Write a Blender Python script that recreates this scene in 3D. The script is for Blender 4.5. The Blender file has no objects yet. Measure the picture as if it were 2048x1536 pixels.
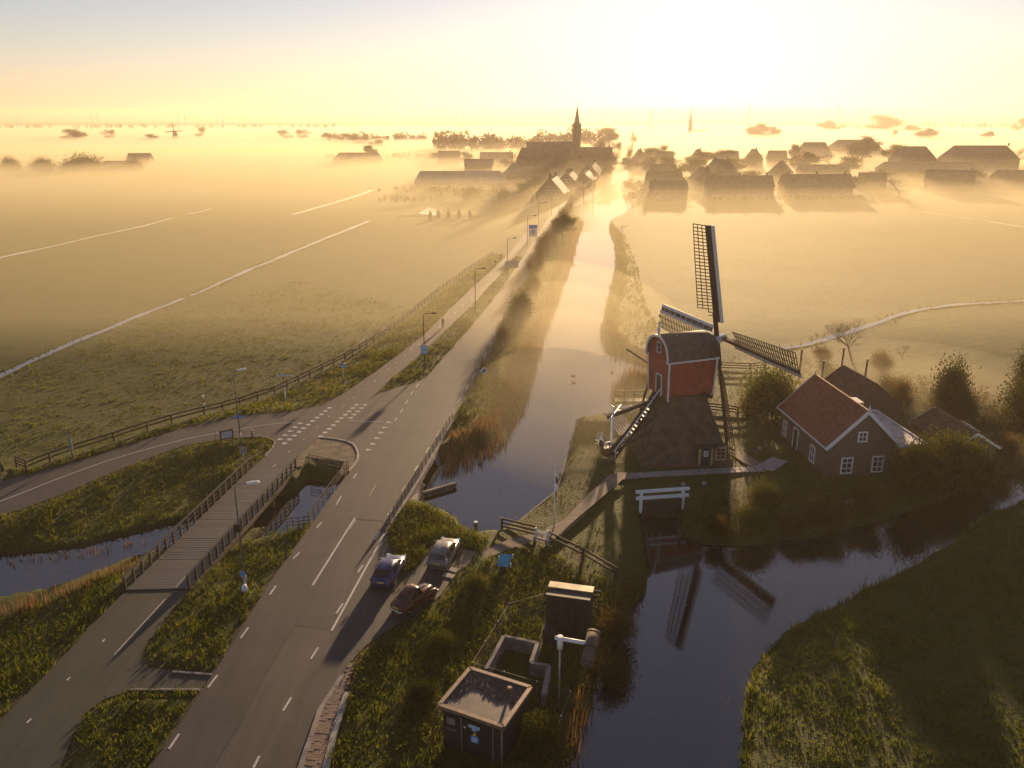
import bpy, bmesh, math, random
import numpy as np
from mathutils import Vector, Matrix, Euler
from mathutils.geometry import tessellate_polygon

sc = bpy.context.scene
COL = sc.collection
R = math.radians
PI = math.pi

# ------------------------------------------------------------------ camera
cam_data = bpy.data.cameras.new("camera")
cam = bpy.data.objects.new("camera", cam_data)
COL.objects.link(cam)
cam.location = (0, 0, 33.6)
cam.rotation_euler = (R(90 - 18), 0, 0)
cam_data.sensor_width = 36
cam_data.lens = 1650 / 2048 * 36
cam_data.clip_start = 0.5
cam_data.clip_end = 40000
sc.camera = cam

# ------------------------------------------------------------------ sky, sun, exposure
SUN_AZ, SUN_EL = R(12.2), R(8.0)
world = bpy.data.worlds.new("World")
sc.world = world
world.use_nodes = True
wn = world.node_tree
wn.nodes.clear()
w_out = wn.nodes.new("ShaderNodeOutputWorld")
w_bg = wn.nodes.new("ShaderNodeBackground")
w_sky = wn.nodes.new("ShaderNodeTexSky")
w_sky.sky_type = 'NISHITA'
w_sky.sun_disc = False
w_sky.sun_elevation = SUN_EL
w_sky.sun_rotation = SUN_AZ
w_sky.altitude = 0
w_sky.air_density = 1.0
w_sky.dust_density = 0.1
w_sky.ozone_density = 2.2
w_bg.inputs["Strength"].default_value = 0.054
w_hs = wn.nodes.new("ShaderNodeHueSaturation")      # thin high veil: the whole sky a little paler
w_hs.inputs["Saturation"].default_value = 0.8
wn.links.new(w_sky.outputs[0], w_hs.inputs["Color"])
w_tn = wn.nodes.new("ShaderNodeMix")
w_tn.data_type = 'RGBA'; w_tn.blend_type = 'MULTIPLY'; w_tn.inputs[0].default_value = 1
w_tn.inputs[7].default_value = (1.14, 0.95, 1.0, 1)
wn.links.new(w_hs.outputs[0], w_tn.inputs[6])
wn.links.new(w_tn.outputs[2], w_bg.inputs[0])
wn.links.new(w_bg.outputs[0], w_out.inputs[0])

sun_data = bpy.data.lights.new("sun", 'SUN')
sun = bpy.data.objects.new("sun", sun_data)
COL.objects.link(sun)
sun_data.energy = 5.0
sun_data.angle = R(1.2)
sun_data.color = (1.0, 0.69, 0.38)
sun.location = (60, 300, 60)
sd = Vector((math.sin(SUN_AZ) * math.cos(SUN_EL), math.cos(SUN_AZ) * math.cos(SUN_EL), math.sin(SUN_EL)))
sun.rotation_euler = sd.to_track_quat('Z', 'Y').to_euler()

sc.view_settings.view_transform = 'Standard'
sc.view_settings.look = 'None'
sc.view_settings.exposure = 1.28
sc.view_settings.gamma = 1.0
sc.view_settings.use_curve_mapping = False
sc.cycles.use_denoising = True
sc.cycles.max_bounces = 6
sc.cycles.diffuse_bounces = 2
sc.cycles.glossy_bounces = 2
sc.cycles.transmission_bounces = 3
sc.cycles.volume_bounces = 3
sc.cycles.transparent_max_bounces = 6
sc.cycles.caustics_reflective = False
sc.cycles.caustics_refractive = False
sc.cycles.sample_clamp_indirect = 4.0

HAZE_DENSITY = 0.00026
HAZE_G = 0.42
MIST_G = 0.35
MIST_DENSITY = 0.005

# ------------------------------------------------------------------ helpers
rng = np.random.default_rng(7)
rnd = random.Random(7)


class MB:
    """collects shapes; build() links them as ONE mesh object"""
    def __init__(self):
        self.v, self.f, self.s = [], [], []

    def add(self, vs, fs, smooth=False):
        o = len(self.v)
        self.v += [tuple(p) for p in vs]
        self.f += [[i + o for i in f] for f in fs]
        self.s += [smooth] * len(fs)
        return self

    def box(self, c, size, rz=0.0, taper=1.0):
        cx, cy, cz = c
        x, y, z = size[0] / 2, size[1] / 2, size[2] / 2
        ca, sa = math.cos(rz), math.sin(rz)
        vs = []
        for dz, k in ((-z, 1.0), (z, taper)):
            for dx, dy in ((-x, -y), (x, -y), (x, y), (-x, y)):
                dx *= k; dy *= k
                vs.append((cx + dx * ca - dy * sa, cy + dx * sa + dy * ca, cz + dz))
        return self.add(vs, [(3, 2, 1, 0), (4, 5, 6, 7), (0, 1, 5, 4), (1, 2, 6, 5), (2, 3, 7, 6), (3, 0, 4, 7)])

    def bar(self, p, q, w, h=None, up=(0, 0, 1)):
        h = h or w
        p, q = Vector(p), Vector(q)
        d = (q - p).normalized()
        u = Vector(up)
        if abs(d.dot(u)) > 0.98:
            u = Vector((1, 0, 0))
        s = d.cross(u).normalized()
        u = s.cross(d).normalized()
        s *= w / 2; u *= h / 2
        vs = [p - s - u, p + s - u, p + s + u, p - s + u, q - s - u, q + s - u, q + s + u, q - s + u]
        return self.add(vs, [(0, 1, 2, 3), (7, 6, 5, 4), (0, 4, 5, 1), (1, 5, 6, 2), (2, 6, 7, 3), (3, 7, 4, 0)])

    def tube(self, pts, rad, n=6, cap=True, smooth=True):
        pts = [Vector(p) for p in pts]
        if not hasattr(rad, '__len__'):
            rad = [rad] * len(pts)
        vs, fs = [], []
        prev = None
        for i, p in enumerate(pts):
            d = (pts[min(i + 1, len(pts) - 1)] - pts[max(i - 1, 0)])
            d = d.normalized() if d.length > 1e-9 else Vector((0, 0, 1))
            if prev is None:
                a = Vector((0, 0, 1)) if abs(d.z) < 0.9 else Vector((1, 0, 0))
                s = d.cross(a).normalized()
            else:
                s = (prev - d * prev.dot(d)).normalized()
            prev = s
            t = d.cross(s)
            for k in range(n):
                an = 2 * PI * k / n
                vs.append(p + (s * math.cos(an) + t * math.sin(an)) * rad[i])
        for i in range(len(pts) - 1):
            for k in range(n):
                a, b = i * n + k, i * n + (k + 1) % n
                fs.append((a, b, b + n, a + n))
        self.add(vs, fs, smooth)
        if cap:
            o = len(self.v) - len(vs)
            self.f.append([o + k for k in range(n)][::-1]); self.s.append(False)
            self.f.append([o + (len(pts) - 1) * n + k for k in range(n)]); self.s.append(False)
        return self

    def ball(self, c, r, nu=8, nv=6):
        if not hasattr(r, '__len__'):
            r = (r, r, r)
        vs, fs = [], []
        for j in range(nv + 1):
            th = PI * j / nv
            for i in range(nu):
                ph = 2 * PI * i / nu
                vs.append((c[0] + r[0] * math.sin(th) * math.cos(ph), c[1] + r[1] * math.sin(th) * math.sin(ph), c[2] + r[2] * math.cos(th)))
        for j in range(nv):
            for i in range(nu):
                a, b = j * nu + i, j * nu + (i + 1) % nu
                fs.append((a, a + nu, b + nu, b))
        return self.add(vs, fs, True)

    def prism(self, poly, z0, z1):
        n = len(poly)
        vs = [(x, y, z0) for x, y in poly] + [(x, y, z1) for x, y in poly]
        fs = [(i, (i + 1) % n, n + (i + 1) % n, n + i) for i in range(n)]
        self.add(vs, fs)
        tris = tessellate_polygon([[Vector((x, y, 0)) for x, y in poly]])
        o = len(self.v) - 2 * n
        for t in tris:
            self.f.append([o + i for i in t]); self.s.append(False)
            self.f.append([o + n + i for i in t]); self.s.append(False)
        return self

    def sheet(self, poly, z):
        tris = tessellate_polygon([[Vector((x, y, 0)) for x, y in poly]])
        vs = [(x, y, z) for x, y in poly]
        fs = []
        for t in tris:
            a, b, c = [poly[i] for i in t]
            cr = (b[0] - a[0]) * (c[1] - a[1]) - (b[1] - a[1]) * (c[0] - a[0])
            fs.append(t if cr > 0 else t[::-1])
        return self.add(vs, fs)

    def quad(self, a, b, c, d):
        return self.add([a, b, c, d], [(0, 1, 2, 3)])

    def mesh(self, name, mat, origin=(0, 0, 0), recalc=True):
        me = bpy.data.meshes.new(name)
        ox, oy, oz = origin
        me.from_pydata([(x - ox, y - oy, z - oz) for x, y, z in self.v], [], self.f)
        me.polygons.foreach_set('use_smooth', self.s)
        if recalc:
            bm = bmesh.new(); bm.from_mesh(me)
            bmesh.ops.recalc_face_normals(bm, faces=bm.faces)
            bm.to_mesh(me); bm.free()
        if mat:
            me.materials.append(mat)
        return me

    def build(self, name, mat, parent=None, world=True, recalc=True):
        """world=True: coordinates are world ones, moved to the parent's frame"""
        org = (0, 0, 0)
        if parent is not None and world:
            org = ORIGIN.get(parent.name, (0, 0, 0))
        me = self.mesh(name, mat, org, recalc)
        o = bpy.data.objects.new(name, me)
        COL.objects.link(o)
        if parent is not None:
            o.parent = parent
            ORIGIN[o.name] = org
        return o


ORIGIN = {}


def tag(o, label=None, cat=None, group=None, kind=None):
    if label: o['label'] = label
    if cat: o['category'] = cat
    if group: o['group'] = group
    if kind: o['kind'] = kind
    return o


def thing(name, label, cat, loc=(0, 0, 0), rz=0.0, group=None):
    o = bpy.data.objects.new(name, None)
    o.empty_display_size = 0.3
    COL.objects.link(o)
    o.location = loc
    o.rotation_euler = (0, 0, rz)
    ORIGIN[o.name] = tuple(loc)
    return tag(o, label, cat, group)


def copy_tree(o, parent=None):
    c = o.copy()
    COL.objects.link(c)
    if parent is not None:
        c.parent = parent
    for ch in list(o.children):
        copy_tree(ch, c)
    return c


def np_mesh(name, V, F, mat, smooth=False):
    V = np.asarray(V, np.float32); F = np.asarray(F, np.int32)
    me = bpy.data.meshes.new(name)
    me.vertices.add(len(V)); me.vertices.foreach_set('co', V.ravel())
    k = F.shape[1]
    me.loops.add(F.size); me.loops.foreach_set('vertex_index', F.ravel())
    me.polygons.add(len(F))
    me.polygons.foreach_set('loop_start', np.arange(0, F.size, k, dtype=np.int32))
    me.polygons.foreach_set('use_smooth', np.full(len(F), smooth))
    me.update(calc_edges=True)
    if mat: me.materials.append(mat)
    return me


def link(name, me, parent=None):
    o = bpy.data.objects.new(name, me)
    COL.objects.link(o)
    if parent is not None:
        o.parent = parent
    return o


# ------------------------------------------------------------------ materials
def new_mat(name):
    m = bpy.data.materials.new(name); m.use_nodes = True
    nt = m.node_tree
    return m, nt, nt.nodes, nt.links, nt.nodes["Principled BSDF"]


def mat(name, col, rough=0.7, metal=0.0, var=0.25, scale=3.0, bump=0.0, bscale=None, col2=None, spec=0.5, coat=0.0):
    """a solid material with two-scale colour mottling and fine relief"""
    m, nt, N, L, b = new_mat(name)
    tc = N.new("ShaderNodeTexCoord")
    n1 = N.new("ShaderNodeTexNoise"); n1.inputs["Scale"].default_value = scale; n1.inputs["Detail"].default_value = 5
    L.new(tc.outputs["Object"], n1.inputs["Vector"])
    mx = N.new("ShaderNodeMix"); mx.data_type = 'RGBA'
    c2 = col2 or tuple(c * (1 - var) for c in col)
    c1 = col if col2 else tuple(min(1, c * (1 + var)) for c in col)
    mx.inputs[6].default_value = (*c1, 1); mx.inputs[7].default_value = (*c2, 1)
    mr = N.new("ShaderNodeMapRange"); mr.inputs[1].default_value = 0.35; mr.inputs[2].default_value = 0.65
    L.new(n1.outputs[0], mr.inputs[0]); L.new(mr.outputs[0], mx.inputs[0])
    L.new(mx.outputs[2], b.inputs["Base Color"])
    b.inputs["Roughness"].default_value = rough
    b.inputs["Metallic"].default_value = metal
    b.inputs["Specular IOR Level"].default_value = spec
    if coat: b.inputs["Coat Weight"].default_value = coat
    if bump:
        bp = N.new("ShaderNodeBump"); bp.inputs["Strength"].default_value = bump; bp.inputs["Distance"].default_value = 0.03
        n2 = N.new("ShaderNodeTexNoise"); n2.inputs["Scale"].default_value = bscale or scale * 8; n2.inputs["Detail"].default_value = 3
        L.new(tc.outputs["Object"], n2.inputs["Vector"])
        L.new(n2.outputs[0], bp.inputs["Height"]); L.new(bp.outputs[0], b.inputs["Normal"])
    return m


def leaf_mat(name, cols, trans=0.5, tint=(1.0, 1.0, 0.7)):
    """foliage: one random shade per leaf, light passes through"""
    m, nt, N, L, b = new_mat(name)
    N.remove(b)
    out = N["Material Output"]
    geo = N.new("ShaderNodeNewGeometry")
    cr = N.new("ShaderNodeValToRGB")
    el = cr.color_ramp.elements
    while len(el) < len(cols): el.new(0.5)
    for i, c in enumerate(cols):
        el[i].position = i / (len(cols) - 1); el[i].color = (*c, 1)
    tc = N.new("ShaderNodeTexCoord")
    ns = N.new("ShaderNodeTexNoise"); ns.inputs["Scale"].default_value = 0.6; ns.inputs["Detail"].default_value = 2
    L.new(tc.outputs["Object"], ns.inputs["Vector"])
    ma = N.new("ShaderNodeMath"); ma.operation = 'MULTIPLY_ADD'; ma.inputs[1].default_value = 0.55
    sb = N.new("ShaderNodeMath"); sb.operation = 'MULTIPLY_ADD'; sb.inputs[1].default_value = 1.3; sb.inputs[2].default_value = -0.42
    L.new(ns.outputs[0], sb.inputs[0])
    L.new(geo.outputs["Random Per Island"], ma.inputs[0]); L.new(sb.outputs[0], ma.inputs[2])
    L.new(ma.outputs[0], cr.inputs[0])
    d = N.new("ShaderNodeBsdfDiffuse"); t = N.new("ShaderNodeBsdfTranslucent"); mx = N.new("ShaderNodeMixShader")
    tm = N.new("ShaderNodeMix"); tm.data_type = 'RGBA'; tm.blend_type = 'MULTIPLY'; tm.inputs[0].default_value = 1
    tm.inputs[7].default_value = (*tint, 1)
    L.new(cr.outputs[0], d.inputs[0]); L.new(cr.outputs[0], tm.inputs[6]); L.new(tm.outputs[2], t.inputs[0])
    mx.inputs[0].default_value = trans
    L.new(d.outputs[0], mx.inputs[1]); L.new(t.outputs[0], mx.inputs[2]); L.new(mx.outputs[0], out.inputs[0])
    return m

# ------------------------------------------------------------------ site plan (metres, x to the east of the camera, y away from it)
WATER_Z = -1.2
RIVER = [(-7.60, 80.28), (-5.09, 82.58), (-2.18, 85.89), (-1.22, 89.76), (1.03, 100.43), (2.47, 114.87), (4.76, 136.29), (8.54, 164.97), (13.26, 201.64), (18.29, 244.55), (23.91, 293.72), (31.29, 341.14), (42.06, 403.29), (52.87, 476.57), (60.32, 517.19), (69.87, 549.90), (78.47, 570.47), (81.52, 549.90), (74.33, 517.19), (65.80, 476.57), (57.35, 423.15), (54.39, 385.16), (46.68, 326.15), (34.81, 293.72), (31.12, 266.98), (29.06, 234.64), (25.53, 201.64), (21.43, 176.44), (17.54, 152.26), (15.57, 136.29), (15.75, 126.66), (18.37, 122.59), (20.86, 119.82), (21.11, 112.41), (19.23, 109.58), (14.20, 107.10), (13.56, 103.46), (13.65, 100.43), (12.09, 94.65), (7.86, 92.74), (6.24, 83.71), (4.28, 72.99), (0.72, 66.96), (-1.70, 64.44), (-3.43, 64.08), (-5.68, 68.23), (-8.16, 70.07), (-8.24, 70.80)]
CANAL = [(-56.02, 56.00), (-42.57, 60.82), (-36.33, 62.50), (-30.59, 66.29), (-25.58, 70.28), (-21.09, 72.99), (-17.29, 75.88), (-7.60, 80.28), (-4.93, 79.63), (-8.24, 70.80), (-11.50, 70.49), (-15.08, 69.45), (-18.43, 67.84), (-23.89, 64.89), (-28.81, 62.84), (-31.82, 60.01), (-35.19, 56.22), (-38.70, 54.27), (-49.94, 48.69)]
POND = [(12.10, 67.64), (14.93, 67.64), (14.49, 64.44), (16.13, 63.10), (19.38, 62.41), (24.88, 63.63), (29.94, 65.54), (35.58, 68.23), (40.62, 71.02), (44.31, 73.55), (48.49, 76.24), (52.91, 78.34), (77.69, 86.64), (70.11, 77.09), (48.46, 70.80), (44.57, 68.73), (40.47, 65.35), (35.87, 61.40), (32.07, 58.60), (26.58, 54.95), (21.63, 51.66), (18.28, 48.97), (16.19, 46.50), (14.53, 43.04), (12.74, 37.37), (10.68, 30.24), (2.06, 30.24), (3.25, 37.37), (4.48, 41.24), (5.81, 45.98), (7.76, 51.05), (10.21, 55.30), (11.45, 60.17)]
WATERS = [RIVER, CANAL, POND]

MAIN_ROAD = [(-20.05, 32.61), (-19.61, 36.08), (-18.90, 44.30), (-18.41, 53.73), (-17.27, 64.74), (-16.70, 70.47), (-16.16, 75.64), (-15.93, 78.81), (-16.70, 81.93), (-18.15, 83.36), (-21.13, 84.54), (-22.25, 80.14), (-22.31, 75.89), (-26.03, 76.26), (-25.34, 81.24), (-25.49, 82.79), (-26.59, 84.39), (-28.92, 84.84), (-31.71, 83.95), (-35.11, 82.08), (-37.54, 78.68), (-40.12, 74.08), (-42.52, 69.09), (-45.21, 65.69), (-50.39, 60.51), (-57.42, 70.47), (-49.55, 73.03), (-47.67, 74.43), (-44.77, 77.64), (-42.62, 80.14), (-39.92, 83.95), (-36.80, 87.61), (-32.14, 91.22), (-26.48, 92.77), (-23.39, 94.74), (-20.70, 96.59), (-17.79, 96.97), (-16.83, 99.70), (-11.68, 105.58), (-9.75, 117.28), (-7.44, 130.93), (-4.45, 149.91), (-1.47, 171.44), (3.61, 212.68), (9.66, 263.79), (16.21, 323.80), (29.46, 449.53), (35.83, 446.09), (22.38, 323.80), (14.88, 263.79), (8.64, 209.47), (4.29, 184.83), (1.65, 167.72), (-1.12, 150.33), (-2.62, 122.88), (-4.93, 104.70), (-6.94, 90.21), (-7.87, 83.95), (-10.62, 63.10), (-10.65, 62.39), (-10.82, 47.01), (-11.42, 40.67), (-11.49, 36.08), (-11.27, 32.61)]
CYCLE_PATH = [(-23.39, 94.74), (-20.70, 96.59), (-17.79, 96.97), (-15.93, 107.15), (-14.16, 114.40), (-10.55, 134.29), (-6.39, 156.95), (-2.67, 182.36), (0.76, 207.89), (5.64, 246.49), (3.59, 248.67), (-1.14, 207.89), (-5.38, 183.59), (-10.97, 150.33), (-14.38, 127.72), (-18.90, 108.77), (-21.33, 99.90)]
LOW_PATH = [(-28.77, 53.66), (-24.10, 53.80), (-24.31, 50.92), (-24.44, 47.01), (-24.16, 45.72), (-23.19, 44.65), (-21.48, 44.30), (-18.98, 43.95), (-19.20, 42.56), (-23.55, 42.42), (-24.69, 41.64), (-25.29, 40.28), (-25.14, 38.99), (-24.49, 36.08), (-24.69, 32.61), (-29.71, 32.61), (-30.44, 37.80), (-29.94, 39.82), (-29.57, 42.47), (-29.28, 47.01)]
PARKING = [(-10.65, 62.39), (-9.85, 59.69), (-9.03, 56.58), (-8.16, 55.84), (-7.12, 58.10), (-6.42, 60.51), (-4.23, 59.69), (-4.58, 55.84), (-5.31, 53.05), (-6.57, 50.99), (-8.10, 49.17), (-9.65, 47.01), (-10.42, 44.90), (-10.53, 43.80), (-12.09, 41.02), (-11.49, 36.08), (-11.27, 32.61), (-11.49, 36.08), (-11.42, 40.67), (-10.82, 47.01)]
PARKING = [(-10.61, 62.39), (-9.85, 59.69), (-8.91, 56.58), (-8.04, 55.84), (-7.10, 57.94), (-6.67, 60.51), (-4.04, 59.85), (-4.46, 55.84), (-5.24, 53.05), (-6.49, 50.99), (-8.10, 49.17), (-9.67, 47.12), (-10.47, 45.15), (-10.72, 43.80), (-11.42, 40.67), (-10.82, 47.01)]
BRICK_STRIP = [(-10.72, 43.80), (-10.47, 45.15), (-10.17, 44.90), (-10.17, 42.24), (-10.24, 38.99), (-10.13, 36.08), (-9.89, 32.61), (-11.27, 32.61), (-11.49, 36.08), (-11.42, 40.67)]
SANDY_PATH = [(-4.04, 59.85), (-2.59, 59.28), (-0.58, 61.18), (1.52, 62.39), (2.55, 61.52), (2.92, 63.55), (4.63, 64.93), (7.32, 70.47), (10.45, 75.03), (11.79, 75.03), (8.96, 70.47), (5.51, 64.93), (3.51, 61.52), (2.97, 60.68), (1.91, 61.18), (-0.16, 59.93), (-1.57, 58.72), (-3.50, 57.33), (-4.46, 55.84)]
MILL_PATH = [(10.33, 75.08), (13.28, 75.56), (18.93, 76.29), (23.09, 76.79), (25.18, 77.04), (27.67, 79.35), (27.92, 78.31), (25.40, 76.05), (22.90, 75.68), (18.69, 75.20), (13.11, 74.49), (10.33, 73.90)]
ROADS = [MAIN_ROAD, CYCLE_PATH, LOW_PATH, PARKING, BRICK_STRIP]
GAP = [(-21.37, 74.91), (-21.13, 76.38), (-20.75, 76.88), (-16.57, 75.15), (-16.19, 74.20), (-17.45, 64.37), (-18.90, 62.92), (-21.25, 62.21), (-23.21, 61.78)]
DECK = [(-28.77, 53.66), (-24.10, 53.80), (-21.71, 75.89), (-26.13, 76.26)]

# yard of the mill, east of the water
MILL_C = (17.69, 82.2)


def sdist(P, poly):
    """signed distance (inside negative) from points P (n,2) to a polygon"""
    poly = np.asarray(poly, float)
    A = poly; B = np.roll(poly, -1, axis=0)
    best = np.full(len(P), 1e18); inside = np.zeros(len(P), bool)
    x, y = P[:, 0], P[:, 1]
    for (ax, ay), (bx, by) in zip(A, B):
        ex, ey = bx - ax, by - ay
        L2 = ex * ex + ey * ey
        if L2 < 1e-12: continue
        t = np.clip(((x - ax) * ex + (y - ay) * ey) / L2, 0, 1)
        d = (x - ax - t * ex) ** 2 + (y - ay - t * ey) ** 2
        best = np.minimum(best, d)
        c = ((ay > y) != (by > y))
        with np.errstate(divide='ignore', invalid='ignore'):
            xi = ax + (y - ay) * ex / (ey if ey != 0 else 1e-12)
        inside ^= c & (x < xi)
    d = np.sqrt(best)
    return np.where(inside, -d, d)


def vnoise(x, y, s, seed=0):
    """cheap smooth value noise in -1..1"""
    x = x / s + seed * 17.3; y = y / s + seed * 9.1
    xi, yi = np.floor(x), np.floor(y)
    fx, fy = x - xi, y - yi
    fx = fx * fx * (3 - 2 * fx); fy = fy * fy * (3 - 2 * fy)
    def h(a, b):
        v = np.sin(a * 127.1 + b * 311.7) * 43758.5453
        return (v - np.floor(v)) * 2 - 1
    return (h(xi, yi) * (1 - fx) + h(xi + 1, yi) * fx) * (1 - fy) + (h(xi, yi + 1) * (1 - fx) + h(xi + 1, yi + 1) * fx) * fy


def smooth(a, b, x):
    t = np.clip((x - a) / (b - a), 0, 1)
    return t * t * (3 - 2 * t)


RIVER_X = np.array([(-400, -26), (30, -10), (60, -8), (75, -3), (95, 2), (130, 12), (180, 24), (300, 40), (450, 60), (700, 95), (9000, 1200)], float)


def ground_z(P):
    P = np.asarray(P, float)
    x, y = P[:, 0], P[:, 1]
    dr = np.full(len(P), 1e9)
    for r in ROADS: dr = np.minimum(dr, sdist(P, r))
    east = smooth(-2, 4, x - np.interp(y, RIVER_X[:, 0], RIVER_X[:, 1]))
    low = -0.8 * (1 - east) - 0.4 * east
    low = low + 0.10 * vnoise(x, y, 9, 1) + 0.05 * vnoise(x, y, 2.5, 2)
    k = smooth(0.5, 7.0, dr)
    hi = -0.05 + 0.12 * smooth(0.6, 1.4, dr) + 0.05 * vnoise(x, y, 1.3, 3) * smooth(0.7, 1.3, dr)
    z = hi * (1 - k) + low * k
    dgap = sdist(P, GAP)
    z = np.where(dgap < 0, np.minimum(z, -0.15 - 1.2 * smooth(0.0, 0.9, -dgap)), z)
    dw = np.full(len(P), 1e9)
    for w in WATERS: dw = np.minimum(dw, sdist(P, w))
    dw = dw + 0.25 * vnoise(x, y, 1.7, 4) + 0.12 * vnoise(x, y, 0.6, 5)
    bank = WATER_Z + 0.9 * np.maximum(dw, 0) ** 0.8
    bed = WATER_Z - np.minimum(-dw, 1.5) * 0.7
    z = np.where(dw < 0, bed, np.minimum(z, bank))
    return z, dr, dw, east


def gz(x, y):
    return float(ground_z([(x, y)])[0][0])


# ------------------------------------------------------------------ ground sheet
ys = [18.0]
while ys[-1] < 9000:
    ys.append(ys[-1] * (1.0085 if ys[-1] < 150 else 1.013 if ys[-1] < 700 else 1.05))
ys = np.array(ys); ts = np.linspace(-1.25, 1.25, 521)
YY, TT = np.meshgrid(ys, ts, indexing='ij')
XX = TT * YY
P = np.stack([XX.ravel(), YY.ravel()], 1)
gzv, g_dr, g_dw, g_east = ground_z(P)
nr, nc = YY.shape
idx = np.arange(nr * nc).reshape(nr, nc)
F = np.stack([idx[:-1, :-1], idx[:-1, 1:], idx[1:, 1:], idx[1:, :-1]], -1).reshape(-1, 4)


def ground_material():
    m, nt, N, L, b = new_mat("pasture")
    geo = N.new("ShaderNodeNewGeometry")

    def noise(scale, det=4, vec=None, rough=0.6):
        n = N.new("ShaderNodeTexNoise"); n.inputs["Scale"].default_value = scale; n.inputs["Detail"].default_value = det
        n.inputs["Roughness"].default_value = rough
        L.new(vec or geo.outputs["Position"], n.inputs["Vector"]); return n.outputs[0]

    def ramp(v, a, bb):
        r = N.new("ShaderNodeMapRange"); r.inputs[1].default_value = a; r.inputs[2].default_value = bb
        L.new(v, r.inputs[0]); return r.outputs[0]

    def mix(f, a, bb):
        mx = N.new("ShaderNodeMix"); mx.data_type = 'RGBA'
        for s, v in ((6, a), (7, bb)):
            if isinstance(v, tuple): mx.inputs[s].default_value = (*v, 1)
            else: L.new(v, mx.inputs[s])
        if isinstance(f, float): mx.inputs[0].default_value = f
        else: L.new(f, mx.inputs[0])
        return mx.outputs[2]

    def attr(nm):
        a = N.new("ShaderNodeAttribute"); a.attribute_name = nm; return a.outputs["Fac"]
    big = ramp(noise(0.035, 3), 0.35, 0.65)
    mid = ramp(noise(0.35, 5), 0.3, 0.7)
    fine = ramp(noise(3.5, 4, rough=0.75), 0.3, 0.7)
    c = mix(big, (0.068, 0.084, 0.014), (0.095, 0.100, 0.020))
    c = mix(mid, c, (0.048, 0.068, 0.010))
    fm = N.new("ShaderNodeMath"); fm.operation = 'MULTIPLY'; fm.inputs[1].default_value = 0.55; L.new(fine, fm.inputs[0])
    c = mix(fm.outputs[0], c, (0.135, 0.125, 0.028))
    wv = N.new("ShaderNodeTexWave"); wv.inputs["Scale"].default_value = 0.16; wv.inputs["Distortion"].default_value = 5; wv.inputs["Detail"].default_value = 3; wv.inputs["Detail Scale"].default_value = 0.6
    mpw = N.new("ShaderNodeMapping"); mpw.inputs["Rotation"].default_value = (0, 0, R(62)); L.new(geo.outputs["Position"], mpw.inputs[0]); L.new(mpw.outputs[0], wv.inputs["Vector"])
    wm = N.new("ShaderNodeMath"); wm.operation = 'MULTIPLY'; wm.inputs[1].default_value = 0.35; L.new(wv.outputs["Fac"], wm.inputs[0])
    c = mix(wm.outputs[0], c, (0.055, 0.066, 0.012))
    c = mix(attr("verge"), c, mix(mid, (0.050, 0.070, 0.010), (0.075, 0.080, 0.014)))
    c = mix(attr("mud"), c, (0.050, 0.036, 0.024))
    L.new(c, b.inputs["Base Color"])
    b.inputs["Roughness"].default_value = 0.85
    b.inputs["Specular IOR Level"].default_value = 0.15
    bp = N.new("ShaderNodeBump"); bp.inputs["Strength"].default_value = 1.0; bp.inputs["Distance"].default_value = 0.35
    ad = N.new("ShaderNodeMath"); ad.operation = 'ADD'
    L.new(noise(1.2, 5, rough=0.7), ad.inputs[0]); L.new(noise(6.0, 3, rough=0.7), ad.inputs[1])
    L.new(ad.outputs[0], bp.inputs["Height"]); L.new(bp.outputs[0], b.inputs["Normal"])
    return m


M_GROUND = ground_material()
gme = np_mesh("ground", np.column_stack([P, gzv]), F, M_GROUND, True)
a = gme.attributes.new("verge", 'FLOAT', 'POINT')
a.data.foreach_set('value', ((1 - smooth(2, 8, g_dr)) * (0.6 + 0.4 * (1 - g_east))).astype(np.float32))
a = gme.attributes.new("mud", 'FLOAT', 'POINT')
mud = np.maximum(1 - smooth(-0.1, 0.5, g_dw), 1 - smooth(0.1, 0.6, g_dr) * 1.0)
mud = mud * np.clip(0.75 + 0.5 * vnoise(P[:, 0], P[:, 1], 0.9, 6), 0, 1)
a.data.foreach_set('value', np.clip(mud, 0, 1).astype(np.float32))
ground = link("ground", gme)
tag(ground, "green pasture and banks of the polder", kind='structure')

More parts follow.
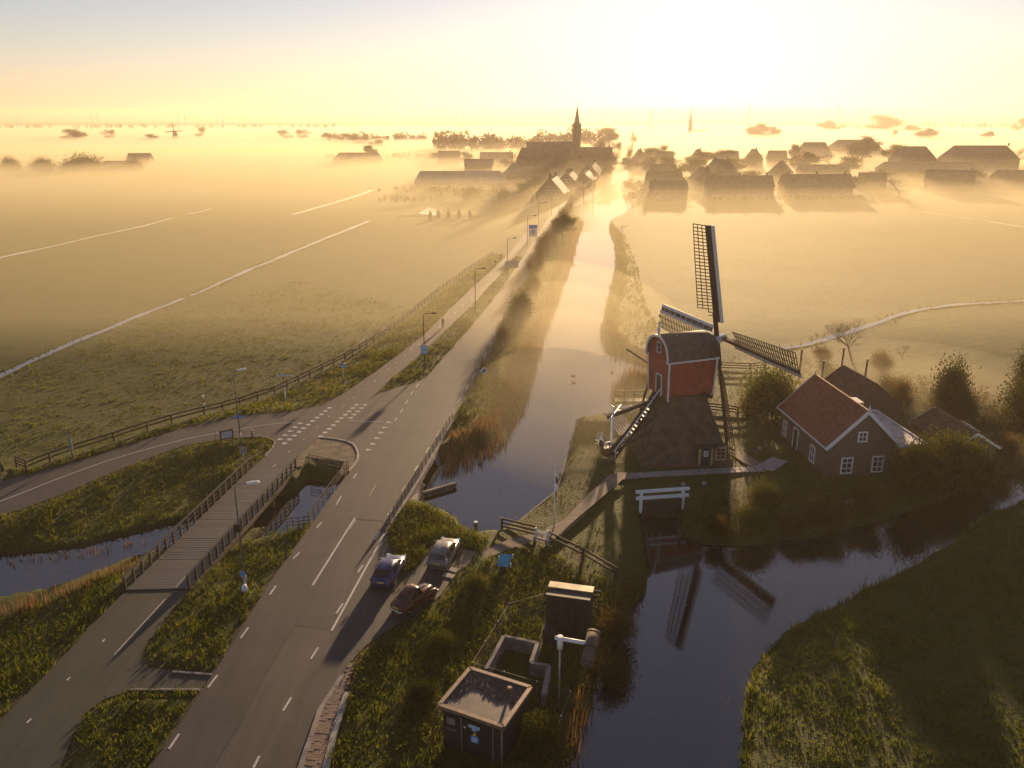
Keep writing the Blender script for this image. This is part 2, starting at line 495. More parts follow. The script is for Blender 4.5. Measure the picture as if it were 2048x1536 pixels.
# ------------------------------------------------------------------ water
def water_material():
    m, nt, N, L, b = new_mat("canal_water")
    geo = N.new("ShaderNodeNewGeometry")
    b.inputs["Base Color"].default_value = (0.012, 0.011, 0.010, 1)
    b.inputs["Roughness"].default_value = 0.035
    nr = N.new("ShaderNodeTexNoise"); nr.inputs["Scale"].default_value = 0.07; nr.inputs["Detail"].default_value = 5
    L.new(geo.outputs["Position"], nr.inputs["Vector"])
    rr = N.new("ShaderNodeMapRange"); rr.inputs[1].default_value = .42; rr.inputs[2].default_value = .62; rr.inputs[3].default_value = .02; rr.inputs[4].default_value = .11
    L.new(nr.outputs[0], rr.inputs[0]); L.new(rr.outputs[0], b.inputs["Roughness"])
    b.inputs["IOR"].default_value = 2.0
    mp = N.new("ShaderNodeMapping"); mp.inputs["Scale"].default_value = (1, 2.2, 1)
    L.new(geo.outputs["Position"], mp.inputs[0])
    n = N.new("ShaderNodeTexNoise"); n.inputs["Scale"].default_value = 2.2; n.inputs["Detail"].default_value = 3
    L.new(mp.outputs[0], n.inputs["Vector"])
    n2 = N.new("ShaderNodeTexNoise"); n2.inputs["Scale"].default_value = 0.12; n2.inputs["Detail"].default_value = 2
    L.new(geo.outputs["Position"], n2.inputs["Vector"])
    mu = N.new("ShaderNodeMath"); mu.operation = 'MULTIPLY'
    L.new(n.outputs[0], mu.inputs[0]); L.new(n2.outputs[0], mu.inputs[1])
    bp = N.new("ShaderNodeBump"); bp.inputs["Strength"].default_value = 0.10; bp.inputs["Distance"].default_value = 0.02
    L.new(mu.outputs[0], bp.inputs["Height"]); L.new(bp.outputs[0], b.inputs["Normal"])
    return m


M_WATER = water_material()


def grow(poly, d):
    c = []
    n = len(poly)
    area = sum(poly[i][0] * poly[(i + 1) % n][1] - poly[(i + 1) % n][0] * poly[i][1] for i in range(n))
    sg = 1 if area > 0 else -1
    for i in range(n):
        p, q, r = Vector(poly[i - 1]), Vector(poly[i]), Vector(poly[(i + 1) % n])
        e = ((q - p).normalized() + (r - q).normalized())
        if e.length < 1e-6: e = (r - q)
        e.normalize()
        c.append((q.x + e.y * d * sg, q.y - e.x * d * sg))
    return c


# one sheet under the whole basin: the banks rise through it
mb = MB(); mb.quad((-60, 18, WATER_Z), (70, 18, WATER_Z), (130, 120, WATER_Z), (-140, 120, WATER_Z)); 
mb.quad((-140, 120, WATER_Z), (130, 120, WATER_Z), (220, 760, WATER_Z), (-150, 760, WATER_Z))
tag(mb.build("water", M_WATER, recalc=False), "calm river, canal and mill pond", kind='structure')


def strip(pts, w0, w1, z, ragged=0.0):
    """a ribbon along a polyline"""
    m = MB(); n = len(pts); vs = []; fs = []
    for i, (x, y) in enumerate(pts):
        p = Vector(pts[max(i - 1, 0)]); q = Vector(pts[min(i + 1, n - 1)])
        d = (q - p).normalized(); s = Vector((-d.y, d.x))
        w = (w0 + (w1 - w0) * i / (n - 1)) / 2 * (1 + ragged * rnd.uniform(-1, .8))
        vs += [(x + s.x * w, y + s.y * w, z), (x - s.x * w, y - s.y * w, z)]
    for i in range(n - 1):
        fs.append((2 * i, 2 * i + 1, 2 * i + 3, 2 * i + 2))
    return m.add(vs, fs)


def resample(pts, step, jitter=0.0):
    out = []
    for (ax, ay), (bx, by) in zip(pts[:-1], pts[1:]):
        L_ = math.hypot(bx - ax, by - ay); k = max(1, int(L_ / step))
        for i in range(k):
            t = i / k
            out.append((ax + (bx - ax) * t + rnd.uniform(-jitter, jitter), ay + (by - ay) * t + rnd.uniform(-jitter, jitter)))
    out.append(pts[-1])
    return out


DITCHES = [
    ([(-71.82, 97.75), (-70.80, 108.78), (-70.53, 118.44), (-69.77, 127.31), (-67.26, 145.66), (-63.92, 166.53), (-62.24, 187.33), (-59.28, 210.47), (-54.96, 243.79), (-49.00, 286.06)], 1.7, 2.2),
    ([(-134.30, 192.49), (-130.36, 209.69), (-127.10, 230.07), (-124.64, 251.26), (-120.61, 273.91), (-120.32, 296.26)], 2.2, 1.6),
    ([(-80.15, 305.57), (-76.27, 333.39), (-71.86, 362.09), (-67.67, 409.65)], 3.0, 3.6),
    ([(-119.51, 308.80), (-117.86, 315.46), (-116.99, 325.99)], 1.5, 2.5),
    ([(-51.80, 543.58), (-42.57, 609.41), (-33.71, 685.16)], 3.5, 3.5),
    ([(-18.05, 910.06), (3.73, 1068.57), (24.98, 1192.88)], 4, 4),
    ([(41.29, 122.59), (44.56, 123.17), (48.92, 126.74), (55.93, 132.48), (62.37, 138.00), (69.68, 144.74), (76.48, 149.58), (82.60, 152.55), (91.35, 154.74), (100.07, 156.53)], 1.8, 1.6),
    ([(150.91, 311.79), (156.49, 298.88), (160.01, 285.55), (164.52, 264.47)], 1.4, 1.4),
]
for pts, w0, w1 in DITCHES:
    p2 = resample(pts, 3.2, 0.22)
    zz = np.array([gz(*q) for q in p2[::4]]).max() + 0.06
    tag(strip(p2, w0 * .72, w1 * .75, zz, .38).build("ditch_water", M_WATER, recalc=False), "narrow field ditch full of bright water", kind='structure')
mb = MB().sheet([(x + rnd.uniform(-1, 1), y + rnd.uniform(-3, 3)) for x, y in resample([(-33.74, 310.44), (-33.84, 322.40), (-31.65, 327.81), (-29.00, 324.19), (-26.36, 315.46), (-26.52, 303.97), (-29.14, 300.84), (-33.74, 310.44)], 4)][:-1], -0.55)
tag(mb.build("garden_pond_water", M_WATER, recalc=False), "small bright garden pond before the village", kind='structure')

# ------------------------------------------------------------------ haze and low mist
def haze_mat(name, dens, g, col=(.68, 0.58, 0.46)):
    m = bpy.data.materials.new(name); m.use_nodes = True
    nt = m.node_tree; nt.nodes.clear()
    o = nt.nodes.new("ShaderNodeOutputMaterial"); v = nt.nodes.new("ShaderNodeVolumePrincipled")
    v.inputs["Color"].default_value = (*col, 1); v.inputs["Density"].default_value = dens; v.inputs["Anisotropy"].default_value = g
    nt.links.new(v.outputs[0], o.inputs["Volume"])
    return m


mb = MB(); mb.box((0, 4480, 33.0), (24400, 9140, 74.0))
tag(mb.build("haze", haze_mat("morning_haze", HAZE_DENSITY, HAZE_G)), "thin golden morning haze over the polder", kind='stuff')

# ------------------------------------------------------------------ roads, kerbs, markings
def asphalt(name, c1, c2, crack=0.6):
    m, nt, N, L, b = new_mat(name)
    geo = N.new("ShaderNodeNewGeometry")
    def noise(s, d=4, r=0.6):
        n = N.new("ShaderNodeTexNoise"); n.inputs["Scale"].default_value = s; n.inputs["Detail"].default_value = d; n.inputs["Roughness"].default_value = r
        L.new(geo.outputs["Position"], n.inputs["Vector"]); return n
    def rng_(v, a, bb, t0=0, t1=1):
        r = N.new("ShaderNodeMapRange"); r.inputs[1].default_value = a; r.inputs[2].default_value = bb; r.inputs[3].default_value = t0; r.inputs[4].default_value = t1
        L.new(v, r.inputs[0]); return r.outputs[0]
    mx = N.new("ShaderNodeMix"); mx.data_type = 'RGBA'; mx.inputs[6].default_value = (*c1, 1); mx.inputs[7].default_value = (*c2, 1)
    L.new(rng_(noise(0.18, 6, 0.65).outputs[0], 0.35, 0.65), mx.inputs[0])
    m2 = N.new("ShaderNodeMix"); m2.data_type = 'RGBA'; m2.blend_type = 'MULTIPLY'; m2.inputs[0].default_value = 1
    L.new(mx.outputs[2], m2.inputs[6])
    g = N.new("ShaderNodeMix"); g.data_type = 'RGBA'; g.inputs[6].default_value = (0.72, 0.72, 0.72, 1); g.inputs[7].default_value = (1.28, 1.26, 1.22, 1)
    L.new(rng_(noise(14, 4, 0.8).outputs[0], 0.3, 0.7), g.inputs[0]); L.new(g.outputs[2], m2.inputs[7])
    wr = N.new("ShaderNodeMix"); wr.data_type = 'RGBA'; wr.blend_type = 'MULTIPLY'; wr.inputs[0].default_value = 1
    wc2 = N.new("ShaderNodeMix"); wc2.data_type = 'RGBA'; wc2.inputs[6].default_value = (0.66, 0.66, 0.67, 1); wc2.inputs[7].default_value = (1.22, 1.2, 1.18, 1)
    mpv = N.new("ShaderNodeMapping"); mpv.inputs["Rotation"].default_value = (0, 0, R(-32)); mpv.inputs["Scale"].default_value = (1.1, 0.09, 1)
    L.new(geo.outputs["Position"], mpv.inputs[0])
    nw = noise(1.0, 6, .7); L.new(mpv.outputs[0], nw.inputs["Vector"])
    L.new(rng_(nw.outputs[0], .32, .68), wc2.inputs[0])
    L.new(m2.outputs[2], wr.inputs[6]); L.new(wc2.outputs[2], wr.inputs[7])
    m2 = wr
    # wandering cracks
    nz = noise(0.7, 4)
    dv = N.new("ShaderNodeVectorMath"); dv.operation = 'MULTIPLY_ADD'; dv.inputs[1].default_value = (1.6, 1.6, 0)
    L.new(nz.outputs["Color"], dv.inputs[0]); L.new(geo.outputs["Position"], dv.inputs[2])
    vo = N.new("ShaderNodeTexVoronoi"); vo.feature = 'DISTANCE_TO_EDGE'; vo.inputs["Scale"].default_value = 0.16
    L.new(dv.outputs[0], vo.inputs["Vector"])
    ck = rng_(vo.outputs["Distance"], 0.0, 0.008, crack, 0)
    gate = N.new("ShaderNodeMath"); gate.operation = 'MULTIPLY'
    L.new(ck, gate.inputs[0]); L.new(rng_(noise(0.11, 2).outputs[0], 0.45, 0.6), gate.inputs[1])
    m3 = N.new("ShaderNodeMix"); m3.data_type = 'RGBA'; m3.inputs[7].default_value = (0.012, 0.012, 0.010, 1)
    L.new(gate.outputs[0], m3.inputs[0]); L.new(m2.outputs[2], m3.inputs[6])
    L.new(m3.outputs[2], b.inputs["Base Color"])
    b.inputs["Roughness"].default_value = 0.72
    b.inputs["Specular IOR Level"].default_value = 0.4
    bp = N.new("ShaderNodeBump"); bp.inputs["Strength"].default_value = 0.5; bp.inputs["Distance"].default_value = 0.01
    L.new(noise(45, 2).outputs[0], bp.inputs["Height"]); L.new(bp.outputs[0], b.inputs["Normal"])
    return m


M_ROAD = asphalt("asphalt", (0.056, 0.046, 0.050), (0.030, 0.025, 0.029))
M_CYCLE = asphalt("red_asphalt", (0.070, 0.042, 0.042), (0.050, 0.032, 0.034), 0.2)
M_LOW = asphalt("old_asphalt", (0.052, 0.050, 0.040), (0.040, 0.041, 0.031))
M_PARK = asphalt("parking_asphalt", (0.050, 0.046, 0.048), (0.036, 0.034, 0.038), 0.2)
M_PAINT = mat("road_paint", (0.64, 0.62, 0.58), 0.6, scale=7, bump=0.2, col2=(0.36, 0.34, 0.32))
M_KERB = mat("kerb_stone", (0.34, 0.30, 0.26), 0.8, var=0.2, scale=2, bump=0.3)
M_PAVER = mat("brick_paver", (0.17, 0.115, 0.085), 0.8, var=0.35, scale=1.5, bump=0.3)
M_SAND = mat("sandy_path", (0.20, 0.150, 0.11), 0.9, var=0.25, scale=0.8, bump=0.5, bscale=20)
M_SLAB = mat("concrete_slab", (0.33, 0.30, 0.28), 0.8, var=0.15, scale=1.2, bump=0.2)
M_CONC = mat("weathered_concrete", (0.24, 0.21, 0.19), 0.85, var=0.35, scale=0.9, bump=0.4, bscale=12)
M_WOOD = mat("dark_wood", (0.055, 0.038, 0.027), 0.75, var=0.4, scale=4, bump=0.4)
M_RAIL = mat("brown_steel", (0.020, 0.013, 0.011), 0.6, var=0.25, scale=6)
M_DECKW = mat("grey_deck_wood", (0.085, 0.076, 0.074), 0.6, var=0.2, scale=.5, bump=0.3)
M_WHITE = mat("white_paint", (0.78, 0.78, 0.76), 0.5, var=0.06, scale=3)
M_BLACK = mat("black_paint", (0.015, 0.014, 0.014), 0.5, var=0.3, scale=5)
M_STEEL = mat("galvanised_steel", (0.30, 0.30, 0.30), 0.45, metal=0.6, var=0.15, scale=6)
M_LAMPC = mat("lamp_housing", (0.70, 0.71, 0.72), 0.4, var=0.05)
M_GLASS_DARK = mat("window_glass", (0.03, 0.032, 0.035), 0.06, var=0.3, scale=1, spec=0.9)

road = MB().sheet(MAIN_ROAD, 0.0).build("road", M_ROAD, recalc=False)
tag(road, "worn asphalt dike road and its junction", kind='structure')
cyc = MB().sheet(CYCLE_PATH, 0.008).build("cycle_path", M_CYCLE, recalc=False)
tag(cyc, "reddish asphalt cycle path along the dike", kind='structure')
low = MB().sheet(LOW_PATH, 0.004).build("lane", M_LOW, recalc=False)
tag(low, "worn lane leading off the timber bridge", kind='structure')
park = MB().sheet(PARKING, 0.004).build("parking_lay_by", M_PARK, recalc=False)
tag(park, "asphalt lay-by beside the dike road", kind='structure')
bs = MB().sheet(BRICK_STRIP, 0.006).build("brick_pavement", M_PAVER, recalc=False)
tag(bs, "brick pavement strip along the lay-by", kind='structure')
tag(MB().sheet(SANDY_PATH, 0.012).build("sandy_path", M_SAND, recalc=False), "trodden sandy path to the white gate", kind='structure')

# far end of the road among the village houses
FAR_ROAD = [(19.26, 337.11), (29.46, 449.53), (39.35, 530.93), (50.77, 613.77), (53.29, 613.77), (41.38, 516.94), (33.72, 446.09), (22.61, 333.20)]
tag(MB().sheet(FAR_ROAD, 0.02).build("village_road", M_ROAD, recalc=False), "road running on into the village", kind='structure')


def inside(p, poly):
    return sdist(np.array([p]), poly)[0] < 0


# loose bricks of the pavement strip, the nearest rows one by one
axis = (Vector((-11.05, 39.82)) - Vector((-11.54, 35.23))).normalized()
side = Vector((axis.y, -axis.x))
p0 = Vector((-11.46, 34.89))
me_p = MB().box((0, 0, 0.035), (0.335, 0.19, 0.07)).mesh("paver", M_PAVER)
cnt = 0
for i in range(0, 75):
    for j in range(-3, 16):
        q = p0 + axis * (i * 0.205) + side * (j * 0.35 + (0.175 if i % 2 else 0))
        if inside((q.x, q.y), BRICK_STRIP) and sdist(np.array([(q.x, q.y)]), BRICK_STRIP)[0] < -0.06 and cnt < 300:
            o = link("paver", me_p, bs)
            o.location = (q.x, q.y, 0.0 + rnd.uniform(-0.012, 0.01))
            o.rotation_euler = (rnd.uniform(-.02, .02), rnd.uniform(-.02, .02), math.atan2(side.y, side.x) + rnd.uniform(-.03, .03))
            cnt += 1


def kerb(pts, w, h, z, parent, n_max=200, m=M_KERB, name="kerbstone", step=1.0):
    pts = resample(pts, step)
    for a, b in zip(pts[:-1], pts[1:]):
        d = (Vector(b) - Vector(a)); L_ = d.length
        if L_ < 0.05: continue
        d.normalize(); g = 0.012
        p = Vector(a) + d * g; q = Vector(b) - d * g
        MB().bar((p.x, p.y, z + h / 2), (q.x, q.y, z + h / 2), w, h).build(name, m, parent)


kerb([(-11.48, 34.55), (-11.46, 36.08), (-11.39, 40.67), (-10.69, 43.80)], 0.3, 0.13, -0.04, bs, m=M_CONC, step=1.0)
# light slabs along the outer side of the brick strip and at the mouth of the sandy path
kerb([(-9.81, 32.61), (-10.08, 36.08), (-10.17, 38.91), (-10.10, 42.19)], 0.36, 0.16, -0.05, bs, m=M_SLAB, step=0.75)
for (x, y) in [(-4.63, 56.58), (-4.84, 55.70)]:
    MB().box((x, y, 0.03), (0.9, 0.55, 0.08), R(-25)).build("kerbstone", M_SLAB, bs)
# rounded kerb of the junction island
ISLAND = [(-22.19, 79.87), (-21.06, 84.24), (-18.09, 83.07), (-16.73, 81.79), (-15.98, 78.81), (-16.21, 75.89), (-16.39, 74.20), (-17.07, 74.67), (-17.13, 77.51), (-21.34, 78.94), (-21.18, 76.38), (-22.18, 76.13)]
isl = MB().prism(ISLAND, -0.06, 0.07).build("paved_island", mat("mossy_brick", (0.12, 0.085, 0.055), 0.9, var=0.5, scale=1.2, bump=0.8, bscale=9))
tag(isl, "mossy brick corner island beside the railing", kind='structure')
kerb([(-20.95, 84.24), (-19.22, 83.80), (-17.88, 83.07), (-17.10, 82.36), (-16.57, 81.24), (-16.09, 79.74), (-15.87, 77.90), (-16.00, 76.38), (-16.17, 75.15)], 0.2, 0.2, -0.06, isl, step=1.0)
kerb([(-31.62, 83.65), (-29.88, 84.39), (-27.77, 84.69), (-26.51, 84.09), (-25.68, 83.07), (-25.47, 81.51), (-25.66, 79.20)], 0.14, 0.12, -0.04, road, m=M_CONC, step=1.2)
kerb([(-21.57, 44.20), (-18.96, 43.90)], 0.14, 0.12, -0.04, low, m=M_CONC, step=1.2)
kerb([(-23.51, 42.47), (-19.20, 42.47)], 0.14, 0.12, -0.04, low, m=M_CONC, step=1.2)

M_PATCH = asphalt("asphalt_light", (0.068, 0.056, 0.054), (0.048, 0.040, 0.040), .3)
M_SEAM = mat("tar_seam", (0.016, 0.014, 0.014), .5, var=.3)
MB().sheet([(-15.10, 49.17), (-12.35, 48.58), (-12.93, 42.01), (-13.31, 39.40), (-13.52, 36.08), (-13.65, 32.61), (-16.16, 32.61), (-16.15, 36.08), (-15.84, 39.40), (-15.65, 42.94)], 0.005).build("asphalt_patch", M_PATCH, road, recalc=False)
MB().sheet([(-21.13, 84.54), (-18.15, 83.36), (-17.79, 96.97), (-20.70, 96.59), (-22.09, 91.56), (-23.11, 83.65)], 0.004).build("asphalt_patch", M_CYCLE, road, recalc=False)
for pts in ([(-13.86, 64.46), (-14.54, 54.77), (-15.10, 49.17), (-15.65, 42.94), (-15.84, 39.40), (-16.15, 36.08), (-16.16, 32.61)], [(-15.11, 49.23), (-12.36, 48.64)], [(-19.73, 80.14), (-18.07, 89.54), (-16.56, 97.93)], [(-14.24, 65.31), (-11.08, 64.74)], [(-9.63, 105.14), (-4.57, 104.05)], [(-12.81, 73.26), (-12.02, 82.22), (-10.63, 95.10), (-8.62, 109.71)]):
    strip(resample(pts, 1.5, .06), .07, .07, 0.009, .5).build("tar_seam", M_SEAM, road, recalc=False)

# painted markings, each stroke a piece of its road
ZM = 0.016


def stroke(a, b, w, parent=road, z=ZM):
    a, b = Vector(a), Vector(b)
    d = (b - a).normalized(); s = Vector((-d.y, d.x)) * w / 2
    MB().add([(a.x - s.x, a.y - s.y, z), (a.x + s.x, a.y + s.y, z), (b.x + s.x, b.y + s.y, z), (b.x - s.x, b.y - s.y, z)], [(3, 2, 1, 0)]).build("marking", M_PAINT, parent, recalc=False)


def strokes(pairs, w, parent=road):
    for i in range(0, len(pairs), 2):
        stroke(pairs[i], pairs[i + 1], w, parent)


# edge dashes on the west side, centre line, edge line of the lay-by
strokes([(-14.01, 36.08), (-13.94, 36.96), (-19.14, 37.49), (-19.03, 38.67), (-18.79, 42.70), (-18.61, 43.90), (-18.36, 47.73), (-18.20, 48.99), (-17.88, 53.05), (-17.74, 54.28), (-17.46, 58.25), (-17.20, 59.28), (-16.76, 63.46), (-16.55, 64.46), (-15.98, 67.85), (-15.87, 69.61), (-15.49, 73.61), (-15.32, 74.79)], 0.14)
strokes([(-15.01, 54.35), (-13.80, 65.31)], 0.16)
strokes([(-12.38, 48.58), (-10.79, 62.48)], 0.16)
strokes([(-13.60, 40.58), (-13.40, 41.78), (-13.08, 45.52), (-12.89, 46.74), (-12.48, 50.61), (-12.25, 51.94), (-11.92, 56.21), (-11.72, 57.33), (-11.41, 61.35), (-11.21, 62.74), (-11.01, 65.78), (-10.79, 67.05), (-10.35, 70.69), (-10.13, 72.01), (-9.70, 75.40), (-9.50, 76.75), (-9.01, 80.01), (-8.80, 81.65), (-8.33, 84.84), (-8.07, 86.35), (-7.24, 91.22), (-7.06, 92.95), (-6.65, 95.84), (-6.45, 97.74), (-5.97, 100.50), (-5.77, 102.77), (-5.30, 105.58), (-5.08, 108.07), (-4.70, 110.67), (-4.50, 112.88)], 0.14)
strokes([(-4.10, 115.95), (-3.87, 118.36), (-3.46, 122.29), (-3.20, 124.65), (-2.89, 128.35), (-2.70, 130.93)], 0.14)
# west edge beyond the junction
strokes([(-13.59, 89.38), (-13.45, 90.54), (-13.32, 92.25), (-13.14, 93.66), (-13.06, 95.47), (-12.93, 96.97), (-12.85, 98.90), (-12.69, 100.30), (-12.49, 101.94), (-12.32, 103.41), (-11.93, 105.36), (-11.73, 106.70), (-11.33, 110.43), (-11.14, 112.13), (-10.86, 114.65), (-10.72, 116.48), (-10.42, 119.18), (-10.28, 121.15), (-9.90, 124.35), (-9.80, 126.17), (-9.48, 129.62), (-9.34, 131.25), (-8.91, 134.98), (-8.77, 136.73), (-8.26, 141.51), (-8.10, 143.43), (-7.61, 148.24), (-7.44, 150.33), (-6.87, 154.69), (-6.68, 156.95), (-5.85, 164.15), (-5.63, 166.68)], 0.13)
# hatched lane line of the branch road and the stop-side line
brl = [(-46.92, 68.57), (-45.98, 70.15), (-44.55, 72.92), (-43.30, 75.03), (-41.75, 77.51), (-39.92, 79.74), (-38.10, 81.65), (-35.49, 84.09), (-32.59, 85.89), (-29.71, 87.45), (-27.47, 88.57), (-25.01, 89.05)]
for a, b in zip(brl[:-1], brl[1:]): stroke(a, b, 0.12)
strokes([(-18.99, 89.54), (-14.78, 89.22)], 0.13)
# faint old lines
strokes([(-13.29, 69.72), (-13.02, 72.12), (-13.86, 63.28), (-13.64, 64.93)], 0.05)


def block(px, w, l, a, z=ZM):
    x, y = px
    MB().box((x, y, z - 0.002), (w, l, 0.006), a).build("marking", M_PAINT, road)


# two rows of crossing blocks (fitted by their ends)
rowa = (Vector((-24.54, 82.64)), Vector((-22.08, 94.02)))
rowb = (Vector((-21.11, 84.69)), Vector((-19.01, 95.10)))
for (p, q), n in ((rowa, 11), (rowb, 10)):
    d = q - p; an = math.atan2(d.y, d.x)
    for i in range(n):
        c = p + d * (i / (n - 1))
        block((c.x, c.y), 0.55, 0.5, an)


def shark(c, an, s=0.55):
    x, y = c
    ca, sa = math.cos(an), math.sin(an)
    vs = []
    for u, v in ((-0.55 * s, -0.35), (-0.55 * s, 0.35), (0.75 * s, 0)):
        vs.append((x + u * ca - v * sa, y + u * sa + v * ca, ZM))
    MB().add(vs, [(0, 2, 1)]).build("marking", M_PAINT, road, recalc=False)


dx_ = math.atan2((rowa[1] - rowa[0]).y, (rowa[1] - rowa[0]).x)
for t in range(5):
    p = Vector((-25.28, 83.80)).lerp(Vector((-24.29, 88.73)), t / 4); shark(p, dx_ - PI / 2)
    p = Vector((-18.95, 90.54)).lerp(Vector((-18.03, 95.10)), t / 4); shark(p, dx_ + PI / 2)
for t in range(6):
    p = Vector((-15.12, 80.82)).lerp(Vector((-14.18, 89.05)), t / 5); shark(p, math.atan2((Vector((-14.18, 89.05)) - Vector((-15.12, 80.82))).y, (Vector((-14.18, 89.05)) - Vector((-15.12, 80.82))).x) - PI / 2)
# small dashes of the cycle path centre line
for (p, q) in zip([(-24.05, 76.38), (-23.51, 80.14), (-22.79, 83.65), (-22.13, 87.29), (-21.47, 90.88), (-20.63, 94.38), (-19.92, 97.74), (-18.95, 100.91), (-18.32, 104.27), (-17.28, 109.95), (-16.55, 112.88), (-15.89, 116.75), (-15.25, 120.02), (-14.42, 122.88), (-13.26, 127.72), (-12.11, 133.94), (-10.19, 144.21), (-9.20, 150.33), (-7.96, 157.42)], [(-23.97, 77.01), (-23.41, 80.55), (-22.69, 83.95), (-22.03, 87.61), (-21.43, 91.22), (-20.52, 94.74), (-19.80, 98.12), (-18.83, 101.32), (-18.23, 104.92), (-17.21, 110.43), (-16.48, 113.38), (-15.81, 117.28), (-15.16, 120.58), (-14.33, 123.46), (-13.16, 128.35), (-12.00, 134.63), (-10.16, 145.00), (-9.16, 151.18), (-7.90, 158.35)]):
    stroke(p, q, 0.12, cyc, 0.022)
strokes([(-27.50, 47.34), (-27.49, 47.67), (-27.85, 43.37), (-27.81, 43.66), (-28.23, 39.57), (-28.17, 39.94)], 0.12, low)
strokes([(-26.08, 45.93), (-25.34, 52.53)], 0.07, low)
for a_, b_ in (((585,905), (548,945)),):
    pass

# mill path of slabs, piece by piece
mp = MB().sheet(MILL_PATH, -0.30).build("mill_path", M_SAND, recalc=False)
tag(mp, "pale slab path in front of the mill", kind='structure')
ctr = resample([(10.45, 74.49), (13.21, 75.08), (18.82, 75.80), (22.96, 76.29), (25.34, 76.54)], 0.62)
for a_, b_ in zip(ctr[:-1], ctr[1:]):
    a_, b_ = Vector(a_), Vector(b_); c = (a_ + b_) / 2; d = b_ - a_
    an = math.atan2(d.y, d.x)
    for k in (-0.3, 0.3):
        n_ = Vector((-d.y, d.x)).normalized() * k
        MB().box((c.x + n_.x, c.y + n_.y, -0.27 + rnd.uniform(-.008, .008)), (0.6, 0.57, 0.08), an + rnd.uniform(-.02, .02)).build("paving_slab", M_SLAB, mp)
a_, b_ = Vector((25.44, 76.54)), Vector((27.81, 78.96))
d = b_ - a_; an = math.atan2(d.y, d.x)
for i in range(5):
    for k in (-0.6, 0, 0.6):
        c = a_ + d * ((i + .5) / 5) + Vector((-d.y, d.x)).normalized() * k
        MB().box((c.x, c.y, -0.27 + rnd.uniform(-.01, .01)), (d.length / 5 - .03, 0.57, 0.08), an).build("paving_slab", M_SLAB, mp)
# path from the white gate up to the mill
tag(strip(resample([(3.44, 62.59), (5.59, 65.99), (8.09, 71.10), (10.32, 75.10)], 1.5, 0.05), 1.3, 1.2, -0.27).build("garden_path", M_SAND, recalc=False), "trodden garden path up to the mill", kind='structure')
tag(strip(resample([(23.69, 81.10), (24.55, 78.44), (25.55, 76.54)], 1.0), 1.6, 1.6, -0.28).build("garden_path", M_SAND, recalc=False), "worn path between mill and house", kind='structure')

# ------------------------------------------------------------------ timber bridge
bd = thing("timber_bridge", "long timber bridge with brown railings and ridged plank deck", "bridge", (*(-25.22, 64.00), 0.0))
A0, A1 = Vector((-28.74, 53.66)), Vector((-26.09, 76.13))
B0, B1 = Vector((-24.09, 53.87)), Vector((-21.61, 75.89))
me_cache = {}
NPL = 118
W_ = (B0 - A0).length
d = ((A1 - A0).normalized() + (B1 - B0).normalized()).normalized()
for i in range(NPL):
    t = (i + .5) / NPL
    a_ = A0.lerp(A1, t); b_ = B0.lerp(B1, t)
    c = (a_ + b_) / 2; s = b_ - a_
    an = math.atan2(s.y, s.x)
    k = 'p'
    wd = (A1 - A0).length / NPL - 0.014
    if k not in me_cache:
        me_cache[k] = MB().box((0, 0, 0), (1, 1, 0.05)).mesh("plank", M_DECKW)
    o = link("plank", me_cache[k], bd)
    ox, oy, oz = ORIGIN[bd.name]
    o.location = (c.x - ox, c.y - oy, 0.05 + (0.005 if i % 2 else 0) + rnd.uniform(-.004, .004))
    o.rotation_euler = (0, 0, an); o.scale = (s.length, wd * abs(math.sin(math.atan2(d.y, d.x) - an)), 1)
for E0, E1 in ((A0, A1), (B0, B1)):
    MB().bar((E0.x, E0.y, -0.18), (E1.x, E1.y, -0.18), 0.25, 0.4).build("girder", M_WOOD, bd)
    nposts = 20
    for i in range(nposts):
        p = E0.lerp(E1, i / (nposts - 1))
        MB().bar((p.x, p.y, -0.15), (p.x, p.y, 1.18), 0.15).build("post", M_RAIL, bd)
    for z, w in ((1.22, 0.17), (0.82, 0.10), (0.45, 0.10)):
        q0 = E0 + (E0 - E1).normalized() * 0.2; q1 = E1 + (E1 - E0).normalized() * 0.2
        MB().bar((q0.x, q0.y, z), (q1.x, q1.y, z), w, 0.07).build("rail", M_RAIL, bd)
for t in (0.3, 0.5, 0.72):
    for E0, E1 in ((A0, A1), (B0, B1)):
        p = E0.lerp(E1, t)
        MB().tube([(p.x, p.y, -2.2), (p.x, p.y, -0.3)], 0.16, 8).build("pile", M_WOOD, bd)
q = [(-25.15, 54.00), (-24.95, 55.48)]
MB().bar((*q[0], 0.06), (*q[1], 0.12), 0.12, 0.05).build("edge_board", M_SLAB, bd)

# ------------------------------------------------------------------ road bridge (concrete) with railings
rb = thing("road_bridge", "concrete road bridge with dark brown steel railing above the river", "bridge", (*(-8.44, 73.26), 0.0))
E = resample([(-10.59, 64.37), (-8.87, 75.03), (-6.94, 90.21)], 50)
p, m_, q = Vector((-10.59, 64.37)), Vector((-8.89, 75.28)), Vector((-6.94, 90.21))
fas = MB()
for a_, b_ in ((p, m_), (m_, q)):
    fas.bar((a_.x, a_.y, -0.28), (b_.x, b_.y, -0.28), 0.5, 0.62)
fas.build("parapet", M_CONC, rb)
for i in range(19):
    t = i / 18 * 2
    c = p.lerp(m_, t) if t <= 1 else m_.lerp(q, t - 1)
    MB().bar((c.x, c.y, 0.0), (c.x, c.y, 1.05), 0.07).build("post", M_RAIL, rb)
for z in (1.07, 0.72, 0.40):
    for a_, b_ in ((p, m_), (m_, q)):
        MB().bar((a_.x, a_.y, z), (b_.x, b_.y, z), 0.07, 0.06).build("rail", M_RAIL, rb)
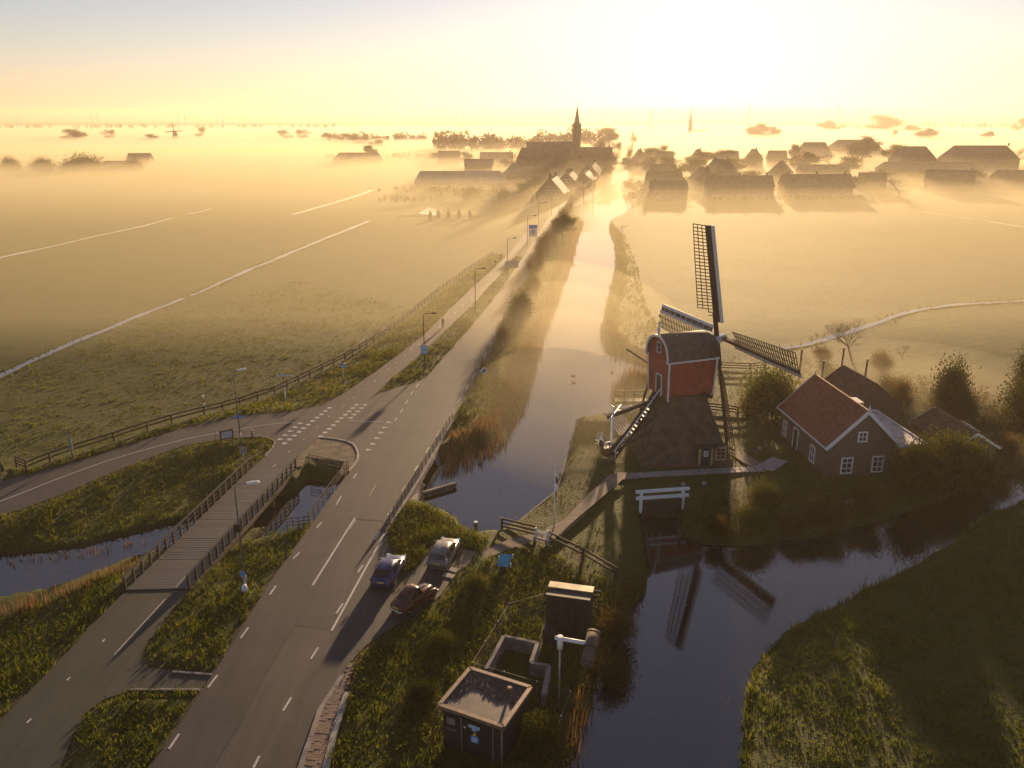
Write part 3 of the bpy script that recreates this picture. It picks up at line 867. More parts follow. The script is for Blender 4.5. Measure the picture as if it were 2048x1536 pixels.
# sloping wing walls down to the water, dark opening between
def slope(tops, bots, nm):
    n = len(tops)
    vs = [(*t, -0.08) for t in tops] + [(*b, -1.5) for b in bots] + [(*t, -0.4) for t in tops] + [(*b, -1.9) for b in bots]
    fs = []
    for i in range(n - 1):
        fs += [(i, i + 1, n + i + 1, n + i), (2 * n + i + 1, 2 * n + i, 3 * n + i, 3 * n + i + 1)]
    MB().add(vs, fs).build(nm, M_CONC, rb)


slope([(-10.52, 64.19), (-9.75, 68.88), (-9.05, 73.49)], [(-9.92, 67.64), (-8.67, 71.34), (-8.37, 75.17)], "wing_wall")
slope([(-8.26, 79.74), (-7.66, 83.95), (-6.89, 89.54)], [(-7.46, 78.60), (-7.09, 83.28), (-6.46, 88.80)], "wing_wall")
MB().prism([(-8.21, 79.20), (-9.11, 72.69), (-17.00, 65.88), (-15.98, 76.26)], -0.5, -0.06).build("deck_slab", M_CONC, rb)
MB().prism([(-10.15, 64.37), (-9.92, 65.88), (-16.87, 65.31), (-17.23, 64.56)], -2.4, -0.07).build("abutment", M_CONC, rb)
# timber guide beam in the water
gb = thing("guide_beam", "weathered timber guide beam lying in the river by the bridge", "beam", (*(-7.12, 74.47), -1.2))
MB().bar((*(-8.55, 72.15), -0.85), (*(-5.52, 74.30), -0.85), 0.28, 0.28).build("beam", M_CONC, gb)
MB().bar((*(-8.42, 71.80), -0.95), (*(-5.59, 73.82), -0.95), 0.22, 0.2).build("beam", M_WOOD, gb)
for px in ([(-5.66, 74.17), (-7.54, 72.69)]):
    MB().tube([(*px, -2.0), (*px, -0.72)], 0.14, 8).build("pile", M_WOOD, gb)

# railing on the island side of the road and the short one closing the gap
def railing(name, label, pts, n, h=1.05, zs=(1.05, 0.7, 0.38), base=0.0, m=M_RAIL, w=0.06):
    t0 = thing(name, label, "railing", (*pts[0], base))
    tot = [Vector(p) for p in pts]
    for a_, b_ in zip(tot[:-1], tot[1:]):
        for i in range(n + 1):
            c = a_.lerp(b_, i / n)
            MB().bar((c.x, c.y, base - 0.3), (c.x, c.y, base + h), w).build("post", m, t0)
        for z in zs:
            MB().bar((a_.x, a_.y, base + z), (b_.x, b_.y, base + z), w, w).build("rail", m, t0)
    return t0


railing("railing", "low brown railing along the dark gap beside the dike road", [(-16.31, 75.64), (-17.64, 64.46)], 9)
railing("railing", "short brown railing closing the gap at the mossy island", [(-20.61, 77.13), (-16.37, 75.15)], 4)
railing("railing", "railing sinking to the dark water below the road verge", [(-17.51, 64.28), (-19.39, 63.86)], 4, base=-0.35)

# ------------------------------------------------------------------ the windmill (hollow post mill)
M_RED = mat("red_weatherboard", (0.27, 0.045, 0.028), 0.65, var=0.25, scale=1.5)
M_THATCH = mat("brown_thatch", (0.090, 0.062, 0.044), 0.95, var=0.4, scale=1.2, bump=0.9, bscale=16)
M_CAP = mat("grey_roofing", (0.075, 0.062, 0.055), 0.8, var=0.35, scale=2.5, bump=0.5, bscale=25)
M_TAR = mat("tarred_timber", (0.026, 0.020, 0.018), 0.6, var=0.4, scale=4)
M_SAILW = mat("sail_white", (0.62, 0.66, 0.70), 0.5, var=0.08)
M_SAILB = mat("sail_lattice", (0.030, 0.023, 0.018), 0.7, var=0.3)
M_GREEN = mat("dark_green_paint", (0.020, 0.032, 0.026), 0.5, var=0.3)
M_OCHRE = mat("ochre_paint", (0.42, 0.30, 0.16), 0.6, var=0.15)
M_BRICKW = mat("brown_brick", (0.105, 0.070, 0.055), 0.85, var=0.35, scale=6, bump=0.4, bscale=30)

ZG = -0.4
mill = thing("windmill", "red wooden post mill with rounded grey roof on a brown thatched base", "windmill", (17.69, 82.2, ZG))
MX, MY = 17.69, 82.2
PH = R(21.0)
AX = Vector((math.cos(PH), math.sin(PH), 0)); HX = Vector((math.sin(PH), -math.cos(PH), 0)); ZX = Vector((0, 0, 1))
MC = Vector((MX, MY, 0))


def mp_(a, h, z):
    """point in the mill body's own frame: along the axis, to the near side, up"""
    return MC + AX * a + HX * h + ZX * z


# thatched base: truncated pyramid, slightly flared, facing the path
bx, by = MX - 0.05, MY - 0.3
BR = R(3.0)


def base_ring(half, z, cut):
    pts = []
    for sx, sy in ((-1, -1), (1, -1), (1, 1), (-1, 1)):
        c1 = (sx * half, sy * (half - cut)); c2 = (sx * (half - cut), sy * half)
        pts += ([c1, c2] if sx * sy > 0 else [c2, c1])
    out = []
    for x, y in pts:
        out.append((bx + x * math.cos(BR) - y * math.sin(BR), by + x * math.sin(BR) + y * math.cos(BR), z))
    return out


rings = [base_ring(4.75, ZG - .2, 0.5), base_ring(4.72, ZG + 0.30, 0.5), base_ring(4.65, ZG + 0.34, 0.5), base_ring(4.0, 1.4, 0.45), base_ring(2.95, 4.2, 0.4), base_ring(2.2, 6.3, 0.3)]
vs = [p for r in rings for p in r]
fs = []
for i in range(len(rings) - 1):
    for k in range(8):
        fs.append((i * 8 + k, i * 8 + (k + 1) % 8, (i + 1) * 8 + (k + 1) % 8, (i + 1) * 8 + k))
fs.append(tuple(range((len(rings) - 1) * 8, len(rings) * 8)))
MB().add(vs, fs).build("thatched_base", M_THATCH, mill)
MB().add(base_ring(4.78, ZG - .2, 0.5) + base_ring(4.78, ZG + 0.28, 0.5), [(k, (k + 1) % 8, 8 + (k + 1) % 8, 8 + k) for k in range(8)]).build("brick_plinth", M_BRICKW, mill)


def frame_window(parent, c, u, n, w, h, nx, ny, fm, pm, name="window", t=0.09, depth=0.10, tm=0.045):
    """window standing on a wall: c centre, u across, n outwards; frame with bars, pane as sub-part"""
    c, u, n = Vector(c), Vector(u).normalized(), Vector(n).normalized()
    up = n.cross(u).normalized()
    if up.z < 0: up = -up
    m = MB()
    def bar(a0, b0, a1, b1, wd):
        m.bar(c + u * a0 + up * b0 + n * depth / 2, c + u * a1 + up * b1 + n * depth / 2, wd, depth, up=n)
    for s in (-1, 1):
        bar(s * (w / 2 - t / 2), -h / 2, s * (w / 2 - t / 2), h / 2, t)
        bar(-w / 2 + t, s * (h / 2 - t / 2), w / 2 - t, s * (h / 2 - t / 2), t)
    for i in range(1, nx):
        a = -w / 2 + w * i / nx; bar(a, -h / 2 + t, a, h / 2 - t, tm)
    for j in range(1, ny):
        b_ = -h / 2 + h * j / ny
        for i in range(nx):
            a0 = -w / 2 + w * i / nx + tm; a1 = -w / 2 + w * (i + 1) / nx - tm
            bar(a0, b_, a1, b_, tm)
    f = m.build(name, fm, parent)
    q = n * depth * 0.3
    MB().quad(c - u * w / 2 * .96 - up * h / 2 * .96 + q, c + u * w / 2 * .96 - up * h / 2 * .96 + q, c + u * w / 2 * .96 + up * h / 2 * .96 + q, c - u * w / 2 * .96 + up * h / 2 * .96 + q).build("pane", pm, f)
    return f


# porch door and window in the thatch (front faces the camera)
UX = Vector((math.cos(BR), math.sin(BR), 0)); NX = Vector((math.sin(BR), -math.cos(BR), 0))
front = Vector((bx, by, 0)) + NX * 4.35
dc = front + UX * 1.75
MB().prism([(dc + UX * a + NX * b).to_2d()[:] for a, b in ((-0.85, -1.6), (0.85, -1.6), (0.85, 0.35), (-0.85, 0.35))], ZG, 1.75).build("porch", M_THATCH, mill)
MB().bar(dc - UX * 1.1 + NX * .35 + ZX * 1.85, dc + UX * 1.1 + NX * .35 + ZX * 1.85, 1.0, 0.12).build("porch_roof", M_TAR, mill)
dr = MB().bar(dc + NX * .40 + ZX * (ZG + .1), dc + NX * .40 + ZX * 1.62, 0.95, 0.07, up=NX).build("door", M_GREEN, mill)
frame_window(dr, dc + NX * .43 + ZX * 1.08, UX, NX, 0.46, 0.6, 2, 2, M_WHITE, M_GLASS_DARK, "door_window", 0.07, 0.04, 0.05)
for s in (-1, 1):
    MB().bar(dc + UX * s * .62 + NX * .37 + ZX * (ZG + .05), dc + UX * s * .62 + NX * .37 + ZX * 1.75, 0.2, 0.1, up=NX).build("door_post", M_OCHRE, mill)
wc = front + UX * 3.35
MB().prism([(wc + UX * a + NX * b).to_2d()[:] for a, b in ((-0.72, -1.6), (0.72, -1.6), (0.72, 0.1), (-0.72, 0.1))], ZG, 1.62).build("dormer", M_THATCH, mill)
frame_window(mill, wc + NX * .11 + ZX * 0.95, UX, NX, 1.1, 1.35, 2, 3, M_OCHRE, M_GLASS_DARK, "window", 0.14, 0.08, 0.06)
MB().bar(wc + NX * .14 + ZX * 0.08, wc + NX * .14 + ZX * 0.27, 1.15, 0.08, up=NX).build("window_panel", M_OCHRE, mill)

# red body: four weatherboarded walls, wider at the eaves
LB, WB, LT, WT, ZB, ZE = 5.37 / 2, 3.75 / 2, 5.65 / 2, 4.06 / 2, 6.23, 10.0


def wall_boards(c00, c10, c11, c01, n, out, name):
    """overlapping horizontal boards between four corners (bottom two, top two)"""
    for i in range(n):
        t0, t1 = i / n, (i + 1) / n
        a, b_ = Vector(c00).lerp(c01, t0), Vector(c10).lerp(c11, t0)
        c, d_ = Vector(c00).lerp(c01, t1), Vector(c10).lerp(c11, t1)
        o0, o1 = out * 0.05, out * 0.02
        MB().add([a + o0, b_ + o0, d_ + o1, c + o1, a - out * .02, b_ - out * .02, d_ - out * .02, c - out * .02],
                 [(0, 1, 2, 3), (7, 6, 5, 4), (0, 4, 5, 1), (1, 5, 6, 2), (2, 6, 7, 3), (3, 7, 4, 0)]).build(name, M_RED, mill)


near = [mp_(-LB, WB, ZB), mp_(LB, WB, ZB), mp_(LT, WT, ZE), mp_(-LT, WT, ZE)]
far = [mp_(LB, -WB, ZB), mp_(-LB, -WB, ZB), mp_(-LT, -WT, ZE), mp_(LT, -WT, ZE)]
wall_boards(*near, 16, HX, "weatherboard")
wall_boards(*far, 16, -HX, "weatherboard")
tail = [mp_(-LB, -WB, ZB), mp_(-LB, WB, ZB), mp_(-LT, WT, ZE), mp_(-LT, -WT, ZE)]
head = [mp_(LB, WB, ZB), mp_(LB, -WB, ZB), mp_(LT, -WT, ZE), mp_(LT, WT, ZE)]
wall_boards(*tail, 16, -AX, "weatherboard")
wall_boards(*head, 16, AX, "weatherboard")
# curved apron under the body
vs = [mp_(sx * LB, sy * WB, ZB) for sx, sy in ((-1, 1), (1, 1), (1, -1), (-1, -1))] + [mp_(sx * LB * .72, sy * WB * .8, ZB - .75) for sx, sy in ((-1, 1), (1, 1), (1, -1), (-1, -1))]
MB().add(vs, [(0, 1, 5, 4), (1, 2, 6, 5), (2, 3, 7, 6), (3, 0, 4, 7), (4, 5, 6, 7)]).build("body_floor", M_RED, mill)

# rounded roof
ZR = 12.5
prof = []
NS = 16
for i in range(NS + 1):
    an = PI * i / NS
    prof.append((math.cos(an) * (WT + .18), ZE - .05 + (ZR - ZE) * (max(0, math.sin(an)) ** 0.8)))
vs, fs = [], []
for ka, (a, ex) in enumerate(((-LT - .25, 1), (LT - 0.3, 1), (LT + .25, .93))):
    for h, z in prof:
        vs.append(mp_(a, h * ex, ZE + (z - ZE) * (ex if ka == 2 else 1)))
n1 = NS + 1
for k in range(2):
    for i in range(NS):
        fs.append((k * n1 + i, k * n1 + i + 1, (k + 1) * n1 + i + 1, (k + 1) * n1 + i))
inn = []
for ka, (a, ex) in enumerate(((-LT - .25, 1), (LT - 0.3, 1), (LT + .25, .93))):
    for h, z in prof:
        inn.append(mp_(a, h * ex * .95, ZE + (z - ZE) * .95 * (ex if ka == 2 else 1)))
o_ = len(vs); vs += inn
for k in range(2):
    for i in range(NS):
        fs.append((o_ + k * n1 + i, o_ + (k + 1) * n1 + i, o_ + (k + 1) * n1 + i + 1, o_ + k * n1 + i + 1))
for i in range(NS):
    fs.append((i, o_ + i, o_ + i + 1, i + 1)); fs.append((2 * n1 + i, 2 * n1 + i + 1, o_ + 2 * n1 + i + 1, o_ + 2 * n1 + i))
MB().add(vs, fs, True).build("rounded_roof", M_CAP, mill)
# gable infill tail and head, white arched barge board
for a, nm in ((-LT + .02, "tail_gable"), (LT - .02, "head_gable")):
    vs = [mp_(a, h * .93, ZE + (z - ZE) * .94) for h, z in prof]
    vs2 = [v + AX * .08 for v in vs]
    n2 = len(vs)
    MB().add(vs + vs2, [tuple(range(n2)), tuple(range(n2, 2 * n2))[::-1]] + [(i, (i + 1) % n2, n2 + (i + 1) % n2, n2 + i) for i in range(n2)]).build(nm, M_RED, mill)
m = MB()
for i in range(NS):
    (h0, z0), (h1, z1) = prof[i], prof[i + 1]
    m.bar(mp_(-LT - .29, h0 * .97, ZE + (z0 - ZE) * .97), mp_(-LT - .29, h1 * .97, ZE + (z1 - ZE) * .97), 0.24, 0.09, up=AX)
m.build("barge_board", M_SAILW, mill)
for a, h in ((-1, 1), (1, 1), (-1, -1), (1, -1)):
    MB().bar(mp_(a * LB, h * (WB + .05), ZB - .35), mp_(a * LT, h * (WT + .05), ZE), 0.22, 0.16).build("corner_board", M_SAILW, mill)
for h in (1, -1):
    MB().bar(mp_(-LT - .25, h * (WT + .12), ZE), mp_(LT + .22, h * (WT + .12), ZE), 0.14, 0.18).build("gutter_board", M_SAILW, mill)
# finial
f0 = mp_(-LT - .2, 0, ZR)
MB().tube([f0, f0 + ZX * .25, f0 + ZX * .45, f0 + ZX * .7, f0 + ZX * 1.0, f0 + ZX * 1.25, f0 + ZX * 1.3, f0 + ZX * 1.38],
          [0.1, 0.1, 0.2, 0.12, 0.08, 0.12, 0.16, 0.02], 8).build("finial", M_SAILW, mill)
MB().bar(f0 + ZX * 1.38, f0 + ZX * 2.2, 0.025).build("vane_rod", M_TAR, mill)
MB().add([f0 + ZX * 1.85 - HX * .2, f0 + ZX * 1.85 + HX * .16, f0 + ZX * 1.97 + HX * .3, f0 + ZX * 2.12 + HX * .16, f0 + ZX * 2.12 - HX * .25, f0 + ZX * 1.98 - HX * .12] +
         [p + AX * .03 for p in (f0 + ZX * 1.85 - HX * .2, f0 + ZX * 1.85 + HX * .16, f0 + ZX * 1.97 + HX * .3, f0 + ZX * 2.12 + HX * .16, f0 + ZX * 2.12 - HX * .25, f0 + ZX * 1.98 - HX * .12)],
         [(0, 1, 2, 3, 4, 5), (11, 10, 9, 8, 7, 6)] + [(i, (i + 1) % 6, 6 + (i + 1) % 6, 6 + i) for i in range(6)]).build("weather_vane", M_TAR, mill)
# tail gable window, door
at = -LT - .02
frame_window(mill, mp_(at - .06, 0.1, 11.2), HX, -AX, 0.75, 1.15, 1, 1, M_SAILW, M_GLASS_DARK, "gable_window", 0.08, 0.07)
do = MB().bar(mp_(-LB - .12, .35, ZB), mp_(-LB - .2, .35, ZB + 2.1), 0.9, 0.08, up=AX).build("tail_door", M_TAR, mill)
m = MB()
for s in (-.52, .52): m.bar(mp_(-LB - .14, .35 + s, ZB), mp_(-LB - .23, .35 + s, ZB + 2.15), 0.12, 0.12, up=AX)
m.bar(mp_(-LB - .23, .35 - .58, ZB + 2.16), mp_(-LB - .23, .35 + .58, ZB + 2.16), 0.12, 0.12)
m.build("tail_door_frame", M_SAILW, mill)
# hoist boom over the water
MB().bar(mp_(-LT + .6, -WT + .1, 8.55), mp_(-LT - .25, -WT - 4.3, 9.35), 0.16).build("boom", M_TAR, mill)
e_ = mp_(-LT - .25, -WT - 4.3, 9.35)
MB().tube([e_, e_ - ZX * 9.0], 0.025, 5).build("boom_rope", M_SAILW, mill)

# sails: fitted stocks
TILT = 0.206; BE = R(-1.2)
AT = AX * math.cos(TILT) + ZX * math.sin(TILT)
UPV = ZX * math.cos(TILT) - AX * math.sin(TILT)
HUB = MC + AX * 4.07 + ZX * 11.38
SV = UPV * math.cos(BE) - HX * math.sin(BE); SW = HX * math.cos(BE) + UPV * math.sin(BE)
MB().tube([mp_(1.5, 0, 10.9), HUB - AT * .4, HUB + AT * 1.05], [0.34, 0.34, 0.30], 10).build("windshaft", M_TAR, mill)
MB().bar(HUB - AT * .42, HUB + AT * 0.95, 0.72, 0.72, up=SV).build("poll_end", M_SAILW, mill)
RS = 12.17


def sail(dirv, lat, off, flip, nm="sail"):
    """dirv: along the stock outwards, lat: towards the lattice side"""
    c0 = HUB + AT * off
    nrm = AT
    s = MB()
    s.bar(c0, c0 + dirv * 3.0, 0.36, 0.36, up=nrm)
    s.bar(c0 + dirv * 3.0, c0 + dirv * RS, 0.26, 0.24, up=nrm)
    so = s.build(nm, M_SAILW if flip else M_TAR, mill)
    l_ = MB()
    r0, r1 = 2.6, RS - .03
    nb = 27
    tw = lambda r: R(18) * (1 - (r - r0) / (r1 - r0)) + R(8)
    def pt(r, w):
        a = tw(r)
        return c0 + dirv * r + (lat * math.cos(a) - nrm * math.sin(a)) * w
    for i in range(nb + 1):
        r = r0 + (r1 - r0) * i / nb
        w1 = 2.0 if i > 1 else 0.75
        l_.bar(pt(r, 0), pt(r, w1), 0.075, 0.075, up=nrm)
    for w in (0.72, 1.36, 1.98):
        for i in range(1 if w < 1 else 2, nb):
            ra, rb_ = r0 + (r1 - r0) * i / nb, r0 + (r1 - r0) * (i + 1) / nb
            l_.bar(pt(ra, w), pt(rb_, w), 0.075, 0.06, up=nrm)
    l_.build("sail_lattice", M_SAILB, so)
    # leading boards: dark board with the pale streamlined edge
    wb = MB(); k = 22
    dk = MB()
    ra, rb_ = 1.9, RS
    p0, p1 = c0 + dirv * ra, c0 + dirv * rb_
    la = -(lat * math.cos(R(30)) - nrm * math.sin(R(30)))
    dk.bar(p0 + la * .34, p1 + la * .34, 0.62, 0.05, up=(la.cross(dirv)))
    wb.bar(p0 + la * .80 - nrm * .08, p1 + la * .74 - nrm * .08, 0.34, 0.12, up=(la.cross(dirv)))
    dk.build("wind_board", M_TAR, so)
    wb.build("leading_edge", M_SAILW, so)
    if flip:
        for i in range(9):
            r = 2.2 + i * 1.15
            MB().bar(c0 + dirv * r - nrm * .1, c0 + dirv * r + la * .75 - nrm * .14, 0.05, 0.05).build("board_batten", M_SAILW, so)
    return so


sail(SV, -SW, 0.0, False)
sail(-SV, SW, 0.0, False)
sail(SW, SV, 0.53, False)
sail(-SW, -SV, 0.53, True)

# tail: pole, ladder, braces, winch
tb = Vector((*(10.06, 79.88), -0.1))
te = Vector((*(10.47, 80.69), 0)); te.z = 3.95
MB().bar(mp_(-1.0, 0.3, 6.15), te + (te - mp_(-1.0, 0.3, 6.15)).normalized() * .6, 0.34, 0.36).build("tail_pole", M_TAR, mill)
for k in (-.16, .22):
    MB().bar(te + HX * k + ZX * (-3.9), te + HX * k + ZX * 1.05, 0.13, 0.13).build("tail_post", M_SAILW, mill)
MB().bar(te + HX * 1.6 + ZX * .25 - AX * 1.2, te - HX * 1.9 + ZX * .3 + AX * 2.0, 0.12, 0.1).build("tail_crossbar", M_SAILW, mill)
lt_ = mp_(-LB - .15, 0.35, ZB + .05)
lb_ = Vector((*(10.29, 79.09), -0.2))
dl = (lb_ - lt_); sd_ = HX
for k in (-.55, .55):
    MB().bar(lt_ + sd_ * k, lb_ + sd_ * k, 0.09, 0.26).build("ladder_side", M_TAR, mill)
for i in range(19):
    p = lt_ + dl * ((i + .6) / 19.5)
    MB().bar(p - sd_ * .53, p + sd_ * .53, 0.26, 0.05).build("tread", M_DECKW, mill)
MB().bar(lt_ + sd_ * .62 + ZX * 1.0, lb_ + sd_ * .62 + ZX * 1.0, 0.08, 0.08).build("handrail", M_SAILW, mill)
for t in (0.03, 0.33, 0.66, 0.97):
    p = lt_ + dl * t + sd_ * .62
    MB().bar(p, p + ZX * 1.0, 0.07).build("handrail_post", M_SAILW, mill)
# braces
spn = mp_(1.55, 3.0, 6.35); spf = mp_(1.55, -3.0, 6.35)
MB().bar(mp_(1.55, 3.4, 6.35), mp_(1.55, -3.4, 6.35), 0.30, 0.34).build("cross_beam", M_TAR, mill)
ssn = mp_(-2.35, -2.75, 6.3)
MB().bar(mp_(-2.1, -3.1, 6.3), mp_(-2.1, 1.9, 6.3), 0.26, 0.3).build("cross_beam", M_TAR, mill)
foot = lb_ + ZX * .9 + AX * .2
MB().bar(spn, foot + HX * .4, 0.22, 0.22).build("brace", M_TAR, mill)
MB().bar(spf, foot - HX * .4, 0.22, 0.22).build("brace", M_TAR, mill)
MB().bar(mp_(-1.6, 2.0, 6.2), foot + HX * .3 + ZX * .1, 0.15, 0.15).build("brace", M_TAR, mill)
MB().bar(mp_(-2.1, -3.0, 6.3), mp_(-2.1, -3.0, 6.3) + Vector((-1.0, -1.5, -2.6)), 0.18, 0.18).build("brace", M_TAR, mill)
# winch wheel
wc_ = Vector((*(9.46, 80.69), 0.75))
ax_ = Vector((0.92, 0.38, 0)); s1 = Vector((-.38, .92, 0))
MB().bar(wc_ - ax_ * .2, wc_ + ax_ * 1.4, 0.22, 0.22).build("winch_axle", M_TAR, mill)
hubw = MB().tube([wc_ - ax_ * .12, wc_ + ax_ * .12], 0.42, 12).build("winch_wheel", M_TAR, mill)
for k in range(20):
    an = 2 * PI * k / 20
    dv = s1 * math.cos(an) + ZX * math.sin(an)
    MB().bar(wc_ + dv * .3, wc_ + dv * 1.28, 0.06, 0.06).build("spoke", M_SAILW, hubw)
m = MB()
for k in range(20):
    a0, a1 = 2 * PI * k / 20, 2 * PI * (k + 1) / 20
    m.bar(wc_ + (s1 * math.cos(a0) + ZX * math.sin(a0)) * .95, wc_ + (s1 * math.cos(a1) + ZX * math.sin(a1)) * .95, 0.05)
m.build("wheel_rim", M_TAR, hubw)
m = MB()
m.box((tb.x + .1, tb.y + .2, 0.3), (1.5, 1.1, 0.9), PH).build("winch_box", mat("winch_wood", (0.13, 0.062, 0.035), 0.6, var=0.3), mill)
for i in range(4):
    p = lb_ + Vector((-.15 * i, -.25 - .16 * i, .3 - i * .18))
    MB().bar(p - sd_ * .6, p + sd_ * .6, 0.2, 0.06).build("tread", M_DECKW, mill)

# ------------------------------------------------------------------ brick house with the pantile roof
M_TILE = mat("red_pantile", (0.23, 0.075, 0.045), 0.75, var=0.3, scale=2.5, bump=0.2)
M_BLUEW = mat("barge_paint", (0.68, 0.72, 0.76), 0.5, var=0.06)
M_BRICK2 = mat("house_brick", (0.13, 0.088, 0.072), 0.9, var=0.3, scale=7, bump=0.5, bscale=35)
M_FLAT = mat("flat_roofing", (0.40, 0.36, 0.32), 0.6, var=0.2, scale=1)


def pantiles(parent, e0, e1, r0, r1, cols, rows, m, name="pantile_course"):
    """a roof slope as courses of S-shaped tiles, every course a piece: e eaves, r ridge"""
    e0, e1, r0, r1 = map(Vector, (e0, e1, r0, r1))
    nrm = (e1 - e0).cross(r0 - e0).normalized()
    if nrm.z < 0: nrm = -nrm
    seg = cols * 4
    for j in range(rows):
        vs, fs = [], []
        t0, t1 = j / rows, (j + 1.12) / rows
        for i in range(seg + 1):
            u = i / seg
            w = 0.045 * math.sin(2 * PI * i / 4 + .6)
            a = e0.lerp(e1, u).lerp(r0.lerp(r1, u), t0) + nrm * (0.07 + w)
            b_ = e0.lerp(e1, u).lerp(r0.lerp(r1, u), min(1, t1)) + nrm * (0.035 + w)
            vs += [a, b_, a - nrm * .07]
        for i in range(seg):
            k = i * 3
            fs += [(k, k + 3, k + 4, k + 1), (k + 2, k + 5, k + 3, k)]
        MB().add(vs, fs).build(name, m, parent, recalc=False)


def gable_box(parent, c, u, v, hw, hl, z0, ze, zr, m, name="wall", t=0.0):
    """gabled walls: u across the gable, v along the ridge"""
    c = Vector((*c, 0)); u = Vector(u).normalized(); v = Vector(v).normalized()
    vs = []
    for s in (-1, 1):
        b_ = c + v * hl * s
        vs += [b_ - u * hw + ZX * z0, b_ + u * hw + ZX * z0, b_ + u * hw + ZX * ze, b_ + ZX * zr, b_ - u * hw + ZX * ze]
    return MB().add(vs, [(0, 1, 2, 3, 4), (9, 8, 7, 6, 5), (0, 5, 6, 1), (1, 6, 7, 2), (2, 7, 8, 3), (3, 8, 9, 4), (4, 9, 5, 0)]).build(name, m, parent)


hA, hB = Vector((31.0, 74.9)), Vector((37.9, 75.5))
hu = (hB - hA).normalized(); hv = Vector((-hu.y, hu.x))
hc = (hA + hB) / 2 + hv * 5.7
house = thing("brick_house", "brown brick house with steep red pantile roof beside the mill", "house", (hc.x, hc.y, ZG))
U3, V3 = Vector((hu.x, hu.y, 0)), Vector((hv.x, hv.y, 0))
HW, HL = 3.45, 5.7
ZEV, ZRG = 3.0, 6.35
gable_box(house, hc, U3, V3, HW, HL, ZG - .3, ZEV, ZRG, M_BRICK2)
C3 = Vector((hc.x, hc.y, 0))


def hp(a, b_, z): return C3 + U3 * a + V3 * b_ + ZX * z


for s in (-1, 1):
    sl = MB()
    nr_ = (U3 * s * (ZRG - ZEV) + ZX * HW).normalized()
    q = [hp(s * (HW + .35), -HL - .3, ZEV - .34), hp(s * (HW + .35), HL + .3, ZEV - .34), hp(0, HL + .3, ZRG), hp(0, -HL - .3, ZRG)]
    sl.add([p + nr_ * .02 for p in q] + [p + nr_ * .1 for p in q], [(0, 1, 2, 3), (7, 6, 5, 4), (0, 4, 5, 1), (1, 5, 6, 2), (2, 6, 7, 3), (3, 7, 4, 0)])
    ro = sl.build("roof", M_TILE, house)
    q2 = [p + nr_ * .08 for p in q]
    pantiles(ro, q2[0], q2[1], q2[3], q2[2], 46, 17, M_TILE)
    MB().bar(hp(s * (HW + .42), -HL - .3, ZEV - .28), hp(s * (HW + .42), HL + .3, ZEV - .28), 0.14, 0.16).build("gutter", M_BLUEW, house)
    for e in (-1, 1):
        MB().bar(hp(s * (HW + .45), e * (HL + .34), ZEV - .38), hp(0, e * (HL + .34), ZRG + .05), 0.08, 0.34, up=nr_).build("barge_board", M_BLUEW, house)
rc = MB()
for i in range(38):
    y0 = -HL - .3 + (2 * HL + .6) * i / 38
    rc = MB().tube([hp(0, y0, ZRG + .09), hp(0, y0 + .3, ZRG + .13)], 0.13, 6).build("ridge_tile", M_TILE, house)
for e in (-1, 1):
    p = hp(0, e * (HL + .34), ZRG)
    MB().tube([p + ZX * .1, p + ZX * .35, p + ZX * .55, p + ZX * .85], [0.07, 0.11, 0.05, 0.01], 6).build("finial", M_BLUEW, house)
fr = -HL - .02
for a, z, w, h, ny in ((-1.4, 0.75, 1.2, 1.75, 3), (1.75, 0.8, 1.2, 1.75, 3), (-.15, 3.75, 0.95, 1.1, 2)):
    frame_window(house, hp(a, fr, z), U3, -V3, w, h, 2, ny, M_WHITE, M_GLASS_DARK, "window", 0.13, 0.1, 0.06)
for b_, z, w, h, ny in ((-2.6, 0.75, 1.15, 1.8, 2), (4.4, 0.9, 0.95, 1.7, 2)):
    frame_window(house, hp(-HW - .02, b_, z), V3, -U3, w, h, 2, ny, M_WHITE, M_GLASS_DARK, "window", 0.12, 0.1, 0.06)
dd = MB().bar(hp(-HW - .03, 1.6, ZG), hp(-HW - .03, 1.6, 1.75), 0.95, 0.06, up=U3).build("door", M_GREEN, house)
m = MB()
for s in (-.55, .55): m.bar(hp(-HW - .06, 1.6 + s, ZG), hp(-HW - .06, 1.6 + s, 1.85), 0.1, 0.1)
m.bar(hp(-HW - .06, 1.05, 1.9), hp(-HW - .06, 2.15, 1.9), 0.1, 0.1)
m.build("door_frame", M_WHITE, house)
# flat roofed side wing, white edged, catching the sun
MB().prism([hp(a, b_, 0).to_2d()[:] for a, b_ in ((HW + .05, -5.0), (HW + 3.0, -5.0), (HW + 3.0, 4.2), (HW + .05, 4.2))], ZG - .3, 2.35).build("side_wing", M_BRICK2, house)
MB().prism([hp(a, b_, 0).to_2d()[:] for a, b_ in ((HW + .3, -5.3), (HW + 3.3, -5.3), (HW + 3.3, 4.5), (HW + .3, 4.5))], 2.4, 2.55).build("flat_roof", M_FLAT, house)
m = MB()
for (a0, b0), (a1, b1) in (((HW + .3, -5.36), (HW + 3.36, -5.36)), ((HW + 3.36, -5.36), (HW + 3.36, 4.56)), ((HW + 3.36, 4.56), (HW + .3, 4.56))):
    m.bar(hp(a0, b0, 2.5), hp(a1, b1, 2.5), 0.12, 0.34)
m.build("fascia", M_WHITE, house)
MB().prism([hp(a, b_, 0).to_2d()[:] for a, b_ in ((HW + .2, 3.6), (HW + 1.3, 3.6), (HW + 1.3, 5.4), (HW + .2, 5.4))], 2.56, 3.9).build("roof_box", M_FLAT, house)
tag(house)


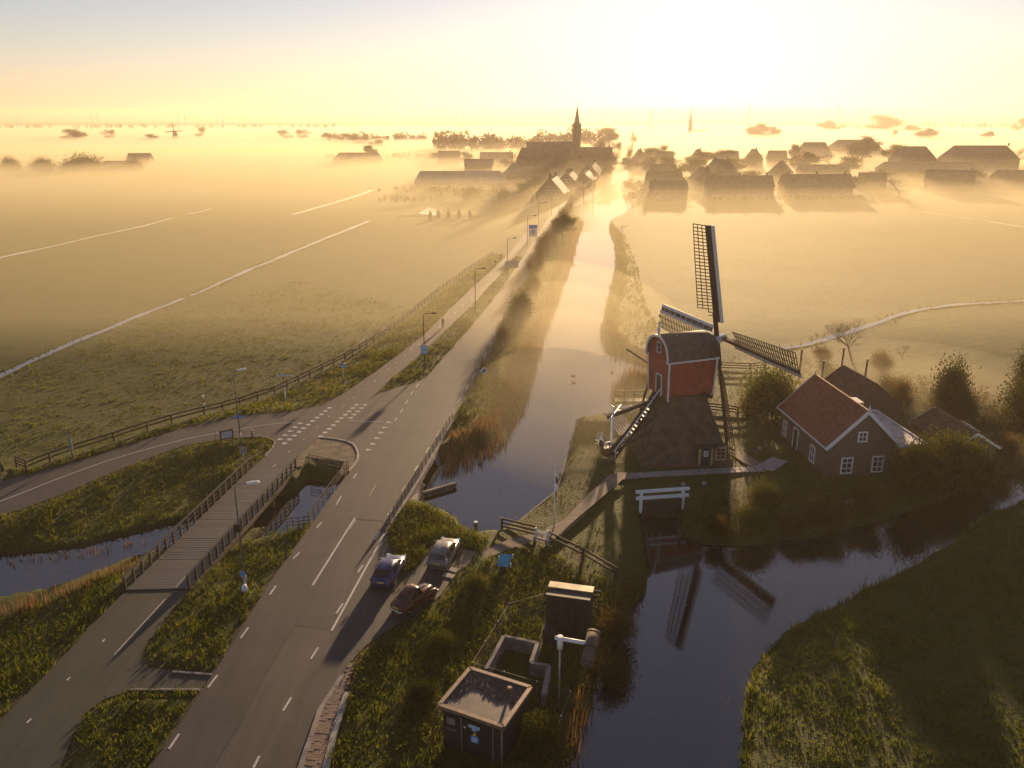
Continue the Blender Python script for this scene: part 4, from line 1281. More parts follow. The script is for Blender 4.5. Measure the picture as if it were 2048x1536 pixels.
def shed(name, label, L_e, R_e, apex_z, eave_z, depth, m_roof, m_wall, edge=M_WHITE, cols=20, rows=8):
    """small gabled outbuilding: front gable between two ground points"""
    a, b_ = Vector(L_e), Vector(R_e)
    u = (b_ - a).normalized(); v = Vector((-u.y, u.x)); hw = (b_ - a).length / 2
    c = (a + b_) / 2 + v * depth / 2
    t0 = thing(name, label, "shed", (c.x, c.y, ZG))
    uu, vv = Vector((u.x, u.y, 0)), Vector((v.x, v.y, 0))
    gable_box(t0, c, uu, vv, hw, depth / 2, ZG - .3, eave_z, apex_z, m_wall)
    cc = Vector((c.x, c.y, 0))
    for s in (-1, 1):
        nr_ = (uu * s * (apex_z - eave_z) + ZX * hw).normalized()
        q = [cc + uu * s * (hw + .3) - vv * (depth / 2 + .3) + ZX * (eave_z - .25), cc + uu * s * (hw + .3) + vv * (depth / 2 + .3) + ZX * (eave_z - .25),
             cc + vv * (depth / 2 + .3) + ZX * apex_z, cc - vv * (depth / 2 + .3) + ZX * apex_z]
        ro = MB().add([p + nr_ * .02 for p in q] + [p + nr_ * .1 for p in q], [(0, 1, 2, 3), (7, 6, 5, 4), (0, 4, 5, 1), (1, 5, 6, 2), (2, 6, 7, 3), (3, 7, 4, 0)]).build("roof", m_roof, t0)
        q2 = [p + nr_ * .08 for p in q]
        pantiles(ro, q2[0], q2[1], q2[3], q2[2], cols, rows, m_roof)
        for e in (-1, 1):
            if edge:
                MB().bar(cc + uu * s * (hw + .35) + vv * e * (depth / 2 + .33) + ZX * (eave_z - .27), cc + vv * e * (depth / 2 + .33) + ZX * (apex_z + .03), 0.08, 0.24, up=nr_).build("barge_board", edge, t0)
    return t0


M_TILE2 = mat("brown_pantile", (0.12, 0.062, 0.042), 0.8, var=0.35, scale=2, bump=0.2)
sh1 = shed("outbuilding", "low outbuilding with brown tiled roof and white edges among the shrubs", (44.2, 76.8), (48.7, 77.1), 3.4, 2.1, 7.2, M_TILE2, M_BRICK2, cols=20, rows=9)
for k in range(3):
    m = MB(); m.bar((47.3, 79.6 + k * .9, 3.1), (48.4, 79.65 + k * .9, 2.55), 0.06, 0.06)
    m.build("roof_window", M_WHITE, sh1)
shed("barn", "small tiled barn peeping up behind the brick house", (37.2, 88.2), (44.6, 89.2), 4.9, 2.0, 6.5, M_TILE2, M_BRICK2, None, 20, 10)
POLE_L = ["dark pole rising just beside the mill sail tip and house ridge", "dark pole in front of the small tiled barn roof", "slim dark pole behind the barn roof near the bare tree", "dark pole standing apart just past the barn towards the shrubs"]
for (x, y), z in zip([(38.64, 105.95), (40.39, 102.52), (43.05, 103.15), (44.05, 98.12)], (3.94, 3.42, 4.92, 4.84)):
    t0 = thing("tarred_pole", POLE_L.pop(0), "pole", (x, y, ZG), group="dark poles behind the brick house")
    MB().tube([(x, y, ZG - .3), (x, y, z)], [0.14, 0.12], 8).build("pole", M_WOOD, t0)
    MB().tube([(x, y, z), (x, y, z + .08)], 0.16, 8).build("pole_cap", M_WOOD, t0)

# ------------------------------------------------------------------ pumping station by the pond
M_GRAVEL = mat("roof_gravel", (0.13, 0.10, 0.085), 0.95, var=0.6, scale=9, bump=1.0, bscale=40)
M_ROOFFELT = mat("wet_roofing_felt", (0.115, 0.082, 0.070), 0.5, var=0.35, scale=1.5)
M_ZINC = mat("zinc_edge", (0.23, 0.16, 0.12), 0.5, metal=0.3, var=0.2)
M_DARKWALL = mat("black_boarding", (0.016, 0.014, 0.014), 0.7, var=0.3, scale=3)
M_SIGNB = mat("sign_blue", (0.05, 0.22, 0.62), 0.5, var=0.05)
M_SIGNP = mat("sign_pale_blue", (0.36, 0.50, 0.72), 0.5, var=0.05)
M_YELLOW = mat("sign_yellow", (0.70, 0.48, 0.08), 0.5, var=0.05)
M_SIGNR = mat("sign_red", (0.45, 0.05, 0.04), 0.5, var=0.1)
ZP = 2.3
c4 = [Vector(p) for p in [(-2.59, 41.45), (1.03, 39.69), (-0.16, 36.63), (-4.24, 38.21)]]
cen = (c4[0] + c4[1] + c4[2] + c4[3]) / 4
ps = thing("pump_house", "black boarded pump house with flat gravel roof beside the pond", "pump house", (cen.x, cen.y, ZG))
ex = (c4[1] - c4[0]).normalized(); ey = (c4[0] - c4[3]); ey = (ey - ex * ey.dot(ex)).normalized()
hx_, hy_ = (c4[1] - c4[0]).length / 2, (c4[0] - c4[3]).length / 2


def pq(a, b_, z=0.0):
    p = cen + ex * a + ey * b_
    return Vector((p.x, p.y, z))


def rect(a0, a1, b0, b1): return [pq(a, b_).to_2d()[:] for a, b_ in ((a0, b0), (a1, b0), (a1, b1), (a0, b1))]


MB().prism(rect(-hx_ + .18, hx_ - .18, -hy_ + .18, hy_ - .18), ZG - 1.2, ZP - .22).build("wall", M_DARKWALL, ps)
# boards of the two walls one sees
for i in range(22):
    a = -hx_ + .2 + (2 * hx_ - .4) * (i + .5) / 22
    MB().bar(pq(a, -hy_ + .15, ZG - .8), pq(a, -hy_ + .15, ZP - .24), (2 * hx_ - .4) / 22 - .02, 0.04, up=Vector((ey.x, ey.y, 0))).build("board", M_DARKWALL, ps)
rf = MB().prism(rect(-hx_, hx_, -hy_, hy_), ZP - .2, ZP - .02).build("roof", M_ROOFFELT, ps)
for a0, b0, a1, b1 in ((-hx_, -hy_, hx_, -hy_), (hx_, -hy_, hx_, hy_), (hx_, hy_, -hx_, hy_), (-hx_, hy_, -hx_, -hy_)):
    MB().bar(pq(a0 * .985, b0 * .98, ZP), pq(a1 * .985, b1 * .98, ZP), 0.24, 0.2).build("roof_edge", M_ZINC, rf)
gp = []
for i in range(26):
    an = 2 * PI * i / 26
    gp.append((math.cos(an), math.sin(an)))
poly = [(-hx_ + .2, hy_ - .2), (-hx_ + .2, -hy_ * .55), (-hx_ + .65, -hy_ * .35), (-hx_ + .9, hy_ * .1), (-hx_ * .3, hy_ * .28), (0.0, hy_ * .1), (hx_ * .35, -hy_ * .02), (hx_ * .62, hy_ * .2), (hx_ * .8, hy_ * .05), (hx_ - .2, hy_ * .15), (hx_ - .2, hy_ - .2)]
MB().prism([pq(a, b_).to_2d()[:] for a, b_ in poly], ZP - .018, ZP + .015).build("gravel_patch", M_GRAVEL, rf)
V_, F_ = [], []
for i in range(2600):
    a, b_ = rnd.uniform(-hx_ + .2, hx_ - .2), rnd.uniform(-hy_ + .2, hy_ - .2)
    if sdist(np.array([(a, b_)]), poly)[0] > rnd.uniform(-.05, .25) * (rnd.random() < .3): continue
    p = pq(a, b_, ZP + .015); r = rnd.uniform(.025, .06)
    k = len(V_)
    V_ += [p + Vector((r, 0, 0)), p + Vector((-r * .6, r * .8, 0)), p + Vector((-r * .6, -r * .8, 0)), p + Vector((0, 0, r * 1.1))]
    F_ += [(k, k + 1, k + 3), (k + 1, k + 2, k + 3), (k + 2, k, k + 3)]
g = link("roof_pebbles", np_mesh("roof_pebbles", [v - Vector(ORIGIN[ps.name]) for v in V_], F_, M_GRAVEL), rf); g['kind'] = 'stuff'
nf = Vector((-ey.x, -ey.y, 0)); uf = Vector((ex.x, ex.y, 0))
dpl = pq(-.35, -hy_ + .11, 0)
MB().bar(pq(.35, -hy_ + .1, ZG - .6), pq(.35, -hy_ + .1, 1.9), 2.0, 0.05, up=nf).build("door", M_BLACK, ps)
for a in (-.62, 1.36):
    MB().bar(pq(a, -hy_ + .07, ZG - .6), pq(a, -hy_ + .07, 1.95), 0.05, 0.06, up=nf).build("door_edge", M_STEEL, ps)
MB().bar(pq(-1.6, -hy_ + .09, 0.9), pq(-.95, -hy_ + .09, 0.9), 0.07, 0.05).build("door_bolt", M_STEEL, ps)


def plate(a0, a1, z0, z1, m, name, par, off=.05, m2=None):
    return MB().bar(pq((a0 + a1) / 2, -hy_ + off, z0), pq((a0 + a1) / 2, -hy_ + off, z1), a1 - a0, 0.02, up=nf).build(name, m, par)


sg = plate(-.15, .55, 1.52, 1.72, M_SIGNP, "sign_plate", ps)
plate(.05, .35, 1.36, 1.50, M_SIGNP, "sign_plate", ps)
s2 = plate(-.03, .47, .58, 1.02, M_SIGNB, "sign_plate", ps)
for z in (.66, .74, .82, .9): plate(.05 + .02 * (z > .8), .4 - .06 * (z < .7), z, z + .03, M_WHITE, "sign_line", s2, .035)
tri = MB(); a_, b_, c_ = pq(.08, -hy_ + .05, 1.06), pq(.36, -hy_ + .05, 1.06), pq(.22, -hy_ + .05, 1.32)
tri.add([a_, b_, c_, a_ + nf * .02, b_ + nf * .02, c_ + nf * .02], [(0, 1, 2), (5, 4, 3), (0, 3, 4, 1), (1, 4, 5, 2), (2, 5, 3, 0)]).build("warning_triangle", M_YELLOW, ps)
plate(-.45, -.35, 1.35, 1.45, M_WHITE, "lock_plate", ps)

MB().tube([pq(hx_ - .12, -hy_ + .06, ZP - .25), pq(hx_ - .12, -hy_ + .06, ZG - .6)], .05, 8).build("downpipe", M_ZINC, ps)
MB().tube([pq(hx_ * .55, hy_ * .45, ZP), pq(hx_ * .55, hy_ * .45, ZP + .35), pq(hx_ * .55, hy_ * .45, ZP + .36), pq(hx_ * .55, hy_ * .45, ZP + .46)], [.09, .09, .17, .12], 10).build("roof_vent", M_ZINC, rf)
MB().bar(pq(-1.3, -hy_ + .08, 1.25), pq(-1.3, -hy_ + .08, 1.65), .5, .04, up=nf).build("wall_vent", M_STEEL, ps)

# trash screen cleaner: tall dark housing, sunlight on its top painted as a yellow sheet
sc0 = Vector((3.77, 48.41))
su = Vector((0.97, -0.24)); sv = Vector((0.24, 0.97))
sh = thing("screen_housing", "tall black steel housing with sunlight painted yellow on its top", "machine housing", (sc0.x, sc0.y, ZG))


def sq(a, b_, z=0.0):
    p = sc0 + su * a + sv * b_
    return Vector((p.x, p.y, z))


def srect(a0, a1, b0, b1): return [sq(a, b_).to_2d()[:] for a, b_ in ((a0, b0), (a1, b0), (a1, b1), (a0, b1))]


M_SCREEN = mat("black_steel", (0.014, 0.014, 0.015), 0.6, var=0.4, scale=6)
M_SUNLIT_TOP = mat("painted_sunlit_top", (0.52, 0.42, 0.24), 0.35, metal=0.2, var=0.25, scale=1.2)  # yellow of the low sun put into the colour of the black top
MB().prism(srect(-1.5, 1.5, 0, 1.5), ZG - .8, 2.75).build("housing", M_SCREEN, sh)
MB().prism(srect(-1.55, 1.55, 0.9, 1.62), 2.76, 2.84).build("painted_sunlit_top", M_SUNLIT_TOP, sh)
for i in range(13):
    a = -1.4 + i * 2.8 / 12
    MB().bar(sq(a, -.05, ZG), sq(a, -.05, 2.55), 0.06, 0.06).build("screen_bar", M_SCREEN, sh)
MB().prism(srect(-1.5, -0.4, -1.1, -.15), ZG - .3, 0.65).build("control_box", M_SCREEN, sh)
# concrete basin
bas = thing("concrete_basin", "open concrete settling basin with mossy walls", "basin", (*(0.36, 45.43), ZG))


def wall(p, q, z0, z1, t=0.25):
    MB().bar((p[0], p[1], (z0 + z1) / 2), (q[0], q[1], (z0 + z1) / 2), t, z1 - z0).build("wall", M_CONC, bas)


b1, b2, b3, b4, b5, b6 = [(-0.54, 47.30), (1.68, 46.53), (1.21, 44.48), (2.34, 44.13), (1.86, 41.29), (-1.64, 43.83)]
for p, q in ((b1, b2), (b2, b3), (b3, b4), (b4, b5), (b1, b6)): wall(p, q, -1.4, 0.55)
MB().sheet([b1, b6, b5, b4, b3, b2], -0.85).build("basin_floor", mat("basin_silt", (0.05, 0.036, 0.028), 0.8, var=0.4, scale=2, bump=.5), bas, recalc=False)
# white pipe mast
pmx, pmy = (2.79, 40.94)
pm = thing("pipe_mast", "thin mast with white pipe arm beside the screen housing", "mast", (pmx, pmy, ZG))
MB().tube([(pmx, pmy, ZG), (pmx, pmy, 4.6)], 0.06, 8).build("mast", M_STEEL, pm)
e0 = Vector((pmx, pmy, 4.6))
MB().tube([e0 + Vector((0, 0, -.5)), e0 + Vector((0, 0, .35))], 0.17, 10).build("pipe_joint", M_WHITE, pm)
MB().tube([e0 + Vector((-.3, .08, .18)), e0 + Vector((1.75, -.35, .05))], 0.12, 8).build("pipe_arm", M_WHITE, pm)
q0 = e0 + Vector((1.75, -.35, .05))
m = MB().tube([q0 + Vector((-.3, -1.0, -.75)), q0 + Vector((.25, .75, .35))], 0.38, 12).build("drum", mat("mossy_drum", (0.10, 0.075, 0.055), 0.7, var=0.4), pm)
for t in (0.05, 0.5, 0.93):
    p = (q0 + Vector((-.3, -1.0, -.75))).lerp(q0 + Vector((.25, .75, .35)), t); dd_ = Vector((.55, 1.75, 1.1)).normalized() * .05
    MB().tube([p - dd_, p + dd_], 0.42, 12).build("drum_hoop", M_TAR, m)


def wire_fence(name, label, pts, base, h, n_per, m=mat("dull_steel", (.10, .09, .085), .6, var=.2), rails=(1.0,), wires=12):
    t0 = thing(name, label, "fence", (*pts[0], base))
    for a, b_ in zip(pts[:-1], pts[1:]):
        a, b_ = Vector(a), Vector(b_)
        k = max(1, round((b_ - a).length / n_per))
        for i in range(k + 1):
            c = a.lerp(b_, i / k)
            MB().tube([(c.x, c.y, base - .4), (c.x, c.y, base + h)], 0.028, 6).build("post", m, t0)
            MB().ball((c.x, c.y, base + h + .03), 0.05, 6, 4).build("post_cap", M_WHITE, t0)
        for r in rails:
            MB().bar((a.x, a.y, base + h * r), (b_.x, b_.y, base + h * r), 0.028, 0.028).build("rail", m, t0)
        wm = MB(); L_ = (b_ - a).length
        for i in range(int(L_ / .28)):
            c = a.lerp(b_, (i + .5) * .28 / L_)
            wm.bar((c.x, c.y, base + .05), (c.x, c.y, base + h), 0.008, 0.008)
        for j in range(1, 5):
            wm.bar((a.x, a.y, base + h * j / 5), (b_.x, b_.y, base + h * j / 5), 0.008, 0.008)
        wm.build("wire_mesh", M_TAR, t0)
    return t0


wire_fence("wire_fence", "thin wire mesh fence around the concrete basin", [(6.31, 51.68), (4.24, 52.27), (-0.21, 50.08), (-2.46, 43.54), (3.46, 40.82), (2.78, 38.72)], -0.5, 1.7, 2.2)

# ------------------------------------------------------------------ street furniture
def lamp(name, label, base, h, reach, cabinet=None, arm=(1.5, 0.25), m=M_RAIL, head=M_RAIL, sz=1.0):
    t0 = thing(name, label, "street lamp", (*base, -0.05), 0.0, "street lamps along the dike road")
    x, y = base
    z0 = -0.3
    MB().tube([(x, y, z0), (x, y, 1.3)], 0.11 * sz, 8).build("pole_base", m, t0)
    ax, ay = arm
    MB().tube([(x, y, 1.25), (x, y, h - .35), (x + ax * .08, y + ay * .08, h - .12), (x + ax * .25, y + ay * .25, h), (x + ax, y + ay, h + .08)], [0.075 * sz, 0.05 * sz, 0.045 * sz, 0.04 * sz, 0.035 * sz], 8).build("pole", m, t0)
    d = Vector((ax, ay, .08)).normalized()
    p = Vector((x + ax, y + ay, h + .06))
    MB().bar(p - d * .1, p + d * .75, 0.26, 0.13).bar(p + d * .1, p + d * .65, 0.2, 0.2).build("lamp_head", head, t0)
    return t0


l1 = lamp("street_lamp", "pale lamp post with white head on the grass bank between bridge and road", (-19.82, 53.73), 8.6, 1.5, arm=(1.0, .12), m=M_STEEL, head=M_LAMPC, sz=1.2)
for z, s_, mm, nm in ((4.9, 0.5, M_BLACK, "small_sign"), (1.25, .34, M_SIGNB, "blue_plate")):
    x, y = (-19.82, 53.73)
    MB().bar((x - .1, y - .1, z), (x - .1, y - .1, z + s_ * 1.1), s_, 0.04, up=(0, 1, 0)).build(nm, mm, l1)
x, y = (-19.76, 53.53)
MB().ball((x, y - .25, 0.35), (0.24, 0.2, 0.42), 10, 8).build("white_bag", mat("white_plastic", (0.75, 0.76, 0.78), 0.4, var=.1, bump=.6, scale=5), l1)
l2 = lamp("street_lamp", "slim lamp post with pale head beside the notice board", (-29.18, 82.50), 8.2, 1.2, arm=(.5, .15), m=M_STEEL, head=M_LAMPC)
x, y = (-29.18, 82.50)
for a_ in (0.3, 1.9):
    MB().bar((x - math.cos(a_) * .55, y - math.sin(a_) * .3, 3.05 + a_ * .12), (x + math.cos(a_) * .55, y + math.sin(a_) * .3, 3.05 + a_ * .12), 0.05, 0.24).build("street_name_plate", M_SIGNB, l2)
l3 = lamp("street_lamp", "dark lamp post carrying a bright blue sign, beside the cyclist", (-12.10, 109.71), 8.0, 1.5, arm=(1.1, .05))
x, y = (-12.10, 109.71)
for z0, z1 in ((2.35, 2.95), (3.0, 3.55)):
    o = MB().bar((x, y - .12, z0), (x, y - .12, z1), 1.0, 0.05, up=(0, 1, 0)).build("blue_sign", mat("bright_sign_blue", (0.06, 0.34, 0.66), 0.45, var=.05), l3)
    MB().bar((x, y - .16, z0 + .12), (x, y - .16, z1 - .12), .12, .02, up=(0, 1, 0)).build("sign_mark", M_WHITE, o)
    MB().bar((x - .28, y - .16, (z0 + z1) / 2 - .03), (x - .28, y - .16, (z0 + z1) / 2 + .08), .3, .02, up=(0, 1, 0)).build("sign_mark", M_WHITE, o)
    MB().bar((x + .28, y - .16, (z0 + z1) / 2 - .08), (x + .28, y - .16, (z0 + z1) / 2 + .05), .3, .02, up=(0, 1, 0)).build("sign_mark", M_WHITE, o)
lamp("street_lamp", "plain dark lamp post midway along the cycle path", (-6.51, 143.82), 8.1, 1.5, arm=(1.2, .1))
l5 = lamp("street_lamp", "dark lamp post with a small grey box, next to the grey sign back", (-1.01, 182.98), 7.9, 1.5, arm=(1.2, .1))
x, y = (-1.01, 182.98)
MB().bar((x, y - .15, 1.6), (x, y - .15, 2.9), 1.1, 0.4, up=(0, 1, 0)).build("grey_box", M_STEEL, l5)
lamp("street_lamp", "hazy lamp post next to the blue village sign", (4.24, 226.54), 7.9, 1.5, arm=(1.6, .1))
lamp("street_lamp", "hazy lamp post between the village sign and the gabled house", (8.28, 260.15), 8.0, 1.5, arm=(1.6, .1))
lamp("street_lamp", "faint lamp post in front of the gabled house", (13.95, 295.37), 8.0, 1.5, arm=(1.6, .1))
lamp("street_lamp", "faint far lamp post near the bare trees by the river", (22.07, 337.11), 8.0, 1.5, arm=(1.8, .1))

# signs
def post(t0, x, y, z1, r=0.04, m=M_STEEL, z0=-0.6): return MB().tube([(x, y, z0), (x, y, z1)], r, 6).build("post", m, t0)


x, y = (-29.81, 80.14)
nb_ = thing("notice_board", "framed notice board on two legs at the grass tip", "notice board", (x, y, 0))
for px in [(-30.20, 79.74), (-29.27, 80.41)]:
    MB().bar((*px, -.3), (*px, 2.6), 0.09).build("leg", M_BLACK, nb_)
pa, pb_ = Vector((-30.20, 79.74)), Vector((-29.27, 80.41))
un = Vector((pb_ - pa).normalized().to_3d()); nn = Vector((un.y, -un.x, 0))
ca = Vector((*((pa + pb_) / 2), 2.05))
MB().bar(ca - ZX * .5, ca + ZX * .5, (pb_ - pa).length + .25, 0.08, up=nn).build("panel", M_BLACK, nb_)
MB().bar(ca - ZX * .38 + nn * .06, ca + ZX * .36 + nn * .06, (pb_ - pa).length - .05, 0.02, up=nn).build("map_sheet", mat("map_sheet", (0.42, 0.46, 0.52), .3, var=.3, scale=3), nb_)
for nm, lb, px, h, mm in (("bollard", "dark bollard at the tip of the grass by the branch road", (-28.42, 84.09), 1.0, M_BLACK), ("marker_post", "thin leaning marker stake beside the notice board", (-31.73, 82.22), 1.8, M_RAIL)):
    t0 = thing(nm, lb, "bollard" if nm == "bollard" else "post", (*px, 0))
    MB().tube([(*px, -.3), (*px, h)], 0.10 if nm == "bollard" else 0.035, 8).build("shaft", mm, t0)
    MB().tube([(*px, h), (*px, h + .06)], 0.085 if nm == "bollard" else 0.03, 8).build("tip", M_WHITE, t0)
px = (-3.10, 63.57)
t0 = thing("bollard", "dark mooring bollard with white top at the water end of the grass mound", "bollard", (*px, -.3))
MB().tube([(*px, -.6), (*px, .45)], .16, 10).build("shaft", M_BLACK, t0); MB().tube([(*px, .45), (*px, .55)], .17, 10).build("tip", M_WHITE, t0)
# signpost with red and white bands and pointing arms
x, y = (-28.52, 98.22)
t0 = thing("signpost", "white signpost with red bands and pointing arms by the dike fence", "signpost", (x, y, -.3))
MB().tube([(x, y, -.6), (x, y, .7)], .09, 8).build("post", M_WHITE, t0)
for z0, mm in ((.7, M_WHITE), (1.2, mat("band_purple", (0.25, 0.10, 0.22), .5)), (1.7, M_SIGNR), (2.2, M_SIGNR)):
    MB().tube([(x, y, z0), (x, y, z0 + .5)], .085, 8).build("post_band", mm, t0)
for an, z in ((.1, 2.75), (2.2, 2.9), (3.3, 2.8)):
    MB().bar((x, y, z), (x + math.cos(an) * .95, y + math.sin(an) * .95, z), .04, .17).build("pointing_arm", M_SIGNP, t0)
x, y = (-37.05, 93.62)
t0 = thing("marker_post", "short white and red banded post standing in the field by the fence", "post", (x, y, -.5))
for i in range(5):
    MB().tube([(x, y, -.6 + i * .48), (x, y, -.14 + i * .48)], .12, 8).build("post_band", M_WHITE if i % 2 == 0 else M_SIGNR, t0)
x, y = (-45.25, 78.59)
t0 = thing("route_sign", "narrow pale green route sign on a post by the branch road", "sign", (x, y, -.3))
post(t0, x, y, 2.5, .05)
MB().bar((x, y - .06, .9), (x, y - .06, 2.55), .3, .05, up=(0, 1, 0)).build("panel", mat("pale_green_panel", (0.20, 0.27, 0.22), .5), t0)
# round blue cycle sign
x, y = (-22.27, 104.03)
t0 = thing("cycle_sign", "round blue sign on a thin post in the grass of the dike", "sign", (x, y, -.2))
post(t0, x, y, 2.1)
n_ = Vector((.35, -1, 0)).normalized(); c_ = Vector((x, y, 2.35))
d_ = MB().tube([c_ - n_ * .0, c_ + n_ * .04], .36, 18).build("disc", M_SIGNB, t0)
u_ = Vector((1, .35, 0)).normalized()
for k in (-.13, .13):
    MB().tube([c_ + n_ * .045 + u_ * k - ZX * .06, c_ + n_ * .055 + u_ * k - ZX * .06], .10, 10).build("symbol", M_WHITE, d_)
MB().bar(c_ + n_ * .05 - u_ * .12 + ZX * .02, c_ + n_ * .05 + u_ * .13 + ZX * .08, .03, .02).build("symbol", M_WHITE, d_)
# end of priority road diamond and its neighbour
x, y = (-3.77, 101.82)
t0 = thing("priority_sign", "white diamond sign with dark stripes leaning over the reed bank", "sign", (x, y, -.1))
post(t0, x, y, 2.0)
c_ = Vector((x + .15, y, 2.3)); n_ = Vector((-.1, -1, .35)).normalized(); u_ = Vector((1, 0, 0)); v_ = n_.cross(u_).normalized()
if v_.z < 0: v_ = -v_
def dia(r, off, m, nm, par):
    vs = [c_ + n_ * off + q * r for q in (u_, v_, -u_, -v_)]
    return MB().add(vs + [v - n_ * .02 for v in vs], [(0, 1, 2, 3), (7, 6, 5, 4), (0, 4, 5, 1), (1, 5, 6, 2), (2, 6, 7, 3), (3, 7, 4, 0)]).build(nm, m, par)
dd_ = dia(.52, 0, M_WHITE, "sign_plate", t0); dia(.33, .035, mat("sign_grey", (.32, .30, .26), .5), "sign_centre", dd_)
for k in (-.09, 0, .09):
    q = c_ + n_ * .05 + (u_ - v_) * k * .7
    MB().bar(q - (u_ + v_) * .22, q + (u_ + v_) * .22, .05, .015, up=n_).build("stripe", M_BLACK, dd_)
x, y = (-5.35, 94.48)
t0 = thing("marker_post", "tall thin dark stake at the end of the bridge railing", "post", (x, y, -.1))
MB().tube([(x, y, -.4), (x, y, 2.6)], .045, 6).build("shaft", M_BLACK, t0); MB().tube([(x, y, 2.3), (x, y, 2.45)], .06, 6).build("reflector", M_WHITE, t0)
# village signs
x, y = (0.11, 181.69)
t0 = thing("sign_board", "grey back of a wide board on two legs by the road", "sign", (x, y, -.1))
for k in (-.9, .9): post(t0, x + k, y, 1.6, .05)
MB().bar((x, y, 1.6), (x, y, 3.2), 2.6, .06, up=(0, 1, 0)).build("panel", M_STEEL, t0)
x, y = (5.72, 225.39)
t0 = thing("village_sign", "hazy village sign with blue head and coat of arms", "sign", (x, y, -.1))
for k in (-1.0, 1.0): post(t0, x + k, y, 2.6, .05)
MB().bar((x, y, 4.55), (x, y, 5.6), 2.3, .08, up=(0, 1, 0)).build("blue_panel", M_SIGNB, t0)
pn = MB().bar((x, y, 2.5), (x, y, 4.5), 2.2, .08, up=(0, 1, 0)).build("white_panel", M_WHITE, t0)
MB().add([(x - .5, y - .06, 4.2), (x + .5, y - .06, 4.2), (x + .5, y - .06, 3.4), (x, y - .06, 2.8), (x - .5, y - .06, 3.4)], [(0, 1, 2, 3, 4)]).build("coat_of_arms", M_SIGNR, pn)
MB().add([(x - .25, y - .09, 4.0), (x + .25, y - .09, 4.0), (x + .25, y - .09, 3.5), (x, y - .09, 3.2), (x - .25, y - .09, 3.5)], [(0, 1, 2, 3, 4)]).build("shield", M_SIGNB, pn)
# sign by the bridge rail, plate on the branch verge
x, y = (-27.07, 76.88)
t0 = thing("sign_board", "grey rectangular sign back at the corner of the timber bridge", "sign", (x, y, 0))
post(t0, x, y, 1.9); MB().bar((x, y, 1.2), (x, y, 2.0), .7, .05, up=(0, 1, 0)).build("panel", M_STEEL, t0)

# info lectern with blue board
x, y = (-0.62, 56.67)
t0 = thing("info_board", "blue topped information lectern standing in the rough grass", "information board", (x, y, -.5))
MB().bar((x - .1, y, -.7), (x - .1, y, .55), .5, .3, up=(0, 1, 0)).build("pedestal", M_BLACK, t0)
MB().add([(x - .55, y - .3, .52), (x + .35, y - .3, .40), (x + .62, y + .35, 1.1), (x - .28, y + .35, 1.22), (x - .55, y - .3, .47), (x + .35, y - .3, .35), (x + .62, y + .35, 1.05), (x - .28, y + .35, 1.17)], [(0, 1, 2, 3), (7, 6, 5, 4), (0, 4, 5, 1), (1, 5, 6, 2), (2, 6, 7, 3), (3, 7, 4, 0)]).build("board", mat("info_blue", (0.05, 0.33, 0.50), .35, var=.15, scale=2), t0)
STK = ["white tipped stake on the road side of the information lectern", "white tipped stake on the far side of the information lectern", "white tipped stake low in front of the information lectern"]
for (px, py) in [(-1.11, 57.80), (0.00, 58.03), (-0.16, 56.67)]:
    tt = thing("marker_stake", STK.pop(0), "stake", (px, py, -.5), group="white tipped stakes around the lectern")
    MB().bar((px, py, -.8), (px + .05, py, .2), .06).build("stake", M_BLACK, tt); MB().bar((px + .05, py, .2), (px + .08, py, .55), .07).build("tip", M_WHITE, tt)

# ------------------------------------------------------------------ post and rail fences
def rail_fence(name, label, pts, step, h=1.1, zs=(1.0, .55), m=M_WOOD, base=None, w=.2):
    t0 = thing(name, label, "fence", (*pts[0], -.5))
    p2 = resample(pts, step)
    prev = None
    for p in p2:
        b = gz(*p) if base is None else base
        MB().bar((p[0], p[1], b - .3), (p[0], p[1], b + h), w).build("post", m, t0)
        if prev:
            for z in zs:
                MB().bar((prev[0], prev[1], prev[2] + z), (p[0], p[1], b + z), .06, .18).build("rail", m, t0)
        prev = (p[0], p[1], b)
    return t0


rail_fence("dike_fence", "long wooden post and rail fence along the foot of the dike", [(-48.20, 75.30), (-46.03, 79.98), (-43.39, 83.73), (-41.11, 87.02), (-39.39, 89.56), (-36.81, 92.92), (-33.97, 97.27), (-30.84, 101.79), (-27.96, 108.98), (-24.74, 117.41), (-21.41, 129.62), (-17.92, 149.19), (-14.83, 167.61), (-10.76, 187.58), (-4.99, 210.99)], 2.3)
rail_fence("field_gate", "closed wooden field gate at the end of the dike fence", [(-50.43, 77.39), (-48.21, 75.42)], 2.0, 1.2, (1.1, .75, .4))
rail_fence("field_fence", "short wooden fence stub at the edge of the field beside the gate", [(-54.26, 77.39), (-50.97, 75.78)], 2.0, 1.1)
yf = rail_fence("yard_fence", "dark post and rail fence with white gate at the mill yard", [(-0.87, 64.21), (2.08, 62.43)], 1.8, 1.15, (1.05, .7, .35))
rail_fence("yard_fence", "dark post and rail fence running from the white gate to the pond", [(3.02, 61.74), (5.69, 58.95), (8.03, 55.92)], 2.1, 1.1)
ga, gb_ = Vector((2.01, 61.74)), Vector((3.00, 61.23))
wg = thing("white_gate", "small white picket gate in the dark mill yard fence", "gate", (ga.x, ga.y, -.4))
for p in (ga, gb_): MB().bar((p.x, p.y, -.7), (p.x, p.y, .95), .14).build("gate_post", M_WHITE, wg)
for i in range(6):
    p = ga.lerp(gb_, (i + .8) / 6.6)
    MB().bar((p.x, p.y, -.3), (p.x, p.y, .82), .11, .03).build("picket", M_WHITE, wg)
for z in (0.0, .6): MB().bar((ga.x, ga.y + .05, z), (gb_.x, gb_.y + .05, z), .04, .09).build("gate_rail", M_WHITE, wg)
